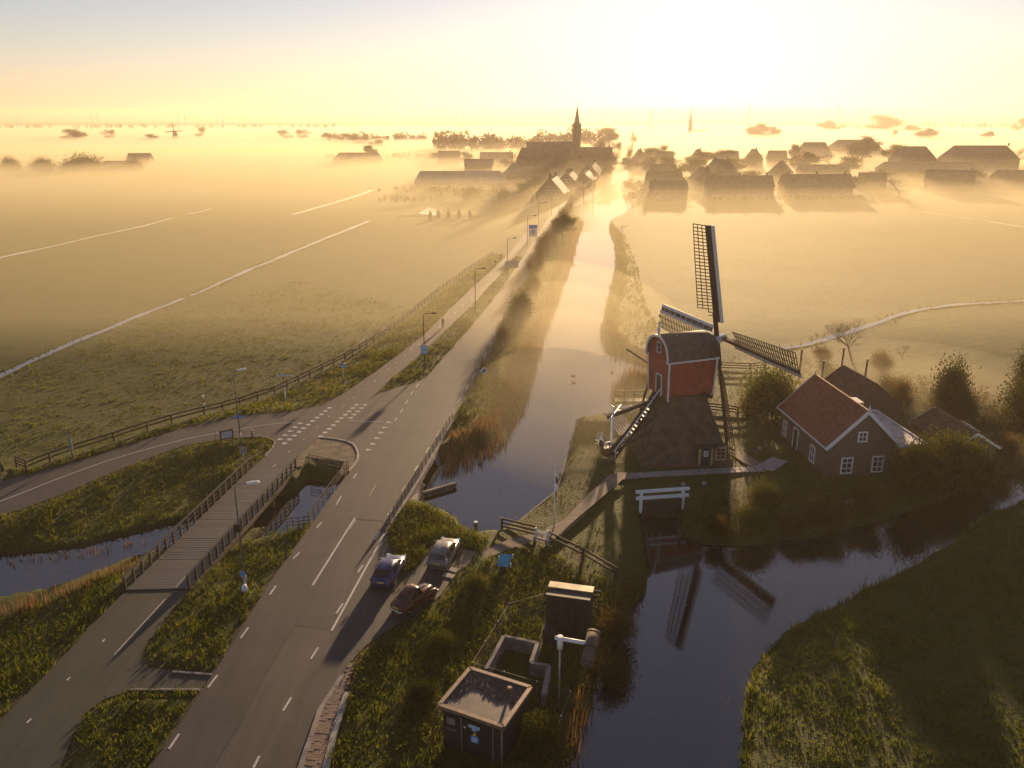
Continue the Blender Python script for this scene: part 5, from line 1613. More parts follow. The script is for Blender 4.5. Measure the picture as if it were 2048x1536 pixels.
rail_fence("paddock_fence", "pale weathered paddock fence beyond the mill near the field", [(29.10, 111.50), (33.42, 110.78), (35.74, 111.50)], 2.2, 1.0, (.95, .6, .25))
rail_fence("paddock_fence", "pale weathered fence close behind the mill base", [(23.42, 94.23), (27.00, 92.82), (29.24, 93.35)], 2.2, 1.0, (.95, .6, .25))
rail_fence("garden_fence", "thin hazy fence in front of the garden pond", [(-39.69, 296.26), (-11.29, 294.76)], 7, 1.0, (.9, .5))
# flagpole with furled flag
x, y = (3.62, 63.67)
t0 = thing("flagpole", "white flagpole with a furled red white and blue flag", "flagpole", (x, y, -.4))
MB().tube([(x, y, -.6), (x, y, 5.4)], [.07, .05], 8).build("pole", M_WHITE, t0); MB().ball((x, y, 5.45), .09, 8, 6).build("finial", M_OCHRE, t0)
for z0, mm in ((3.4, M_WHITE), (2.7, M_SIGNR), (4.1, mat("flag_blue", (.02, .04, .14), .6))):
    MB().tube([(x + .1, y, z0), (x + .14, y - .03, z0 + .35), (x + .1, y, z0 + .7)], [.05, .09, .06], 6).build("flag_stripe", mm, t0)
# weir portal, white beams over the mill inlet
wa, wb_ = Vector((11.66, 67.65)), Vector((15.55, 68.25))
t0 = thing("weir_portal", "white timber weir portal with two beams over the mill inlet", "weir", (wa.x, wa.y, -.5))
for p in (wa, wb_): MB().bar((p.x, p.y, -1.6), (p.x, p.y, 1.45), .26).build("portal_post", M_BLUEW, t0)
u_ = (wb_ - wa).normalized()
for z, ex_ in ((1.5, .55), (.85, .5)):
    a_, b_ = wa - u_ * ex_, wb_ + u_ * ex_
    MB().bar((a_.x, a_.y - .14, z), (b_.x, b_.y - .14, z), .22, .26).build("portal_beam", M_BLUEW, t0)
gw = MB().bar((*wa.lerp(wb_, .5), -1.6), (*wa.lerp(wb_, .5), .6), (wb_ - wa).length - .3, .1, up=(0, 1, 0)).build("weir_board", M_TAR, t0)
for z in (.45, -.2, -.75): MB().bar((wa.x, wa.y - .08, z), (wb_.x, wb_.y - .08, z), .06, .08).build("weir_rail", M_WOOD, t0)
iw = thing("inlet_walls", "dark timber sheeting lining the mill inlet below the weir", "sheet piling", (*(11.84, 63.18), -.8))
for pts in ([(11.90, 68.24), (11.53, 64.60), (11.20, 60.29), (11.12, 58.69)], [(15.46, 68.65), (14.54, 64.60), (14.41, 62.81)]):
    p2 = resample(pts, .9)
    for a_, b_ in zip(p2[:-1], p2[1:]):
        MB().bar((*a_, -1.25), (*b_, -1.25), .12, 1.5).build("pile_board", M_TAR, iw)
# quay edge boards of the mill yard
qe = thing("quay_edge", "thin timber quay edge along the mill lawn", "quay", (*(7.81, 92.21), -1.0))
p2 = resample([(12.51, 94.19), (7.80, 92.11), (6.24, 82.99), (4.29, 72.36), (0.81, 66.48)], 2.0)
for a_, b_ in zip(p2[:-1], p2[1:]):
    MB().bar((*a_, -1.0), (*b_, -1.0), .14, .62).build("quay_board", M_CONC, qe)
# slatted jetty, table with benches, white posts
ja = Vector((11.29, 91.52))
t0 = thing("slatted_ramp", "pale slatted timber ramp beside the mill stairs", "ramp", (ja.x, ja.y, -.3))
r0, r1 = Vector((*(11.80, 92.30), .2)), Vector((*(12.96, 85.85), -.25))
dv = (r1 - r0); sv_ = Vector((dv.y, -dv.x, 0)).normalized()
for i in range(6):
    o = sv_ * (i - 2.5) * -.36
    MB().bar(r0 + o, r1 + o, .24, .05).build("slat", M_SLAB, t0)
for k in (.1, .5, .9): MB().bar(r0 + dv * k - sv_ * 1.1 - ZX * .12, r0 + dv * k + sv_ * 1.1 - ZX * .12, .1, .12).build("bearer", M_WOOD, t0)
jx, jy = (14.78, 96.70)
t0 = thing("jetty_platform", "small timber landing stage with railing behind the mill stairs", "landing stage", (jx, jy, -.3))
for i in range(9): MB().box((jx - 1.9 + i * .45, jy, .1), (.41, 1.3, .06)).build("deck_board", M_WOOD, t0)
for i in range(4):
    MB().bar((jx - 1.9 + i * 1.2, jy + .7, -1.3), (jx - 1.9 + i * 1.2, jy + .7, 1.1), .1).build("post", M_WOOD, t0)
for z in (.6, 1.05): MB().bar((jx - 2, jy + .7, z), (jx + 1.8, jy + .7, z), .1, .1).build("rail", M_WOOD, t0)
bx_, by_ = (13.49, 93.00)
t0 = thing("garden_bench", "white garden bench between landing stage and mill stairs", "bench", (bx_, by_, -.4))
MB().box((bx_, by_, .05), (1.9, .45, .06)).build("seat", M_WHITE, t0); MB().box((bx_, by_ + .28, .42), (1.9, .06, .4)).build("backrest", M_WHITE, t0)
for k in (-.8, .8): MB().box((bx_ + k, by_, -.2), (.1, .4, .45)).build("leg", M_WHITE, t0)
bx_, by_ = (20.69, 65.32)
t0 = thing("garden_bench", "low white slatted bench among the garden shrubs", "bench", (bx_, by_, -.4))
for k in range(3): MB().box((bx_, by_ + k * .14, .05), (1.3, .1, .04), R(8)).build("slat", M_WHITE, t0)
for k in (-.5, .5): MB().box((bx_ + k, by_ + .14, -.2), (.08, .35, .45)).build("leg", M_WHITE, t0)
# small round pale boulders on the lawn
for (x, y), lb in zip([(12.24, 74.61), (18.60, 72.98), (16.52, 72.75), (26.47, 81.92), (22.50, 82.77)], ["round white stone under the mill path beside the lawn shadow", "round white stone on the lawn beside the weir portal", "pale stone touching the end of the weir beam", "round white stone on the grass between mill and house", "pale stone where the lower mill sail meets the ground"]):
    t0 = MB().ball((x, y, -.27), (.26, .24, .24), 9, 7).build("round_stone", M_SLAB); tag(t0, lb, "stone", "round pale stones on the mill lawn")
x, y = (31.21, 68.66)
t0 = MB().box((x, y, -.2), (1.5, .5, .5), R(15), .8).build("garden_slab", M_SLAB); tag(t0, "grey stone slab lying among the garden shrubs below the house", "stone")

# ducks
for (x, y), rz, lb in ((((8.65, 110.75)), 2.6, "small dark duck swimming ahead of its neighbour on the river"), (((8.49, 107.55)), 2.9, "small dark duck following on the river"), (((14.19, 112.41)), 1.0, "small dark duck alone near the far river bank")):
    ca, sa = math.cos(rz), math.sin(rz)
    def q(a, b_, z): return (x + a * ca - b_ * sa, y + a * sa + b_ * ca, -1.2 + z)
    t0 = thing("duck", lb, "duck", (x, y, -1.2), group="ducks on the river")
    MB().tube([q(-.34, 0, .16), q(-.26, 0, .10), q(-.1, 0, .07), q(.1, 0, .07), q(.22, 0, .10), q(.27, 0, .2), q(.29, 0, .29), q(.33, 0, .33), q(.42, 0, .31)], [.015, .07, .13, .13, .09, .055, .055, .06, .02], 8).build("body", M_BLACK, t0)

# ------------------------------------------------------------------ parked cars
M_TYRE = mat("tyre_rubber", (0.012, 0.012, 0.012), 0.85, var=.2)
M_RIM = mat("wheel_rim", (0.35, 0.34, 0.33), 0.35, metal=.7, var=.1)
M_CGLASS = mat("car_glass", (0.012, 0.014, 0.016), 0.08, var=.1, spec=0.5)
M_TAILL = mat("tail_light", (0.22, 0.012, 0.010), 0.25, var=.1)
M_HEADL = mat("head_light", (0.65, 0.66, 0.66), 0.12, var=.05)
M_CHROME = mat("chrome_trim", (0.62, 0.60, 0.57), 0.15, metal=.9, var=.05)


def paint(name, col): return mat(name, col, 0.38, metal=0.1, var=.06, scale=2, coat=.25, spec=.4)


def loft(secs, closed_ends=True):
    """secs: list of (x, [(y,z)...] half profile from the top centre down); mirrored"""
    m = MB(); vs = []; n = None
    for x, pr in secs:
        ring = [(x, y, z) for y, z in pr] + [(x, -y, z) for y, z in reversed(pr) if True]
        n = len(ring); vs += ring
    fs = []
    for i in range(len(secs) - 1):
        for k in range(n):
            fs.append((i * n + k, i * n + (k + 1) % n, (i + 1) * n + (k + 1) % n, (i + 1) * n + k))
    if closed_ends:
        fs.append(tuple(range(n))); fs.append(tuple(range((len(secs) - 1) * n, len(secs) * n))[::-1])
    return m.add(vs, fs, True)


def car(name, label, rear, front, spec):
    a, b_ = Vector(rear), Vector(front)
    h = math.atan2(b_.y - a.y, b_.x - a.x)
    c = (a + b_) / 2
    t0 = thing(name, label, "car", (c.x, c.y, 0.005), h)
    P_ = spec['paint']
    low = []
    for x, w, zt, zs in spec['low']:
        low.append((x, [(0, zt), (w * .55, zt - .005), (w * .86, zt - .05), (w * .985, zs), (w, (zs + .35) / 2), (w * .96, .30), (w * .82, .20), (0, .2)]))
    bo = loft(low).build("body", P_, t0, world=False)
    gh = []
    belt = spec['belt']
    for x, zt, wt, wb in spec['top']:
        zb = belt - .03
        gh.append((x, [(0, zt), (wt * .6, zt - .008), (wt * .93, zt - .05), (wb * .995 if zt > belt + .1 else wb, zb + .02), (wb, zb - .04), (0, zb - .05)]))
    cabin = loft(gh).build("cabin", P_, t0, world=False)
    T = spec['top']

    def face(i, j, f0=0.1, f1=.9, yk=.82, nm="windscreen"):
        (x0, z0, wt0, wb0), (x1, z1, wt1, wb1) = T[i], T[j]
        z0_, z1_ = z0, z1
        d = Vector((x1 - x0, 0, z1_ - z0_)); nrm = Vector((-d.z, 0, d.x)).normalized()
        if nrm.z < 0: nrm = -nrm
        def q(t, s): return Vector((x0 + d.x * t, s * (wt0 + (wt1 - wt0) * t) * yk, z0_ + d.z * t)) + nrm * .018
        return MB().quad(q(f0, -1), q(f0, 1), q(f1, 1), q(f1, -1)).build(nm, M_CGLASS, t0, world=False)
    n = len(T)
    face(0, 1, .1, .95, .88, "rear_window"); face(n - 1, n - 2, .1, .95, .88, "windscreen")
    for s in (-1, 1):
        for (x0, x1) in spec['side']:
            def at(x, up):
                for k in range(n - 1):
                    if T[k][0] <= x <= T[k + 1][0]:
                        t = (x - T[k][0]) / (T[k + 1][0] - T[k][0])
                        zt = T[k][1] + (T[k + 1][1] - T[k][1]) * t; wt = T[k][2] + (T[k + 1][2] - T[k][2]) * t; wb = T[k][3] + (T[k + 1][3] - T[k][3]) * t
                zz = belt + .03 + (zt - .10 - belt) * up
                f = (zz - belt) / max(.05, zt - .05 - belt)
                return Vector((x, s * (wb + (wt * .93 - wb) * f + .015), zz))
            MB().quad(at(x0[0], 0), at(x1[0], 0), at(x1[1], 1), at(x0[1], 1)).build("side_window", M_CGLASS, t0, world=False)
    wr = spec['wr']
    for xw in spec['wheels']:
        for s in (-1, 1):
            yw = s * spec['track']
            ty = MB().tube([(xw, yw - .1, wr), (xw, yw - .085, wr), (xw, yw + .085, wr), (xw, yw + .1, wr)], [wr * .82, wr, wr, wr * .82], 16).build("wheel", M_TYRE, t0, world=False)
            MB().tube([(xw, yw + s * .07, wr), (xw, yw + s * .105, wr)], wr * .62, 14).build("rim", M_RIM, ty, world=False)
            MB().tube([(xw, yw + s * .03, wr + .0), (xw, yw + s * .085, wr)], wr * 1.12, 16).build("wheel_arch", M_BLACK, t0, world=False)
    L0, L1 = spec['low'][0], spec['low'][-1]
    for s in (-1, 1):
        tx, tyy, tz, tw, th = spec['tail']
        MB().box((tx, s * tyy, tz), (.12, tw, th)).build("tail_light", spec.get('tailm', M_TAILL), t0, world=False)
        hx, hy, hz, hr = spec['head']
        if spec.get('round'):
            MB().ball((hx, s * hy, hz), (.1, hr, hr), 10, 6).build("headlight", M_HEADL, t0, world=False)
        else:
            MB().box((hx, s * hy, hz), (.22, .34, .13), -s * .35).build("headlight", M_HEADL, t0, world=False)
        if spec.get('mirror'):
            x, y, z = spec['mirror']
            MB().ball((x, s * y, z), (.07, .12, .08), 8, 5).build("mirror", P_, t0, world=False)
    px, pz = spec['plate']
    MB().box((px, 0, pz), (.03, .52, .12)).build("number_plate", spec['platem'], t0, world=False)
    if spec.get('bumper'):
        for x, w in spec['bumper']:
            MB().tube([(x + (.12 if x < 0 else -.12), -w, .42), (x, -w * .8, .42), (x, w * .8, .42), (x + (.12 if x < 0 else -.12), w, .42)], .06, 8).build("bumper", M_CHROME if spec.get('round') else M_BLACK, t0, world=False)
    return t0


blue = dict(paint=paint("navy_paint", (0.010, 0.020, 0.13)), belt=.93,
            low=[(-2.12, .66, .62, .55), (-2.05, .80, .88, .75), (-1.75, .87, .96, .82), (-.8, .89, .95, .84), (.3, .89, .94, .83), (.95, .885, .94, .80), (1.55, .86, .84, .72), (1.95, .78, .70, .60), (2.12, .62, .55, .5)],
            top=[(-1.98, .93, .72, .80), (-1.35, 1.37, .66, .84), (-.6, 1.46, .655, .85), (.1, 1.44, .66, .85), (1.08, .93, .74, .80)],
            side=[((-1.45, -1.2), (-.42, -.42)), ((-.34, -.34), (.85, .25))], wr=.31, wheels=(-1.30, 1.32), track=.78,
            tail=(-2.0, .72, .80, .26, .14), head=(1.93, .62, .66, .1), mirror=(.72, .98, .98), plate=(-2.13, .66), platem=M_YELLOW, bumper=[(-2.14, .74), (2.14, .66)])
car("parked_car", "shiny navy blue parked car alongside the white edge line", (-9.85, 53.05), (-8.99, 58.41), blue)
wag = dict(paint=paint("grey_paint", (0.17, 0.16, 0.15)), belt=.95,
           low=[(-2.1, .78, .60, .55), (-2.08, .84, .92, .78), (-1.75, .87, .97, .84), (-.8, .88, .96, .85), (.3, .88, .95, .84), (1.0, .875, .95, .82), (1.55, .85, .87, .74), (1.95, .76, .74, .62), (2.1, .62, .58, .5)],
           top=[(-2.06, .96, .74, .82), (-1.82, 1.42, .68, .85), (-.6, 1.50, .67, .86), (.15, 1.48, .67, .86), (1.12, .95, .74, .80)],
           side=[((-1.9, -1.7), (-1.05, -1.05)), ((-.97, -.97), (-.12, -.12)), ((-.04, -.04), (.9, .3))], wr=.31, wheels=(-1.28, 1.3), track=.77,
           tail=(-2.06, .79, .95, .11, .42), tailm=mat("pale_tail_light", (.45, .40, .42), .2), head=(1.9, .62, .7, .1), mirror=(.78, .98, 1.0), plate=(-2.12, .72), platem=M_YELLOW, bumper=[(-2.12, .76), (2.12, .64)])
car("parked_car", "grey parked estate car with light tail lamps next to the grass mound", (-5.84, 56.13), (-4.95, 60.59), wag)
red = dict(paint=paint("oxblood_paint", (0.085, 0.016, 0.012)), belt=.93,
           low=[(-1.85, .30, .52, .45), (-1.72, .52, .72, .6), (-1.35, .63, .88, .72), (-.7, .68, .97, .78), (.1, .68, .98, .80), (.6, .60, .98, .80), (1.1, .47, .97, .78), (1.55, .38, .90, .7), (1.8, .26, .70, .55)],
           top=[(-1.25, .93, .50, .58), (-.92, 1.24, .50, .62), (-.5, 1.47, .50, .64), (-.1, 1.52, .50, .64), (.15, 1.48, .50, .63), (.55, .98, .52, .57)],
           side=[((-.85, -.65), (-.25, -.22)), ((-.17, -.15), (.42, .18))], wr=.30, wheels=(-1.12, 1.18), track=.63,
           tail=(-1.62, .60, .62, .08, .12), head=(1.62, .56, .66, .12), round=True, mirror=None, plate=(-1.83, .56), platem=M_YELLOW, bumper=[(-1.92, .66), (1.93, .62)])
vc = car("vintage_car", "dark red rounded vintage car parked at the edge of the rough grass", (-8.18, 50.55), (-5.99, 53.26), red)
for s in (-1, 1):
    MB().ball((1.16, s * .60, .50), (.68, .20, .34), 14, 8).build("front_wing", red['paint'], vc, world=False)
    MB().ball((-1.14, s * .60, .46), (.62, .19, .34), 14, 8).build("rear_wing", red['paint'], vc, world=False)
    MB().bar((-.5, s * .70, .24), (.6, s * .70, .24), .12, .04).build("running_board", M_BLACK, vc, world=False)
MB().tube([(.62, 0, 1.0), (1.2, 0, .99), (1.66, 0, .88)], .02, 6).build("bonnet_trim", M_CHROME, vc, world=False)
MB().add([(-1.20, -.34, 1.0), (-1.20, .34, 1.0), (-1.02, .34, 1.17), (-1.02, -.34, 1.17)], [(0, 1, 2, 3)]).build("parcel_shelf_cloth", mat("pale_cloth", (.22, .26, .28), .8, var=.5, scale=6), vc, world=False)

# ------------------------------------------------------------------ cyclists
M_COAT = mat("dark_coat", (0.03, 0.024, 0.028), .9, var=.3)
M_SKIN = mat("skin", (0.42, 0.26, 0.19), .6, var=.05)
M_HAIR = mat("hair", (0.05, 0.035, 0.025), .7, var=.2)


def person_mesh(nm, m, pts, edges, rad):
    me = bpy.data.meshes.new(nm)
    me.from_pydata(pts, edges, [])
    o = bpy.data.objects.new(nm, me); COL.objects.link(o)
    sk = o.modifiers.new("skin", 'SKIN'); me.skin_vertices or None
    ss = o.modifiers.new("smooth", 'SUBSURF'); ss.levels = 1; ss.render_levels = 1
    if not me.skin_vertices:
        bm = bmesh.new(); bm.from_mesh(me); bm.verts.layers.skin.verify(); bm.to_mesh(me); bm.free()
    for i, r in enumerate(rad):
        me.skin_vertices[0].data[i].radius = (r, r)
    me.skin_vertices[0].data[0].use_root = True
    me.materials.append(m)
    return o


def rider(loc, rz, plabel, blabel, grp):
    # person sitting, leaning to the handlebar; x forward
    pts = [(-.18, 0, .98), (-.10, 0, 1.20), (.02, 0, 1.42), (.06, 0, 1.52), (.09, 0, 1.62), (.10, 0, 1.74),
           (.02, .19, 1.40), (.18, .23, 1.17), (.42, .22, 1.06), (.50, .22, 1.05), (.02, -.19, 1.40), (.18, -.23, 1.17), (.42, -.22, 1.06), (.50, -.22, 1.05),
           (-.16, .11, .93), (.24, .12, .78), (.10, .12, .36), (.06, .12, .20), (.20, .12, .17), (-.16, -.11, .93), (.20, -.12, .92), (.16, -.12, .52), (.13, -.12, .42), (.27, -.12, .40)]
    ed = [(0, 1), (1, 2), (2, 3), (3, 4), (4, 5), (2, 6), (6, 7), (7, 8), (8, 9), (2, 10), (10, 11), (11, 12), (12, 13), (0, 14), (14, 15), (15, 16), (16, 17), (17, 18), (0, 19), (19, 20), (20, 21), (21, 22), (22, 23)]
    rad = [.15, .15, .16, .065, .09, .08, .08, .055, .04, .04, .08, .055, .04, .04, .11, .085, .055, .045, .04, .11, .085, .055, .045, .04]
    p = person_mesh("person", M_COAT, pts, ed, rad)
    p.location = (*loc, .02); p.rotation_euler = (0, 0, rz)
    tag(p, plabel, "person", grp)
    ORIGIN[p.name] = (0, 0, 0)
    MB().ball((.115, 0, 1.66), (.095, .08, .115), 10, 8).build("head", M_SKIN, p, world=False)
    MB().ball((.09, 0, 1.70), (.105, .09, .10), 10, 8).build("hair", M_HAIR, p, world=False)
    b_ = thing("bicycle", blabel, "bicycle", (*loc, .02), rz, None)
    for x in (-.50, .56):
        m = MB(); ring = [(x + .34 * math.cos(2 * PI * k / 18), 0, .36 + .34 * math.sin(2 * PI * k / 18)) for k in range(19)]
        w = m.tube(ring, .022, 6, cap=False).build("wheel", M_TYRE, b_, world=False)
        s_ = MB()
        for k in range(8): s_.bar((x, 0, .36), (x + .33 * math.cos(PI * k / 4), 0, .36 + .33 * math.sin(PI * k / 4)), .008)
        s_.build("spoke", M_RIM, w, world=False)
    f = MB()
    for a, c in (((-.50, 0, .36), (-.02, 0, .34)), ((-.02, 0, .34), (-.18, 0, .86)), ((-.18, 0, .80), (.38, 0, .86)), ((-.02, 0, .34), (.38, 0, .82)), ((-.50, 0, .36), (-.17, 0, .78)), ((.36, 0, .95), (.56, 0, .36))):
        f.tube([a, c], .022, 6)
    f.build("frame", M_BLACK, b_, world=False)
    MB().tube([(.50, .26, 1.02), (.36, .12, 1.06), (.36, -.12, 1.06), (.50, -.26, 1.02)], .016, 6).build("handlebar", M_RIM, b_, world=False)
    MB().ball((-.20, 0, .88), (.13, .08, .04), 8, 5).build("saddle", M_BLACK, b_, world=False)
    return p


cd_ = Vector((-9.02, 155.59)) - Vector((-11.52, 133.94))
hd = math.atan2(cd_.y, cd_.x)
rider((-11.50, 133.60), hd, "cyclist in a dark coat riding alone on the cycle path near the blue signed lamp", "dark bicycle under the lone cyclist on the cycle path", None)
rider((-3.86, 191.96), hd + PI, "hazy cyclist riding in the mist at the grey box lamp, nearer of the pair", "bicycle of the nearer hazy cyclist in the mist", None)
rider((-2.80, 200.35), hd + PI, "hazy cyclist a little further into the mist behind the other", "bicycle of the further hazy cyclist in the mist", None)

# ------------------------------------------------------------------ vegetation
M_GRASS = leaf_mat("grass_blades", [(0.060, 0.085, 0.013), (0.100, 0.130, 0.020), (0.145, 0.155, 0.030), (0.20, 0.175, 0.055)], .58, (1.0, .95, .5))
M_LUSH = leaf_mat("lush_grass", [(0.030, 0.044, 0.008), (0.070, 0.090, 0.012), (0.120, 0.130, 0.018), (0.19, 0.165, 0.030)], .6, (1.0, .97, .42))
M_REED = leaf_mat("dry_reed", [(0.10, 0.065, 0.030), (0.17, 0.105, 0.05), (0.24, 0.155, 0.08), (0.10, 0.09, 0.03)], .45, (1, .8, .55))
M_FLOWER = leaf_mat("yellow_flowers", [(0.40, 0.30, 0.015), (0.55, 0.42, 0.02), (0.6, 0.5, 0.04)], .4, (1, .9, .4))
M_LEAF = leaf_mat("leaf_green", [(0.030, 0.042, 0.010), (0.055, 0.068, 0.014), (0.085, 0.090, 0.020), (0.12, 0.110, 0.030)], .5, (1, .92, .5))
M_LEAFD = leaf_mat("leaf_dark", [(0.018, 0.026, 0.008), (0.032, 0.042, 0.011), (0.050, 0.055, 0.014), (0.075, 0.072, 0.022)], .4, (1, .9, .5))
M_LEAFO = leaf_mat("leaf_russet", [(0.050, 0.040, 0.018), (0.088, 0.066, 0.026), (0.120, 0.090, 0.036), (0.11, 0.105, 0.03)], .5, (1, .85, .55))
M_BARK = mat("bark", (0.055, 0.042, 0.032), .9, var=.3, bump=.5)
M_TWIG = mat("twigs", (0.070, 0.048, 0.034), .9, var=.3)


def blades(pts, h, w, lean, n, seed):
    """n grass blades per point, each a bent pair of faces; returns verts, faces"""
    g = np.random.default_rng(seed)
    pts = np.repeat(np.asarray(pts, float), n, axis=0)
    k = len(pts)
    h = np.repeat(np.broadcast_to(h, (k // n,)), n) * g.uniform(.55, 1.25, k)
    an = g.uniform(0, 2 * PI, k); fa = g.uniform(0, 2 * PI, k)
    off = np.stack([np.cos(an), np.sin(an)], 1) * (g.uniform(0, 1, k) * h * .45)[:, None]
    b_ = pts.copy(); b_[:, :2] += off; b_[:, 2] -= .04
    wv = np.stack([np.cos(fa), np.sin(fa), np.zeros(k)], 1) * (w * g.uniform(.6, 1.3, k) / 2)[:, None]
    ln = np.stack([np.cos(an), np.sin(an)], 1) * (h * lean * g.uniform(.2, 1, k))[:, None]
    mid = b_.copy(); mid[:, 2] += h * .6; mid[:, :2] += ln * .35
    tip = b_.copy(); tip[:, 2] += h; tip[:, :2] += ln
    V = np.stack([b_ - wv, b_ + wv, mid + wv * .7, mid - wv * .7, tip], 1).reshape(-1, 3)
    i = np.arange(k)[:, None] * 5
    F = np.concatenate([i + np.array([[0, 1, 2]]), i + np.array([[0, 2, 3]]), i + np.array([[3, 2, 4]])], 0)
    return V, F


def leaf_quads(c, size, g, flat=.0):
    k = len(c)
    u = g.normal(0, 1, (k, 3)); u /= np.linalg.norm(u, axis=1)[:, None]
    v = g.normal(0, 1, (k, 3)); v -= u * (u * v).sum(1)[:, None]; v /= np.linalg.norm(v, axis=1)[:, None]
    s = (size * g.uniform(.6, 1.4, k))[:, None]
    V = np.stack([c - u * s, c + v * s * .55, c + u * s, c - v * s * .55], 1).reshape(-1, 3)
    i = np.arange(k)[:, None] * 4
    return V, np.concatenate([i + np.array([[0, 1, 2]]), i + np.array([[0, 2, 3]])], 0)


def scatter(poly, dens, seed, excl=(), marg=0.15, keep=None):
    g = np.random.default_rng(seed)
    p = np.asarray(poly, float); lo, hi = p.min(0), p.max(0)
    n = int((hi[0] - lo[0]) * (hi[1] - lo[1]) * dens)
    q = g.uniform(lo, hi, (n, 2))
    q = q[sdist(q, poly) < 0]
    for e in excl:
        if len(q): q = q[sdist(q, e) > marg]
    if keep is not None and len(q): q = q[keep(q, g)]
    z = ground_z(q)[0] if len(q) else np.zeros(0)
    return np.column_stack([q, z])


HARD = ROADS + WATERS + [SANDY_PATH, ISLAND, DECK]


def grass(name, label, parts, m, kind='stuff'):
    Vs, Fs, o = [], [], 0
    for V, F in parts:
        Vs.append(V); Fs.append(F + o); o += len(V)
    me = np_mesh(name, np.concatenate(Vs), np.concatenate(Fs), m)
    return tag(link(name, me), label, kind=kind)


clump = lambda s, sd: (lambda q, g: vnoise(q[:, 0], q[:, 1], s, sd) + g.uniform(-.9, .9, len(q)) > -.25)
EAST_BANK = [(-10.53, 43.80), (-9.65, 47.01), (-8.09, 49.05), (-6.48, 50.86), (-5.11, 52.92), (-4.39, 55.84), (-1.56, 58.57), (1.49, 60.93), (2.92, 60.34), (8.03, 55.12), (10.86, 57.33), (5.61, 44.40), (4.33, 39.82), (3.14, 36.08), (2.41, 32.61), (-10.01, 32.61), (-10.13, 36.08), (-10.24, 38.99)]
MOUND = [(-10.44, 62.74), (-9.12, 56.73), (-8.04, 55.84), (-7.14, 58.25), (-6.45, 60.84), (-4.05, 60.01), (-2.60, 59.52), (-1.64, 62.04), (-3.33, 62.21), (-5.50, 66.07), (-7.85, 68.26), (-9.63, 67.85)]
VERGE_W = [(-48.89, 72.57), (-47.34, 73.84), (-44.64, 77.39), (-42.43, 79.74), (-39.79, 83.65), (-36.68, 87.29), (-32.04, 90.88), (-26.34, 92.25), (-23.27, 94.20), (-21.33, 99.90), (-18.90, 108.77), (-14.38, 127.72), (-10.97, 150.33), (-5.38, 183.59), (-1.77, 207.89), (-5.04, 213.50), (-10.61, 184.83), (-14.61, 165.15), (-17.66, 147.01), (-21.10, 127.72), (-24.37, 115.69), (-27.55, 107.38), (-30.39, 100.30), (-33.48, 95.84), (-36.27, 91.56), (-38.81, 88.24), (-40.50, 85.74), (-42.75, 82.50), (-45.36, 78.81), (-49.24, 75.03)]
WEDGE = [(-17.82, 97.16), (-16.77, 99.30), (-11.68, 105.58), (-9.75, 117.28), (-7.44, 130.93), (-4.45, 149.91), (-1.47, 171.44), (2.62, 205.58), (0.76, 207.89), (-2.67, 182.36), (-6.39, 156.95), (-10.55, 134.29), (-14.16, 114.40), (-15.93, 107.15)]
ISLE_A = [(-50.28, 60.34), (-45.10, 65.50), (-42.41, 68.88), (-40.01, 73.84), (-37.43, 78.42), (-35.00, 81.79), (-31.62, 83.65), (-28.83, 84.54), (-26.51, 84.09), (-25.60, 82.79), (-25.44, 81.24), (-26.13, 76.26), (-27.62, 65.88), (-29.54, 64.00), (-35.16, 60.51), (-41.20, 58.88), (-46.59, 55.12)]
ISLE_B = [(-17.22, 64.93), (-18.41, 53.73), (-18.87, 44.40), (-23.19, 44.65), (-24.20, 45.83), (-24.44, 47.01), (-24.31, 50.92), (-23.86, 53.87), (-22.99, 62.39), (-19.80, 63.10)]
ISLE_C = [(-19.17, 42.47), (-23.53, 42.38), (-24.65, 41.55), (-25.25, 40.20), (-25.14, 38.99), (-23.98, 37.80), (-22.19, 36.08), (-20.92, 32.61), (-19.92, 32.61), (-19.61, 36.08)]
SW_BANK = [(-46.88, 45.41), (-36.80, 51.43), (-33.69, 53.73), (-30.64, 57.33), (-28.81, 53.66), (-29.28, 47.01), (-29.57, 42.47), (-29.94, 39.82), (-30.83, 36.67), (-39.60, 36.67)]
ROADBANK_E = [(-6.94, 90.21), (-4.93, 104.70), (-2.62, 122.88), (-1.12, 150.33), (1.65, 167.72), (4.29, 184.83), (8.64, 209.47), (14.88, 263.79), (20.69, 298.46), (24.25, 298.46), (17.66, 236.11), (12.80, 194.68), (8.24, 159.29), (4.60, 131.59), (2.39, 110.91), (0.99, 96.97), (-1.18, 86.66), (-2.11, 82.93), (-4.91, 79.74), (-6.22, 85.44)]
YARD = [(7.68, 90.61), (12.33, 92.82), (18.68, 106.39), (29.00, 116.02), (40.93, 121.45), (52.53, 106.39), (57.83, 87.70), (51.84, 76.79), (43.29, 71.86), (34.76, 66.66), (29.25, 64.03), (24.31, 62.17), (18.95, 61.06), (15.77, 61.74), (14.16, 62.96), (14.58, 66.08), (11.83, 66.08), (11.19, 58.79), (8.14, 55.92), (3.00, 61.23), (-1.66, 62.96), (0.71, 65.42), (4.18, 71.31), (6.10, 81.78)]
MEADOW = [(65.81, 78.44), (47.23, 68.97), (43.43, 66.96), (39.45, 63.67), (34.97, 59.83), (31.27, 57.10), (25.92, 53.55), (21.09, 50.35), (17.82, 47.74), (15.79, 45.33), (14.26, 42.05), (12.50, 36.51), (11.32, 33.00), (32.40, 33.00)]
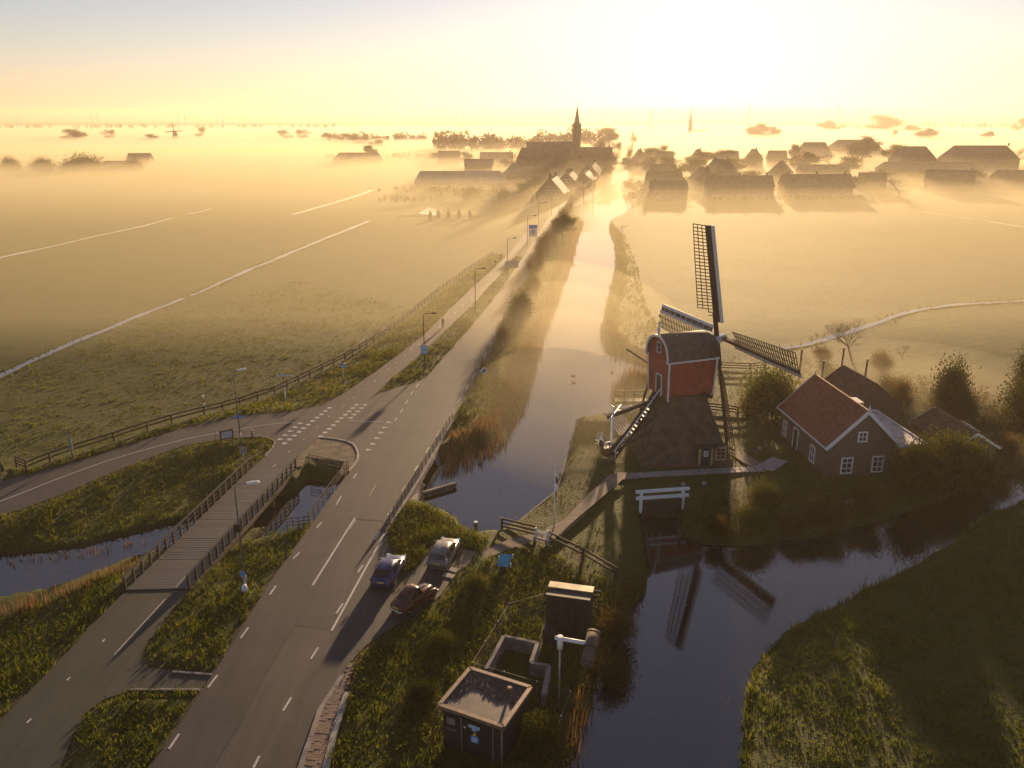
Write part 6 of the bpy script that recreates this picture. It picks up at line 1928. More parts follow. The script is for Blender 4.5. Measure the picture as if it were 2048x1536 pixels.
MEADOW_EDGE = [(66.78, 79.59), (48.05, 70.19), (44.18, 68.14), (40.13, 64.79), (35.56, 60.87), (31.80, 58.09), (26.35, 54.48), (21.45, 51.22), (18.12, 48.55), (16.05, 46.10), (14.41, 42.67), (12.63, 37.05), (13.13, 37.05), (14.82, 42.58), (16.33, 45.69), (18.41, 48.16), (21.63, 50.73), (26.43, 53.93), (31.76, 57.49), (35.61, 60.30), (40.00, 64.06), (43.87, 67.25), (47.49, 69.26)]
FIELD_W = [(-58.79, 72.15), (-50.42, 76.82), (-46.44, 80.68), (-43.77, 84.46), (-41.47, 87.78), (-39.73, 90.34), (-37.13, 93.74), (-34.27, 98.12), (-31.11, 102.69), (-28.20, 109.94), (-24.95, 118.44), (-21.60, 130.76), (-18.08, 150.51), (-46.74, 180.07), (-64.17, 142.58), (-68.83, 105.44), (-72.80, 92.01)]
MILL_FOOT = [(bx + dx_ * 4.9, by + dy_ * 4.9) for dx_, dy_ in ((-1, -1), (1, -1), (1, 1), (-1, 1))]
HOUSE_FOOT = [hp(a, b_, 0).to_2d()[:] for a, b_ in ((-HW, -HL), (HW + 3.2, -HL), (HW + 3.2, HL), (-HW, HL))]
PUMP = rect(-hx_, hx_, -hy_, hy_)
SCREEN = srect(-1.6, 1.6, -1.2, 1.6)
BASIN = [b1, b2, b3, b4, b5, b6]
HARD2 = HARD + [PUMP, SCREEN, BASIN]

P_ = []
for poly, dens, h, w, n, sd_ in ((EAST_BANK, 9, .42, .055, 5, 1), (MOUND, 11, .50, .06, 6, 2), (ISLE_A, 6.5, .34, .06, 5, 3), (ISLE_B, 9, .36, .055, 5, 4), (ISLE_C, 9, .36, .055, 5, 5), (SW_BANK, 7, .42, .06, 5, 6)):
    q = scatter(poly, dens, sd_, HARD2, .12)
    hh = h * (1 + .55 * vnoise(q[:, 0], q[:, 1], 1.6, sd_)) * (1 - .7 * (q[:, 2] < WATER_Z - .05))
    P_.append(blades(q, np.clip(hh, .12, None), w, .8, n, sd_))
grass("rough_grass", "tall lush grass on the banks and traffic islands", P_, M_LUSH)
REED_E = [(33.94, 286.45), (29.74, 257.77), (27.79, 226.54), (24.41, 194.68), (20.48, 170.36), (16.75, 147.01), (14.78, 131.59), (14.91, 121.72), (17.59, 117.28), (20.26, 114.14), (21.05, 116.75), (18.35, 122.88), (17.42, 128.98), (19.48, 147.01), (23.61, 170.36), (27.26, 194.68), (32.94, 246.49)]
EAST_MEADOW_EDGE = [(33.04, 274.11), (34.03, 250.16), (30.19, 197.58), (25.91, 157.90), (23.95, 124.70), (18.63, 124.70), (17.68, 130.90), (19.77, 149.19), (23.97, 172.89), (28.89, 220.93)]
BAY_REED = [(15.58, 139.27), (14.74, 129.62), (14.91, 121.72), (17.59, 117.28), (20.26, 114.14), (21.05, 116.75), (18.43, 123.46), (17.21, 130.60), (17.14, 139.27)]
P_ = []
for poly, dens, h, w, n, sd_ in ((VERGE_W, 5, .38, .09, 5, 7), (WEDGE, 5, .34, .09, 5, 8), (ROADBANK_E, 3.5, .5, .10, 5, 9), (REED_E, 3, .75, .10, 5, 42), (EAST_MEADOW_EDGE, 1.6, .4, .10, 5, 47)):
    q = scatter(poly, dens, sd_, HARD2, .12)
    hh = h * (1 + .6 * vnoise(q[:, 0], q[:, 1], 2.2, sd_))
    P_.append(blades(q, np.clip(hh, .12, None), w, .7, n, sd_))
grass("verge_grass", "uneven grass along the dike road and cycle path", P_, M_LUSH)
P_ = []
for poly, dens, h, w, n, sd_ in ((YARD, 5, .14, .05, 4, 10), (MEADOW, 13, .26, .05, 5, 11), (MEADOW_EDGE, 14, .55, .05, 6, 13), (FIELD_W, 2.2, .22, .10, 4, 12)):
    q = scatter(poly, dens, sd_, HARD + [MILL_PATH, MILL_FOOT, HOUSE_FOOT], .1)
    hh = h * (1 + .6 * vnoise(q[:, 0], q[:, 1], 1.1, sd_) + .4 * vnoise(q[:, 0], q[:, 1], 5, sd_))
    P_.append(blades(q, np.clip(hh, .05, None), w, .9, n, sd_))
grass("meadow_grass", "short grass of the lawns and meadows", P_, M_GRASS)
g = np.random.default_rng(91)
q = np.concatenate([np.column_stack([g.normal(cx, sx, n), g.normal(cy, sy, n)]) for (cx, cy), sx, sy, n in (((17.14, 117.43), 3, 5, 170), ((3.87, 77.09), 4, 5, 60), ((11.00, 51.05), 3.5, 8, 70), ((24.03, 56.36), 6, 2, 60), ((-35.22, 58.60), 6, 1.5, 50))])
q = q[np.min([sdist(q, w) for w in WATERS], axis=0) < -.4]
q = np.column_stack([q, np.full(len(q), WATER_Z + .012)])
V, F = leaf_quads(q, .10, g); V = V.reshape(-1, 4, 3); V[:, :, 2] = WATER_Z + .012 + (V[:, :, 2] - V[:, :, 2].mean(1, keepdims=True)) * .05; V = V.reshape(-1, 3)
grass("floating_leaves", "scattered floating leaves and scum on the water", [(V, F)], leaf_mat("floating_leaf", [(.10, .08, .04), (.25, .22, .16), (.4, .37, .3)], .2))
# broad-leaved weeds and yellow flower heads
def weeds(poly, dens, sd_, h, size, n, keep=None):
    q = scatter(poly, dens, sd_, HARD2, .2, keep)
    g = np.random.default_rng(sd_)
    k = len(q) * n
    c = np.repeat(q, n, axis=0); c[:, :2] += g.normal(0, .22, (k, 2)); c[:, 2] += g.uniform(.1, 1, k) * h
    return leaf_quads(c, size, g)


grass("weeds", "broad leaved weeds in the rough grass", [weeds(EAST_BANK, 3.2, 21, .55, .10, 7, clump(2.5, 3)), weeds(MOUND, 5, 22, .6, .10, 8), weeds(ISLE_A, 2.0, 23, .4, .10, 6, clump(3, 5)), weeds(ISLE_B, 3, 24, .4, .09, 6, clump(2, 6)), weeds(ISLE_C, 3, 25, .4, .09, 6), weeds(SW_BANK, 2.5, 26, .4, .10, 6)], M_LEAF)
near_w = lambda q, g: (vnoise(q[:, 0], q[:, 1], 3.0, 31) > .05)
grass("yellow_flowers", "small yellow flowers scattered through the verges", [weeds(EAST_BANK, .5, 27, .7, .035, 7, near_w), weeds(MOUND, .5, 28, .7, .035, 6, near_w), weeds(VERGE_W, 1.1, 29, .7, .05, 8, near_w), weeds(ISLE_B, .5, 30, .6, .03, 6, near_w), weeds(ISLE_A, .25, 33, .6, .04, 6, near_w)], M_FLOWER)

# reeds
REED_W = [(-7.24, 76.26), (-4.60, 78.68), (-1.82, 81.93), (-0.78, 85.74), (1.48, 95.84), (2.93, 110.19), (5.23, 130.93), (8.78, 158.35), (13.42, 193.31), (18.08, 234.14), (24.11, 283.59), (21.81, 289.37), (13.70, 217.69), (7.31, 165.15), (3.34, 133.94), (0.70, 110.91), (-1.18, 96.97), (-3.20, 88.24), (-6.59, 85.14), (-7.35, 80.14)]
REED_E = [(33.94, 286.45), (29.74, 257.77), (27.79, 226.54), (24.41, 194.68), (20.48, 170.36), (16.75, 147.01), (14.78, 131.59), (14.91, 121.72), (17.59, 117.28), (20.26, 114.14), (21.05, 116.75), (18.35, 122.88), (17.42, 128.98), (19.48, 147.01), (23.61, 170.36), (27.26, 194.68), (32.94, 246.49)]
REED_J = [(12.96, 99.30), (13.49, 103.84), (16.17, 106.93), (18.76, 107.84), (18.46, 105.14), (15.57, 102.56), (14.44, 99.90)]
REED_S = [(-38.45, 50.61), (-37.18, 52.07), (-33.86, 54.07), (-30.91, 57.48), (-30.20, 59.04), (-29.46, 58.25), (-30.11, 56.58), (-32.90, 52.92), (-36.54, 50.99)]
REED_N = [(-41.20, 58.88), (-35.16, 60.51), (-29.54, 64.00), (-29.57, 64.65), (-35.66, 61.52), (-41.77, 59.85)]
POND_W = [(10.92, 57.71), (7.53, 49.58), (5.61, 44.40), (4.33, 39.82), (3.51, 37.42), (2.54, 37.42), (3.45, 40.67), (4.54, 44.90), (6.37, 50.19), (8.98, 55.12)]
P_ = []
for k_, (pts, w0, w1) in enumerate(DITCHES):
    if k_ in (3, 5): continue
    a_ = np.array(resample(pts, .55 if k_ in (0, 6) else 1.1, .1)); d_ = np.gradient(a_, axis=0); d_ /= np.linalg.norm(d_, axis=1)[:, None]
    nn_ = np.stack([-d_[:, 1], d_[:, 0]], 1); g = np.random.default_rng(300 + k_)
    for s_ in (-1, 1):
        q = a_ + nn_ * s_ * (np.linspace(w0, w1, len(a_)) * .42 + g.exponential(.35, len(a_)))[:, None]
        q = q[g.uniform(0, 1, len(q)) < .45 + .5 * vnoise(q[:, 0], q[:, 1], 6, 300 + k_)]
        q = np.column_stack([q, ground_z(q)[0]])
        P_.append(blades(q, np.full(len(q), .42), .12, .5, 5, 310 + k_))
grass("ditch_grass", "rough grass along the field ditches", P_, M_GRASS)
P_ = []
for poly, dens, h, w, n, sd_ in ((REED_W, 5.0, 1.25, .07, 5, 41), (BAY_REED, 5, 1.2, .08, 5, 42), (REED_J, 10, 1.4, .07, 6, 43), (REED_S, 6, 1.0, .05, 5, 44), (REED_N, 3, .6, .05, 5, 46), (POND_W, 3.5, 1.0, .05, 5, 45)):
    q = scatter(poly, dens, sd_, [], 0)
    q[:, 2] = np.maximum(q[:, 2], WATER_Z - .1)
    hh = h * (1 + .35 * vnoise(q[:, 0], q[:, 1], 2.5, sd_))
    P_.append(blades(q, hh, w, .22, n, sd_))
grass("reeds", "dry brown reeds fringing the river and pond", P_, M_REED)


# trees and shrubs
def branch_tree(seed, H, spread, depth=4, trunk=.18, first=.3, up=.55, nb=(3, 4), curl=.25, low=False):
    """tapered limbs; returns tube MB and list of twig end points"""
    r = random.Random(seed)
    m = MB(); tips = []

    def grow_(p, d, L_, rad, lev):
        n = 3
        pts, rr = [p], [rad]
        q = p.copy(); dd = d.copy()
        for i in range(n):
            dd = (dd + Vector((r.uniform(-curl, curl), r.uniform(-curl, curl), r.uniform(-curl * .3, curl * .5)))).normalized()
            q = q + dd * (L_ / n)
            pts.append(q.copy()); rr.append(rad * (1 - .5 * (i + 1) / n))
        m.tube(pts, rr, 6 if lev == 0 else (4 if lev < 2 else 3), cap=False)
        if low and lev > 0: tips.extend((pts[1].copy(), q.copy()))
        if lev >= depth:
            tips.append(q.copy()); return
        k = r.randint(*nb)
        for j in range(k):
            t = r.uniform(first, 1.0) if lev == 0 else r.uniform(.35, 1.0)
            i = min(n - 1, int(t * n)); b_ = pts[i].lerp(pts[i + 1], t * n - i)
            an = 2 * PI * j / k + r.uniform(-.5, .5)
            out = Vector((math.cos(an), math.sin(an), 0))
            nd = (dd * up + out * spread + Vector((0, 0, .15))).normalized()
            grow_(b_, nd, L_ * r.uniform(.55, .8), rr[i] * .62, lev + 1)
        grow_(q, dd, L_ * .55, rr[-1], lev + 1)
    grow_(Vector((0, 0, -.2)), Vector((0, 0, 1)), H * (.2 if low else .42), trunk, 0)
    return m, tips


TEMPL = {}


def make_templ(key, H, spread, leaf_m, n_leaf, leaf, seed, depth=3, trunk=.18, sigma=.55, **kw):
    m, tips = branch_tree(seed, H, spread, depth, trunk, **kw)
    zmax = max(p.z for p in tips)
    me = m.mesh("trunk", M_BARK if n_leaf else M_TWIG, recalc=False)
    cm = None
    if n_leaf:
        g = np.random.default_rng(seed)
        T = np.array([p[:] for p in tips])
        # clumps of differing size round the twig ends, some left bare
        wgt = g.uniform(0, 1, len(T)) ** 1.5 + .05
        c = T[g.choice(len(T), n_leaf, p=wgt / wgt.sum())] + g.normal(0, sigma, (n_leaf, 3)) * np.array([1, 1, .8])
        V, F = leaf_quads(c, leaf, g)
        cm = np_mesh("crown", V, F, leaf_m)
    TEMPL[key] = (me, cm, zmax)


make_templ("round", 9, .75, M_LEAF, 5200, .17, 3, 4, .22, .55, nb=(3, 4))
make_templ("round2", 9, .8, M_LEAFD, 5200, .17, 13, 4, .24, .5, nb=(3, 4))
make_templ("airy", 10, .6, M_LEAFO, 2600, .12, 5, 4, .20, .45)
make_templ("poplar", 13, .32, M_LEAFO, 2600, .13, 8, 4, .22, .5, up=.9)
make_templ("bare", 9, .75, None, 0, 0, 21, 5, .20, curl=.35, nb=(3, 3))
make_templ("bare2", 9, .85, None, 0, 0, 34, 5, .22, curl=.4, first=.2, nb=(3, 3))
make_templ("bare3", 9, .7, None, 0, 0, 43, 5, .17, curl=.3, first=.25, nb=(3, 4))
make_templ("bush", 4, .9, M_LEAFO, 9000, .045, 55, 3, .07, .34, first=.02, nb=(5, 6), low=True)
make_templ("bush2", 4, 1.0, M_LEAF, 12000, .048, 57, 3, .07, .34, first=.02, nb=(5, 6), low=True)
make_templ("bush3", 4, 1.0, M_LEAFD, 12000, .048, 59, 3, .07, .34, first=.02, nb=(5, 6), low=True)
make_templ("big_bush", 8, .9, M_LEAFD, 22000, .06, 61, 4, .16, .42, first=.05, nb=(4, 5), low=True)
make_templ("twiggy", 4.5, .55, M_LEAFO, 3000, .035, 71, 4, .06, .28, first=.02, up=.9, nb=(4, 5), low=True)
make_templ("conifer", 8, .9, M_LEAFD, 3500, .16, 91, 3, .16, .35, first=.1, up=.15, nb=(6, 8))


def tree(name, label, loc, key, h, w=1.0, rz=None, group=None, cat=None, z=None):
    """h: height in metres, w: breadth factor"""
    me, cm, zm = TEMPL[key]
    x, y = loc[:2]
    z = gz(x, y) if z is None else z
    t0 = bpy.data.objects.new(name, None); COL.objects.link(t0)
    s = h / zm
    if 'bush' in key or key == 'twiggy': w *= .60
    t0.location = (x, y, z); t0.rotation_euler = (0, 0, rnd.uniform(0, 6.28) if rz is None else rz); t0.scale = (s * w, s * w, s)
    tag(t0, label, cat or ("tree" if "tree" in name else "shrub"), group)
    link("trunk" if "tree" in name else "stem", me, t0)
    if cm: link("crown", cm, t0)
    return t0


# shrubs of the mill and house garden
tree("shrub", "loose green shrub between the mill sail and the brick house wall", (29.27, 89.29), "bush2", 5.2, 1.0)
tree("shrub", "low spreading shrub at the foot of the loose green one by the house", (28.08, 91.28), "bush", 2.6, 1.2)
tree("shrub", "dark bushy shrub against the gable corner above the pond", (38.64, 71.31), "bush3", 4.2, .9)
tree("shrub", "dark shrub overhanging the water below the gable", (41.42, 72.84), "bush3", 3.8, 1.0)
tree("shrub", "golden green shrub in front of the tiled outbuilding", (43.56, 74.72), "bush2", 3.6, 1.3)
tree("shrub", "golden shrub touching the outbuilding's white edge", (45.40, 73.55), "bush2", 3.0, 1.3)
tree("shrub", "small yellow green shrub alone on the lawn beside the white slatted bench", (22.67, 66.66), "bush2", 2.6, 1.0)
tree("shrub", "russet shrub low among the garden plants near the pond", (26.28, 65.42), "bush", 2.0, 1.5)
tree("shrub", "russet shrub beside the grey garden slab", (28.31, 64.95), "bush", 2.2, 1.5)
tree("shrub", "russet shrub at the waterside between slab and dark shrubs", (32.57, 67.25), "bush", 2.6, 1.4)
tree("shrub", "low green shrub at the waterside near the lower mill sail", (20.47, 63.50), "bush2", 1.8, 1.5)
tree("shrub", "low brown shrub at the waterside next to the mill inlet", (17.42, 63.33), "bush", 1.5, 1.6)
tree("shrub", "brown shrub on the bank below the white flowers", (24.47, 63.87), "bush", 1.6, 1.6)
tree("shrub", "thin leafless shrub leaning over the water past the dark shrubs", (45.36, 74.34), "twiggy", 2.6, 1.3)
tree("shrub", "brown shrub on the far bank where the stream leaves the view", (51.01, 78.67), "bush", 2.6, 1.4)
tree("shrub", "round hazy topiary shaped shrub behind the brick house", (51.46, 92.65), "bush3", 5.2, .7)
tree("shrub", "rounded hazy shrub lower than the topiary shaped one beside it", (52.11, 89.29), "bush3", 3.4, 1.0)
tree("shrub", "thin branched shrub between the barn and the topiary shaped shrub", (46.38, 92.65), "twiggy", 4.6, 1.1)
tree("shrub", "brown shrub behind the flat roof of the brick house", (46.85, 97.17), "bush", 2.6, 1.4)
tree("shrub", "hazy shrub row end near the bare tree by the curved ditch", (51.78, 111.02), "bush", 2.2, 1.6)
tree("shrub", "hazy low shrub between the bare tree and the dark poles", (44.93, 115.50), "bush", 1.8, 1.7)
tree("shrub", "big dark green shrub cut by the picture edge above the outbuilding", (63.64, 95.32), "big_bush", 7.0, 1.0)
tree("shrub", "dark shrub under the big one at the picture edge", (58.85, 87.70), "bush3", 4.6, 1.3)
tree("bare_tree", "leafless spreading tree by the curved ditch behind the house", (49.53, 115.50), "bare3", 6.4, 1.0, 0.6)
tree("bare_tree", "small thin leafless sapling past the bare tree on the field edge", (57.20, 116.02), "bare", 2.8, .8)
tree("shrub", "brown overgrown shrub beside the screen housing and pond", (7.27, 48.70), "bush", 2.2, 1.4)
tree("shrub", "tangled brown shrub by the pond near the mossy drum", (6.39, 44.82), "bush", 2.0, 1.4)
tree("shrub", "brown green shrub in front of the pump house corner", (1.73, 38.08), "bush2", 1.5, 1.3)
tree("shrub", "lush green bush beside the info lectern in the rough grass", (-2.56, 53.37), "bush2", 1.0, 1.8)
tree("shrub", "dark low bush below the basin fence", (-4.81, 46.88), "bush2", .8, 2.0)
tree("shrub", "green bush at the pump house wall by the bank", (-5.61, 41.93), "bush3", .8, 2.0)
q = scatter([(25.04, 65.70), (27.25, 65.70), (26.53, 63.67), (24.43, 63.85)], 3, 77, [])
grass("white_blossom", "white flowers on the garden bank below the house", [leaf_quads(np.repeat(q, 5, 0) + np.random.default_rng(3).normal(0, .18, (len(q) * 5, 3)) + np.array([0, 0, .6]), .05, np.random.default_rng(4))], leaf_mat("white_petals", [(.5, .5, .45), (.65, .65, .6)], .4))
# garden undergrowth
UNDER = [(17.50, 69.70), (21.65, 71.31), (25.61, 71.86), (29.24, 71.31), (31.88, 70.76), (35.65, 69.70), (39.84, 69.70), (43.88, 72.98), (43.41, 72.08), (34.85, 66.86), (29.32, 64.21), (24.37, 62.34), (19.00, 61.23), (15.81, 61.91), (14.49, 63.31)]
grass("undergrowth", "tangled brown and green garden undergrowth above the pond", [weeds(UNDER, 3.0, 61, .7, .10, 9)], M_LEAFO)
UNDER2 = [(27.96, 77.80), (30.74, 74.13), (36.13, 71.86), (46.87, 81.78), (53.59, 79.75), (51.84, 76.79), (43.41, 72.08), (35.65, 68.66), (27.16, 70.76), (26.32, 74.13)]
grass("undergrowth", "low garden greenery around the brick house", [weeds(UNDER2, 2.2, 62, .8, .11, 9)], M_LEAF)
UNDER3 = [(45.06, 98.12), (55.91, 106.39), (59.95, 100.08), (61.20, 92.65), (54.79, 81.78), (53.56, 86.15), (50.46, 96.24)]
grass("undergrowth", "hazy shrubbery behind the brick house", [weeds(UNDER3, 1.4, 63, 1.4, .14, 12)], M_LEAFO)
grass("undergrowth", "brown dead stalks between pump yard and pond", [weeds(POND_W, 3.0, 64, 1.0, .09, 8), weeds([(1.17, 42.40), (3.25, 42.17), (3.56, 37.97), (2.19, 33.10), (0.16, 35.76)], 6, 65, .9, .09, 8)], M_LEAFO)

# hedge of bushes between road and river
HL_ = ["low twiggy bush first in the hedge above the river bridge reeds", "brown bush second along the road, before the dark round one", "dark round bush in the hedge between road and river", "wide twiggy bush after the dark round one", "tall twiggy bush where the hedge starts to thicken", "dense twiggy bush in the middle of the hedge", "dense dark bush in the thick part of the hedge", "leaning bush past the thick part of the hedge", "narrow bush below the leafy riverside tree", "bushy base beneath the leafy riverside tree", "small hazy bush past the leafy riverside tree", "hazy round bush at the foot of the two bare trees"]
hp_ = [(-4.41, 108.53), (-1.85, 122.88), (0.52, 139.27), (2.18, 153.36), (3.61, 173.08), (5.42, 184.83), (7.36, 205.58), (9.72, 226.54), (12.76, 246.49), (15.73, 267.54), (22.38, 323.80), (29.02, 364.84)]
for i, ((x, y), lb) in enumerate(zip(hp_, HL_)):
    tree("hedge_bush", lb, (x + .5, y), ("twiggy", "bush", "bush3", "twiggy", "twiggy", "twiggy", "bush", "twiggy", "twiggy", "bush", "twiggy", "bush")[i], (2.2, 3.2, 4.6, 4.8, 5.8, 6.4, 6.0, 6.4, 6.2, 5.8, 5.4, 5.4)[i] * .8, 1.0, group="hedge bushes between road and river")
for (x, y), k, h, lb in zip([(1.27, 146.20), (2.88, 161.20), (4.58, 178.19), (6.40, 194.68), (8.63, 215.99), (11.25, 236.11), (14.12, 255.44), (18.89, 295.37)], ("twiggy", "bush", "twiggy", "twiggy", "bush", "twiggy", "twiggy", "bush"), (4.0, 4.2, 5.4, 5.8, 5.2, 6.0, 5.6, 5.0),
        ["thin bush squeezed in right after the dark round hedge bush", "low russet bush filling the hedge before it thickens", "upright twiggy bush at the first tall part of the hedge", "upright twiggy bush in the mid hedge, thinner than its neighbours", "russet leafy bush in the mid hedge above the reeds", "upright twiggy bush ahead of the leafy riverside tree", "twiggy bush half under the leafy riverside tree", "russet bush just past the leafy riverside tree"]):
    tree("hedge_bush", lb, (x + 1.2, y), k, h * .8, 1.0, group="hedge bushes between road and river")
tree("riverside_tree", "leafy crooked tree leaning over the river from the hedge", (14.50, 238.12), "round2", 7.0, .9, 2.0)
tree("riverside_tree", "leaning thin branched tree over the water beside the leafy one", (16.57, 241.20), "airy", 5.6, 1.0, 4.0)
tree("bare_tree", "taller dark bare tree by the river near the gabled house", (29.39, 343.14), "bare2", 12.5, .8, 1.0)
tree("bare_tree", "slimmer bare tree right behind the dark one by the river", (35.09, 364.84), "bare", 14.5, .7, 2.0)
tree("bare_tree", "small bare bush tree on the far river bank at the bend", (33.07, 250.89), "bare", 3.6, 1.2)

# ------------------------------------------------------------------ village in the mist
M_VB = mat("village_brick", (0.085, 0.055, 0.042), .9, var=.3, scale=.6)
M_VR = mat("village_roof", (0.070, 0.050, 0.042), .75, var=.3, scale=.5)
M_VR2 = mat("glazed_roof_tile", (0.085, 0.052, 0.040), .75, var=.25, scale=.5, spec=.2)
M_VG = mat("barn_sheet", (0.20, 0.19, 0.19), .6, var=.2, scale=.2)
M_VW = mat("village_window", (0.05, 0.05, 0.055), .08, var=.2)
M_VF = mat("village_white", (0.55, 0.53, 0.50), .6, var=.1)
M_SLATE = mat("church_slate", (0.075, 0.060, 0.055), .6, var=.3, scale=.3)


def far_house(name, label, c, w, l, rz, ze, zr, cat="house", walls=M_VB, roof=M_VR, chimneys=0, hip=0.0, dormers=0, skylights=0, win=(0, 0), flat=False, group=None, z0=-.8, gable_windows=False, overhang=.35, base=-1.6):
    """c ground centre, w across the gable, l along the ridge (local y); front gable faces local -y"""
    t0 = thing(name, label, cat, (c[0], c[1], z0), rz, group)
    hw, hl = w / 2, l / 2
    if flat:
        MB().box((0, 0, (ze + base) / 2), (w, l, ze - base)).build("wall", walls, t0, world=False)
        MB().box((0, 0, ze + .15), (w + .3, l + .3, .3)).build("roof", roof, t0, world=False)
    else:
        k = hl * hip
        m = MB()
        vs = []
        for s in (-1, 1):
            vs += [(-hw, s * hl, base), (hw, s * hl, base), (hw, s * hl, ze), (0, s * (hl if hip == 0 else hl - .01), ze if hip else zr - .05), (-hw, s * hl, ze)]
        m.add(vs, [(0, 1, 2, 3, 4), (9, 8, 7, 6, 5), (0, 5, 6, 1), (1, 6, 7, 2), (4, 9, 5, 0), (2, 7, 9, 4)])
        m.build("wall", walls, t0, world=False)
        o = overhang
        r = MB()
        A_ = [(-hw - o, -hl - o, ze - .2), (hw + o, -hl - o, ze - .2), (hw + o, hl + o, ze - .2), (-hw - o, hl + o, ze - .2), (0, -hl - o + k * 2 if hip else -hl - o, zr), (0, hl + o - k * 2 if hip else hl + o, zr)]
        if hip:
            r.add(A_, [(0, 1, 4), (1, 2, 5, 4), (2, 3, 5), (3, 0, 4, 5), (3, 2, 1, 0)])
            ro = r.build("roof", roof, t0, world=False)
        else:
            B_ = [(x, y, z + .18) for x, y, z in A_]
            r.add(A_ + B_, [(0, 3, 5, 4), (1, 4, 5, 2), (6, 10, 11, 9), (7, 8, 11, 10), (0, 6, 9, 3), (1, 2, 8, 7), (0, 4, 10, 6), (4, 1, 7, 10), (3, 9, 11, 5), (5, 11, 8, 2)])
            ro = r.build("roof", roof, t0, world=False)
        for i in range(chimneys):
            y = (-hl * .9 if i == 0 else hl * (.9 if i == chimneys - 1 else 0))
            MB().box((.0, y * .93, zr + .45), (.85, .7, 1.6)).box((0, y * .93, zr + 1.32), (1.0, .85, .15)).build("chimney", M_VB, ro, world=False)
        sl = Vector((hw + o, 0, -(zr - ze + .2))).normalized()
        for i in range(skylights):
            y = -hl * .75 + 1.5 * hl * (i / max(1, skylights - 1))
            for s in (-1,):
                p = Vector((s * hw * .5, y, ze + (zr - ze) * .52 + .2)); d = Vector((s * hw, 0, -(zr - ze))).normalized()
                n = Vector((s * (zr - ze), 0, hw)).normalized(); u = Vector((0, 1, 0))
                q = [p + d * a + u * b_ + n * .08 for a, b_ in ((-.7, -.45), (.7, -.45), (.7, .45), (-.7, .45))]
                q2 = [v + n * .08 for v in q]
                MB().add(q + q2, [(0, 1, 2, 3), (7, 6, 5, 4), (0, 4, 5, 1), (1, 5, 6, 2), (2, 6, 7, 3), (3, 7, 4, 0)]).build("roof_window", M_VW, ro, world=False)
        for i in range(dormers):
            y = -hl * .6 + 1.2 * hl * (i / max(1, dormers - 1)) if dormers > 1 else 0
            for s in (-1, 1):
                x = s * hw * .62; z = ze + (zr - ze) * .42
                dm = MB().box((x, y, z + .3), (1.4, 2.2, 1.7)).build("dormer", M_VF, ro, world=False)
        if gable_windows:
            for z, xs, h in ((ze * .45, (-hw * .5, hw * .5), 1.9), (ze + (zr - ze) * .3, (-hw * .18, hw * .18), 1.5)):
                for x in xs:
                    f = MB().box((x, -hl - .03, z), (1.5, .08, h)).build("window", M_VF, t0, world=False)
                    MB().box((x, -hl - .05, z), (1.25, .08, h - .25)).build("pane", M_VW, f, world=False)
    n, rows = win
    for s in (-1, 1):
        for i in range(n):
            for j in range(rows):
                y = -hl + (i + .5) * l / n; z = .9 + j * 2.7
                f = MB().box((s * (hw + .03), y, z), (.08, min(2.2, l / n * .6), 1.35)).build("window", M_VF, t0, world=False)
                MB().box((s * (hw + .05), y, z), (.08, min(2.0, l / n * .55), 1.15)).build("pane", M_VW, f, world=False)
    return t0


R90 = R(90)
# left of the river
far_house("long_barn", "long low barn with pale grey sheet roof at the village edge", (-26.0, 427), 14, 45, R90, 3.2, 8.2, "barn", roof=M_VG, win=(8, 1), hip=.06)
far_house("barn_block", "dark square barn rising behind the long pale barn", (-19.5, 505), 14, 16.5, R90, 7.2, 10.2, "barn", win=(3, 1))
far_house("shed_hall", "wide low hall with a sunlit roof strip beside the long barn", (9.5, 450), 26, 18, R(12), 5.2, 9.0, "hall", roof=M_VR2, gable_windows=False)
far_house("gabled_house", "tall gabled brick house with chimney and sunlit roof beside the road", (17.0, 352), 11.5, 13, R(-14), 4.2, 10.6, roof=M_VR2, chimneys=2, skylights=2, gable_windows=True)
far_house("gabled_house", "second gabled house along the road behind the tall gabled one", (26.5, 392), 11, 12, R(-16), 4.4, 10.2, roof=M_VR2, chimneys=3, gable_windows=True)
far_house("gabled_house", "dark house wall with chimney between second and third sunlit roofs", (35.5, 412), 9, 14, R(-16), 5.0, 9.2, chimneys=2)
far_house("gabled_house", "third road house with a twin sunlit roof near the river trees", (42.0, 448), 11, 15, R(-17), 5.0, 11.2, roof=M_VR2, chimneys=2, skylights=3)
far_house("gabled_house", "hazy house half hidden by the third road house", (52.0, 500), 11, 14, R(-17), 5.0, 10.5, roof=M_VR2, chimneys=1)
far_house("cottage", "low cottage with a steep roof behind the sunlit hall", (3.0, 475), 12, 14, R(20), 3.4, 9.2, roof=M_VR, chimneys=1)
far_house("garden_shed", "low dark garden shed beside the tall gabled house", (4.5, 350), 5, 8, R(70), 2.4, 3.8, "shed")
far_house("garden_shed", "small pale roofed shed in the garden shrubs by the pond", (-6.5, 345), 5, 10, R(85), 2.2, 3.4, "shed", roof=M_VG)
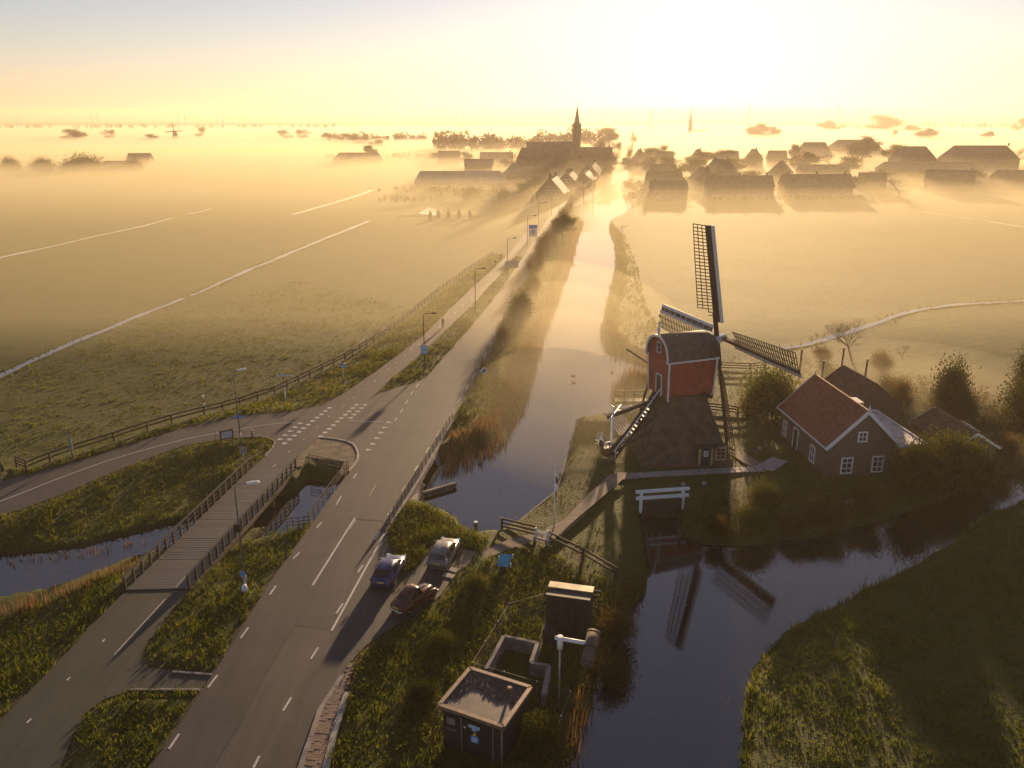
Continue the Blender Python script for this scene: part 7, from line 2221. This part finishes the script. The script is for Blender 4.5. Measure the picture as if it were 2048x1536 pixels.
# church
ch = thing("church", "brick village church with tall pointed spire over the roofs", "church", (26.0, 505, -.8))
cx_, cy_ = 22.5, 505
MB().box((cx_, cy_, 5), (28, 14, 12)).build("nave_wall", M_VB, ch)
rf_ = MB().add([(cx_ - 14.3, cy_ - 7.4, 10.6), (cx_ + 14, cy_ - 7.4, 10.6), (cx_ + 14, cy_ + 7.4, 10.6), (cx_ - 14.3, cy_ + 7.4, 10.6), (cx_ - 14, cy_, 19.2), (cx_ + 14, cy_, 19.4)], [(0, 1, 5, 4), (2, 3, 4, 5), (3, 0, 4), (1, 2, 5), (3, 2, 1, 0)]).build("roof", M_SLATE, ch)
for x in (cx_ - 7, cx_ + 5):
    MB().add([(x - 3.2, cy_ - 7.6, 10.6), (x + 3.2, cy_ - 7.6, 10.6), (x, cy_ - 7.6, 16.2), (x, cy_ - 2, 16.2)], [(0, 1, 2), (0, 2, 3), (1, 3, 2)]).build("dormer_gable", M_SLATE, rf_)
MB().add([(cx_ - 20, cy_ - 5.5, -2), (cx_ - 14, cy_ - 5.5, -2), (cx_ - 14, cy_ + 5.5, -2), (cx_ - 20, cy_ + 5.5, -2), (cx_ - 20, cy_ - 5.5, 9), (cx_ - 14, cy_ - 5.5, 9), (cx_ - 14, cy_ + 5.5, 9), (cx_ - 20, cy_ + 5.5, 9), (cx_ - 17, cy_, 16), (cx_ - 14, cy_, 16)],
         [(0, 1, 5, 4), (1, 2, 6, 5), (2, 3, 7, 6), (3, 0, 4, 7), (4, 5, 9, 8), (6, 7, 8, 9), (7, 4, 8)]).build("choir", M_VB, ch)
tx_, ty_ = 37.9, 505
MB().box((tx_, ty_, 11), (4.6, 4.6, 26)).build("tower", M_VB, ch)
MB().box((tx_, ty_, 24.2), (5.0, 5.0, .6)).build("tower_cornice", M_VB, ch)
for k in range(4):
    a_ = k * R90; ca, sa = math.cos(a_), math.sin(a_)
    def tq(x, y, z): return (tx_ + x * ca - y * sa, ty_ + x * sa + y * ca, z)
    MB().add([tq(-2.4, -2.55, 24.5), tq(2.4, -2.55, 24.5), tq(0, -2.55, 29.5), tq(0, -.4, 29.5)], [(0, 1, 2), (0, 2, 3), (1, 3, 2)]).build("tower_gable", M_VB, ch)
vs = [(tx_ + 2.5 * math.cos(R(22.5 + 45 * k)), ty_ + 2.5 * math.sin(R(22.5 + 45 * k)), 25.2) for k in range(8)] + [(tx_ + 1.9 * math.cos(R(22.5 + 45 * k)), ty_ + 1.9 * math.sin(R(22.5 + 45 * k)), 28.6) for k in range(8)] + [(tx_, ty_, 40.0)]
MB().add(vs, [(k, (k + 1) % 8, 8 + (k + 1) % 8, 8 + k) for k in range(8)] + [(8 + k, 8 + (k + 1) % 8, 16) for k in range(8)]).build("spire", M_SLATE, ch)
MB().bar((tx_, ty_, 39.8), (tx_, ty_, 41.8), .14).build("spire_cross", M_BLACK, ch)
for z in (14, 20): 
    MB().box((tx_, ty_ - 2.33, z), (1.1, .1, 2.4)).build("belfry_opening", M_BLACK, ch)
far_house("parish_hall", "long dark hall with flat ridge beside the church tower", (50.5, 515), 12, 19, R90, 8, 16.5, "hall", chimneys=1)
# farms far to the west
far_house("farm_barn", "hazy low farm barn with rounded ends out in the fields", (-118.0, 660), 12, 38, R90, 3.6, 7.6, "barn", hip=.12)
far_house("farm_house", "hazy farmhouse with steep roof between field trees", (-47.0, 640), 10, 16, R90, 4, 9.6)
far_house("farm_house", "wide hazy farmhouse with chimney near the church choir", (-11.0, 610), 12, 23, R90, 4.5, 9.8, chimneys=1)
far_house("farm_house", "faint farmhouse roof at the western tree line", (-272.0, 625), 10, 16, R90, 3.5, 8.5)
far_house("farm_barn", "faint low barn below the western farmhouse", (-262.0, 570), 9, 20, R90, 2.4, 5.8, "barn")
# right of the river
far_house("terrace_house", "dark brick house block nearest the river with a flat ridge", (67.2, 363), 10, 14.9, R90, 4.6, 8.0, chimneys=2, skylights=1, win=(3, 1))
far_house("terrace_house", "long dark terrace with flat ridge in the middle of the row", (99.7, 372), 10, 28.3, R90, 5.2, 9.5, chimneys=3, skylights=3, win=(5, 1))
far_house("terrace_house", "longest dark terrace at the end of the row with dormer strip", (135.2, 377), 10, 30, R90, 5.4, 9.7, chimneys=3, skylights=3, win=(6, 1))
far_house("terrace_house", "hazy block just behind the dark block nearest the river", (72.5, 405), 10, 16, R90, 5.2, 9.3, skylights=1, chimneys=1)
far_house("terrace_house", "third hazy block stepping back from the river", (80.0, 452), 10, 13, R90, 5.6, 10.0, chimneys=2)
far_house("terrace_house", "hazy gable house with sunlit tiles behind the middle terrace", (91.5, 405), 12, 14, R(0), 5.4, 11.0, roof=M_VR2, chimneys=1)
far_house("terrace_house", "hazy house with several sunlit roof edges behind the middle terrace", (108.0, 440), 12, 16, R(15), 6, 13.0, roof=M_VR2, chimneys=2)
far_house("terrace_house", "hazy house with one bright sunlit roof above the gap of the terraces", (142.0, 450), 12, 13, R(-24), 5.6, 11.8, roof=M_VR2, skylights=1)
far_house("terrace_house", "long hazy block behind the longest terrace", (171.0, 468), 11, 26, R90, 5.2, 9.0, skylights=3)
far_house("terrace_house", "low hazy gable in front of the long hazy block", (172.0, 405), 10, 12, R(70), 4.6, 8.6, roof=M_VR2)
far_house("school_block", "long hazy flat building stretching toward the bare trees", (232.0, 475), 16, 52, R(84), 6.2, 10.0, "school", win=(9, 1), hip=.05)
far_house("school_block", "hazy hall with hipped roof above the long flat building", (244.0, 520), 18, 22, R90, 9, 17.0, "hall", hip=.2)
far_house("school_block", "wide hazy hall with a lantern on its ridge", (292.0, 535), 18, 42, R90, 9, 17.0, "hall", hip=.12, chimneys=1)
far_house("school_block", "lower hazy wing stepping down from the lantern hall", (318.0, 480), 14, 26, R90, 6, 10.5, "hall", win=(5, 1))
far_house("school_block", "faint stepped end block before the bare tree row", (286.0, 425), 12, 28, R90, 5, 7.6, "hall", flat=True, win=(5, 1))
far_house("dormer_house", "dark tilted roof house with bright skylights past the bare tree", (209.0, 405), 12, 21, R(62), 4.2, 9.9, skylights=7, chimneys=1, dormers=0)
far_house("terrace_house", "dark house block cut by the picture edge beyond the skylight house", (250.0, 415), 12, 26, R90, 5.6, 9.2, skylights=2, win=(5, 1))
far_house("row_house", "hazy steep gable at the start of the far house row", (88.0, 590), 9, 12, R(0), 6, 12.5, group="hazy far house row", chimneys=1)
for i, (x, lb) in enumerate([(104, "hazy wide roof second in the far house row"), (128, "hazy steep gable rising between round trees"), (150, "hazy gable near the leafless pollard"), (168, "hazy gable just left of the leafless pollard"), (185, "hazy low roof past the leafless pollard")]):
    far_house("row_house", lb.replace("just left of", "touching"), (x, 585 + i * 3), 10, 12, R(0 if i % 2 else 90), 5.6, 11.4 + (i % 2) * 1.2, group="hazy far house row", chimneys=i % 2)
far_house("great_barn", "huge faint pyramid roofed barn out beyond the village", (297.0, 745), 36, 48, R90, 3, 15, "barn", hip=.2)
far_house("farm_house", "faint hip roofed farmhouse behind the big hazy trees", (243.0, 690), 18, 24, R90, 5, 14.5, hip=.15)
far_house("farm_house", "faint dark farm gable at the picture edge on the horizon", (640.0, 1030), 18, 30, R(30), 8, 18.0)
# parked cars among the houses, far off
# second church far away
c2 = thing("far_church", "faint distant church spire straight under the sun", "church", (392.0, 1900, -.8))
MB().box((392, 1900, 9), (7, 7, 24)).build("tower", M_VB, c2)
MB().add([(388, 1896, 21), (396, 1896, 21), (396, 1904, 21), (388, 1904, 21), (390.6, 1898.6, 34), (393.4, 1898.6, 34), (393.4, 1901.4, 34), (390.6, 1901.4, 34), (392, 1900, 60)], [(0, 1, 5, 4), (1, 2, 6, 5), (2, 3, 7, 6), (3, 0, 4, 7), (4, 5, 8), (5, 6, 8), (6, 7, 8), (7, 4, 8)]).build("spire", M_SLATE, c2)
MB().box((412, 1900, 1), (34, 14, 9)).build("nave", M_VB, c2)
# far polder mill
pmil = thing("far_windmill", "tiny dark polder mill standing alone in the western mist", "windmill", (-520.0, 1330, -.8))
MB().tube([(-520, 1330, -2), (-520, 1330, 9), (-520, 1330, 11), (-520, 1330, 12.5)], [5.2, 3.4, 3.2, .6], 8).build("mill_body", M_TAR, pmil)
for k in range(4):
    a_ = R(4 + 90 * k)
    MB().bar((-520, 1326, 11), (-520 + math.cos(a_) * 13, 1326, 11 + math.sin(a_) * 13), 1.5, .3, up=(0, 1, 0)).build("sail", M_TAR, pmil)
# boat moored in the river bend
bo_ = thing("moored_boat", "small dark boat moored at the sunlit river bend", "boat", (*(54.39, 385.16), -1.2), R(70))
MB().add([(-2.6, -.9, .1), (-2.6, .9, .1), (1.2, 1.0, .1), (2.8, 0, .25), (1.2, -1.0, .1), (-2.6, -1.1, .9), (-2.6, 1.1, .9), (1.2, 1.2, .95), (3.1, 0, 1.2), (1.2, -1.2, .95)], [(4, 3, 2, 1, 0), (0, 1, 6, 5), (1, 2, 7, 6), (2, 3, 8, 7), (3, 4, 9, 8), (4, 0, 5, 9), (5, 6, 7, 8, 9)]).build("hull", M_TAR, bo_, world=False)
MB().box((-.6, 0, 1.35), (2.2, 1.5, .9), 0, .85).build("cabin", M_TAR, bo_, world=False)
for (x, y), lb in zip([(75.59, 499.36), (68.69, 460.14), (62.14, 408.56), (54.60, 345.19)], ["dark post at the water line of the first moored jetty", "low dark jetty past the river bend", "dark jetty beside the moored boat", "dark jetty nearest the river bend tip"]):
    t0 = thing("jetty", lb, "jetty", (x, y, -.9), group="small jetties at the river bend")
    MB().box((x - 1.5, y, -.7), (6, 2.2, .18)).build("deck", M_TAR, t0)
    for k in (-3, 0): MB().box((x + k - .5, y - .9, -1.0), (.3, .3, 1.6)).build("pile", M_TAR, t0)

# ------------------------------------------------------------------ village trees and far trees
def ftree(label, loc, key, h, w=1.0, group="hazy village trees", name="tree"):
    return tree(name, label, loc, key, h, w, None, group, "tree", z=-.9)


ftree("broad hazy tree crown beside the church tower, nearest it", (56.0, 560), "airy", 19, 1.0)
ftree("second hazy tree beside the church, slightly lower", (68.0, 565), "airy", 18.5, .7)
ftree("slim hazy poplar past the pair beside the church", (78.5, 570), "poplar", 18, .75)
ftree("big round hazy tree at the far end of the river", (97.0, 600), "round", 13, 1.2)
ftree("second round hazy tree crowding the river end", (106.0, 580), "round2", 11, 1.2)
ftree("faint round treetop above the river end", (102.0, 900), "round", 22, 1.0)
ftree("faint pointed treetop next to the round one above the river end", (125.0, 890), "poplar", 20, .8)
ftree("faint bushy tree rising over the far house row", (113.0, 640), "airy", 14, .8)
ftree("round tree behind the stepped river houses", (80.0, 500), "round2", 11, .9)
ftree("darker round tree beside the stepped river houses", (88.0, 490), "round", 11.5, 1.0)
ftree("wide hazy tree among the far row gables", (118.0, 540), "round", 12.5, 1.5)
ftree("hazy tree filling the gap of the far row", (138.0, 560), "round2", 13, 1.3)
ftree("hazy low tree ahead of the far row", (150.0, 540), "round", 11, 1.3)
ftree("leafless pollard standing up from the far house row", (168.0, 560), "bare", 16, .45)
ftree("round lollipop tree past the leafless pollard", (200.0, 610), "round", 14.5, .7)
ftree("pale leafless tree beside the lollipop tree", (210.0, 560), "bare2", 13, .9)
ftree("great broad tree, largest of the hazy village trees", (246.0, 600), "round2", 20, 1.0)
ftree("broad tree leaning against the great one", (264.0, 595), "round", 15, 1.0)
ftree("small hazy tree beyond the great broad pair", (283.0, 610), "round2", 11.5, .8)
ftree("dark spiky conifer over the middle terrace roof", (96.5, 400), "conifer", 11.5, .6)
ftree("leafless round tree between the terraces and the skylight house", (170.5, 372), "bare2", 9.5, 1.3)
ftree("thin leafless tree beside the round leafless one", (184.0, 376), "bare", 7.5, .7)
for i, (x, lb) in enumerate([(327, "first bare tree of the row at the picture edge"), (342, "second bare tree of the row at the picture edge"), (357, "tallest bare tree of the row at the picture edge"), (371, "last bare tree of the row at the picture edge")]):
    ftree(lb, (x, 560), "bare2", 16.5 - (i % 2), .95, "bare tree row at the edge of the village")
for lb, loc, k, h, w in [("dark round garden tree by the long pale barn", (-5, 385), "round2", 5, 1.4), ("garden tree above the garden pond", (-16, 355), "bush3", 4.5, 1.6), ("garden hedge tree beside the tall gabled house", (5, 365), "round", 6.5, 1.2), ("garden shrub tree before the tall gabled house", (2, 335), "bush3", 4.0, 1.8), ("low tree close to the garden shed", (-2, 340), "bush3", 5, 1.5), ("round tree by the hazy farmhouses", (-33, 620), "round2", 9.5, .9), ("tree over the low farm barn", (-110, 670), "round", 12, .9), ("tree behind the steep roof farmhouse", (-58, 660), "round", 7.5, 1.3), ("pale thin tree beside the church choir", (1, 560), "airy", 11, .8), ("tree behind the dark square barn", (-3, 545), "round", 8, 1.0), ("slim tree on the church roof line", (20.0, 640), "poplar", 16, .5)]:
    ftree(lb, loc, k, h, w, "hazy trees among the western houses")
for i, ((x, y), lb) in enumerate(zip([(-28.50, 290.35), (-26.23, 296.26), (-22.46, 293.27), (-18.69, 294.76), (-14.74, 293.27)], ["first pollard at the bright garden pond", "second pollard at the bright garden pond", "third pollard along the thin garden fence", "fourth pollard along the thin garden fence", "last pollard along the thin garden fence"])):
    ftree(lb, (x, y), "bush3", 2.4, .5, "small pollards along the garden fence", "pollard_tree")
vt = [("leafy tree rising between the first two dark terraces, behind them", 82, 425, "round2", 9.5, 1.2), ("leafy tree peeping over the gap of the two long terraces", 118, 420, "round", 8.5, 1.2), ("dark leafy tree past the end of the longest terrace", 158, 392, "round2", 7.5, 1.3), ("low tree mass in front of the long flat building", 190, 440, "round2", 8.0, 1.6), ("second low tree mass in front of the long flat building", 215, 445, "round", 7.5, 1.6), ("tree between skylight house and cut off block", 232, 425, "round2", 8, 1.2), ("round tree behind the hazy sunlit gable house", 100, 470, "round2", 11, 1.4), ("wide tree among the sunlit roofs", 126, 480, "round", 11, 1.5), ("tall round tree behind the long hazy block", 178, 520, "round2", 13, 1.4), ("tree beside the long hazy block", 196, 500, "round", 11, 1.4),
      ("dark tree in front of the church nave", 14, 480, "round2", 10, 1.2), ("leafy tree between hall roof and church tower", 34, 482, "round", 11, 1.1), ("dark tree against the parish hall", 56, 500, "round2", 12, 1.1), ("garden tree behind the tall gabled house", 11, 385, "round2", 8, 1.2), ("garden tree at the end of the long pale barn", 2, 415, "round", 7, 1.3), ("tree at the river end under the poplars", 72, 520, "round2", 10, 1.2), ("tree behind the third road house", 50, 470, "round", 9, 1.1)]
for lb, x, y, k, h, w in vt: ftree(lb, (x, y), k, h, w)
# dark tree line in the west
wl = [("low dark tree at the western picture edge", -345, 555, 6.0, 1.8), ("dark rounded tree second in the western line", -326, 556, 7, 1.3), ("dark rounded tree third in the western line", -306, 556, 6.8, 1.4), ("largest dark tree of the western line", -275, 553, 8.5, 1.9), ("small dark tree next to the western barn", -247, 556, 6, 1.2), ("low scrub tree between the western trees", -290, 557, 4.5, 2.0)]
for lb, x, y, h, w in wl:
    t0 = ftree(lb, (x, y), "bush3", h * 1.3, w, "dark tree line in the west"); t0.location.z -= h * .4
far = [("faint grove on the western horizon, widest", -640, 1260, "round2", 15, 1.4), ("faint round tree beside the western grove", -588, 1255, "airy", 15, 1.2), ("faint low tree west of the tiny mill", -520, 1240, "round2", 9, 1.4), ("faint tall tree beside the tiny mill", -480, 1330, "airy", 18, .8), ("faint tree east of the tiny mill", -340, 1290, "airy", 14, 1.5), ("faint paired tree in the middle of the western mist", -310, 1280, "airy", 15, 1.4), ("faint flat grove in the western mist", -270, 1270, "round2", 10, 1.5),
       ("pale tree alone in the mist below the pylons", -235, 1230, "round2", 10, 1.2), ("pale grove in the mist with pointed tops", -178, 1010, "airy", 12, 2.0), ("pale scrub beside the pointed grove", -150, 960, "round2", 8, 1.5),
       ("faint round tree under the sun's glare", 428, 1500, "round2", 20, 1.3), ("faint shrubby tree under the sun's glare", 458, 1510, "round2", 15, 1.0), ("faint tree beyond the glare on the horizon", 770, 2100, "round2", 22, 1.4), ("faint long grove on the eastern horizon", 905, 2100, "round2", 34, 1.5), ("faint round grove in the eastern mist", 640, 1330, "round2", 15, 1.4), ("small faint tree beside the eastern grove", 590, 1330, "airy", 13, .8), ("small faint bush in the eastern mist", 735, 1330, "round2", 11, 1.1), ("faint tree at the eastern horizon edge", 1060, 1800, "airy", 30, 1.0), ("low faint tree on the eastern horizon", 880, 1900, "round2", 14, 1.5)]
for lb, x, y, k, h, w in far:
    t0 = ftree(lb, (x, y), k, h * 1.45, w, "faint trees in the far mist"); t0.location.z -= h * .42
# tree belts that read as one mass
def belt(label, p, q, n, h, depth, seed):
    g = np.random.default_rng(seed)
    t = g.uniform(0, 1, n); c = np.array(p)[None] * (1 - t[:, None]) + np.array(q)[None] * t[:, None]
    c = c + np.stack([g.uniform(-4, 4, n), g.uniform(-depth, depth, n)], 1)
    hh = h * (.55 + .45 * (.5 + .5 * vnoise(c[:, 0], c[:, 1], 22, seed))) * g.uniform(.7, 1.15, n)
    Vs, Fs, o = [], [], 0
    pts = []
    for (x, y), hz in zip(c, hh):
        k = 55
        d = g.normal(0, 1, (k, 3)); d /= np.linalg.norm(d, axis=1)[:, None]
        r = g.uniform(.5, 1, k)[:, None]
        pts.append(np.array([x, y, hz * .58]) + d * r * np.array([hz * .36, hz * .36, hz * .44]))
    V, F = leaf_quads(np.concatenate(pts), h * .075, g)
    o_ = link("tree_belt", np_mesh("tree_belt", V, F, M_LEAFO)); tag(o_, label, kind='stuff')


belt("long dark belt of hazy trees behind the farms", (-72, 820), (28, 850), 60, 22, 10, 201)
belt("fainter belt of hazy trees behind the church", (25, 960), (110, 980), 40, 24, 12, 202)
belt("pale belt of trees far in the western mist", (-240, 1150), (-120, 1180), 45, 15, 15, 203)
belt("faint scrub between the western farms", (-150, 700), (-20, 690), 60, 6, 8, 204)
belt("garden scrub behind the bright garden pond", (-38, 372), (12, 362), 60, 5.0, 8, 205)
belt("low scrub before the long pale barn", (-62, 392), (-30, 388), 30, 4.0, 6, 206)
belt("field edge scrub by the dike village entrance", (-52, 340), (-28, 342), 30, 3.4, 5, 207)
belt("riverside scrub in front of the stepped river houses", (52, 345), (60, 420), 40, 4.5, 3, 208)
belt("garden scrub in front of the dark terraces", (58, 343), (160, 355), 90, 2.6, 3, 209)
belt("faint dark belt on the far horizon to the east", (820, 2300), (1500, 2400), 70, 18, 40, 210)
belt("faint dark belt on the far horizon to the west", (-1500, 2300), (-500, 2400), 70, 16, 40, 211)
# pylons on the horizon
def pylon(label, x, y, h):
    t0 = thing("pylon", label, "pylon", (x, y, -.8), group="faint pylons on the horizon")
    for s in (-1, 1):
        m = MB()
        for d in (-1, 1): m.bar((x + s * h * .16 - h * .05 * .6, y + d * 2, -1), (x + s * h * .16, y, h), h * .018)
        m.bar((x + s * h * .16 - h * .06, y, h * .62), (x + s * h * .16 + h * .06, y, h * .62), h * .014)
        m.build("lattice_mast", M_STEEL, t0)


for lb, x, y, h in (("faint paired pylon far west over the mist", -1010, 2100, 46), ("faint paired pylon above the tiny mill, taller", -800, 2100, 50), ("faint paired pylon just east of the tiny mill", -690, 2050, 44), ("faint small pylon furthest west", -1310, 2300, 34), ("faint pylon above the pale groves", -350, 1900, 36), ("faint pylon over the belt of hazy trees", -120, 2000, 46)):
    pylon(lb, x, y, h)
for lb, x, y, h in (("thin faint mast east of the sun glare", 560, 2050, 62), ("thin faint mast under the sun between the churches", 335, 2100, 54), ("thin faint mast far to the east", 900, 2400, 66)):
    t0 = thing("radio_mast", lb, "mast", (x, y, -.8), group="faint masts on the horizon")
    MB().tube([(x, y, -2), (x, y, h)], 1.0, 5).build("mast", M_STEEL, t0)

# ------------------------------------------------------------------ low ground mist
GOLD, PALE = (.95, .845, .57), (.90, .80, .62)


def mist_bank(label, c, r, dens, col=GOLD):
    mb = MB().ball(c, r, 40, 20)
    tag(mb.build("mist", haze_mat("mist_bank", dens, MIST_G, col)), label, kind='stuff')


def mist_layer(label, y0, y1, top, dens, col, hw):
    mb = MB().box((0, (y0 + y1) / 2, (top - 3) / 2), (hw * 2, y1 - y0, top + 3))
    tag(mb.build("mist", haze_mat("mist_layer", dens, MIST_G, col)), label, kind='stuff')


mist_layer("low ground mist lying over the fields", 118, 900, 5.6, MIST_DENSITY, GOLD, 2600)
mist_layer("pale ground mist over the far polder", 900.5, 2890, 5.4, MIST_DENSITY, PALE, 6500)
mist_layer("deeper mist around the village", 262, 880, 11.0, 0.0010, GOLD, 2500)
mist_layer("deep bank of haze lying along the far horizon", 2900, 8800, 62, 0.0006, (.74, .66, .54), 11500)
for k in range(3):
    mist_bank("mist drifting over the river and reeds", (9 + k, 124 + 8 * k, -1), (10 + 5 * k, 26 + 16 * k, 3.8 + 1.1 * k), 0.0055)
    mist_bank("mist swirling behind the brick house and barn", (47 + k, 99 + 2 * k, -1), (15 + 5 * k, 10 + 4 * k, 4.0 + .8 * k), 0.004)
mist_bank("thin mist over the river bend beside the mill", (6, 98, -1), (13, 22, 4.4), 0.012)
mist_bank("mist around the garden shrubs by the pond", (46, 76, -1), (16, 9, 4.0), 0.003)
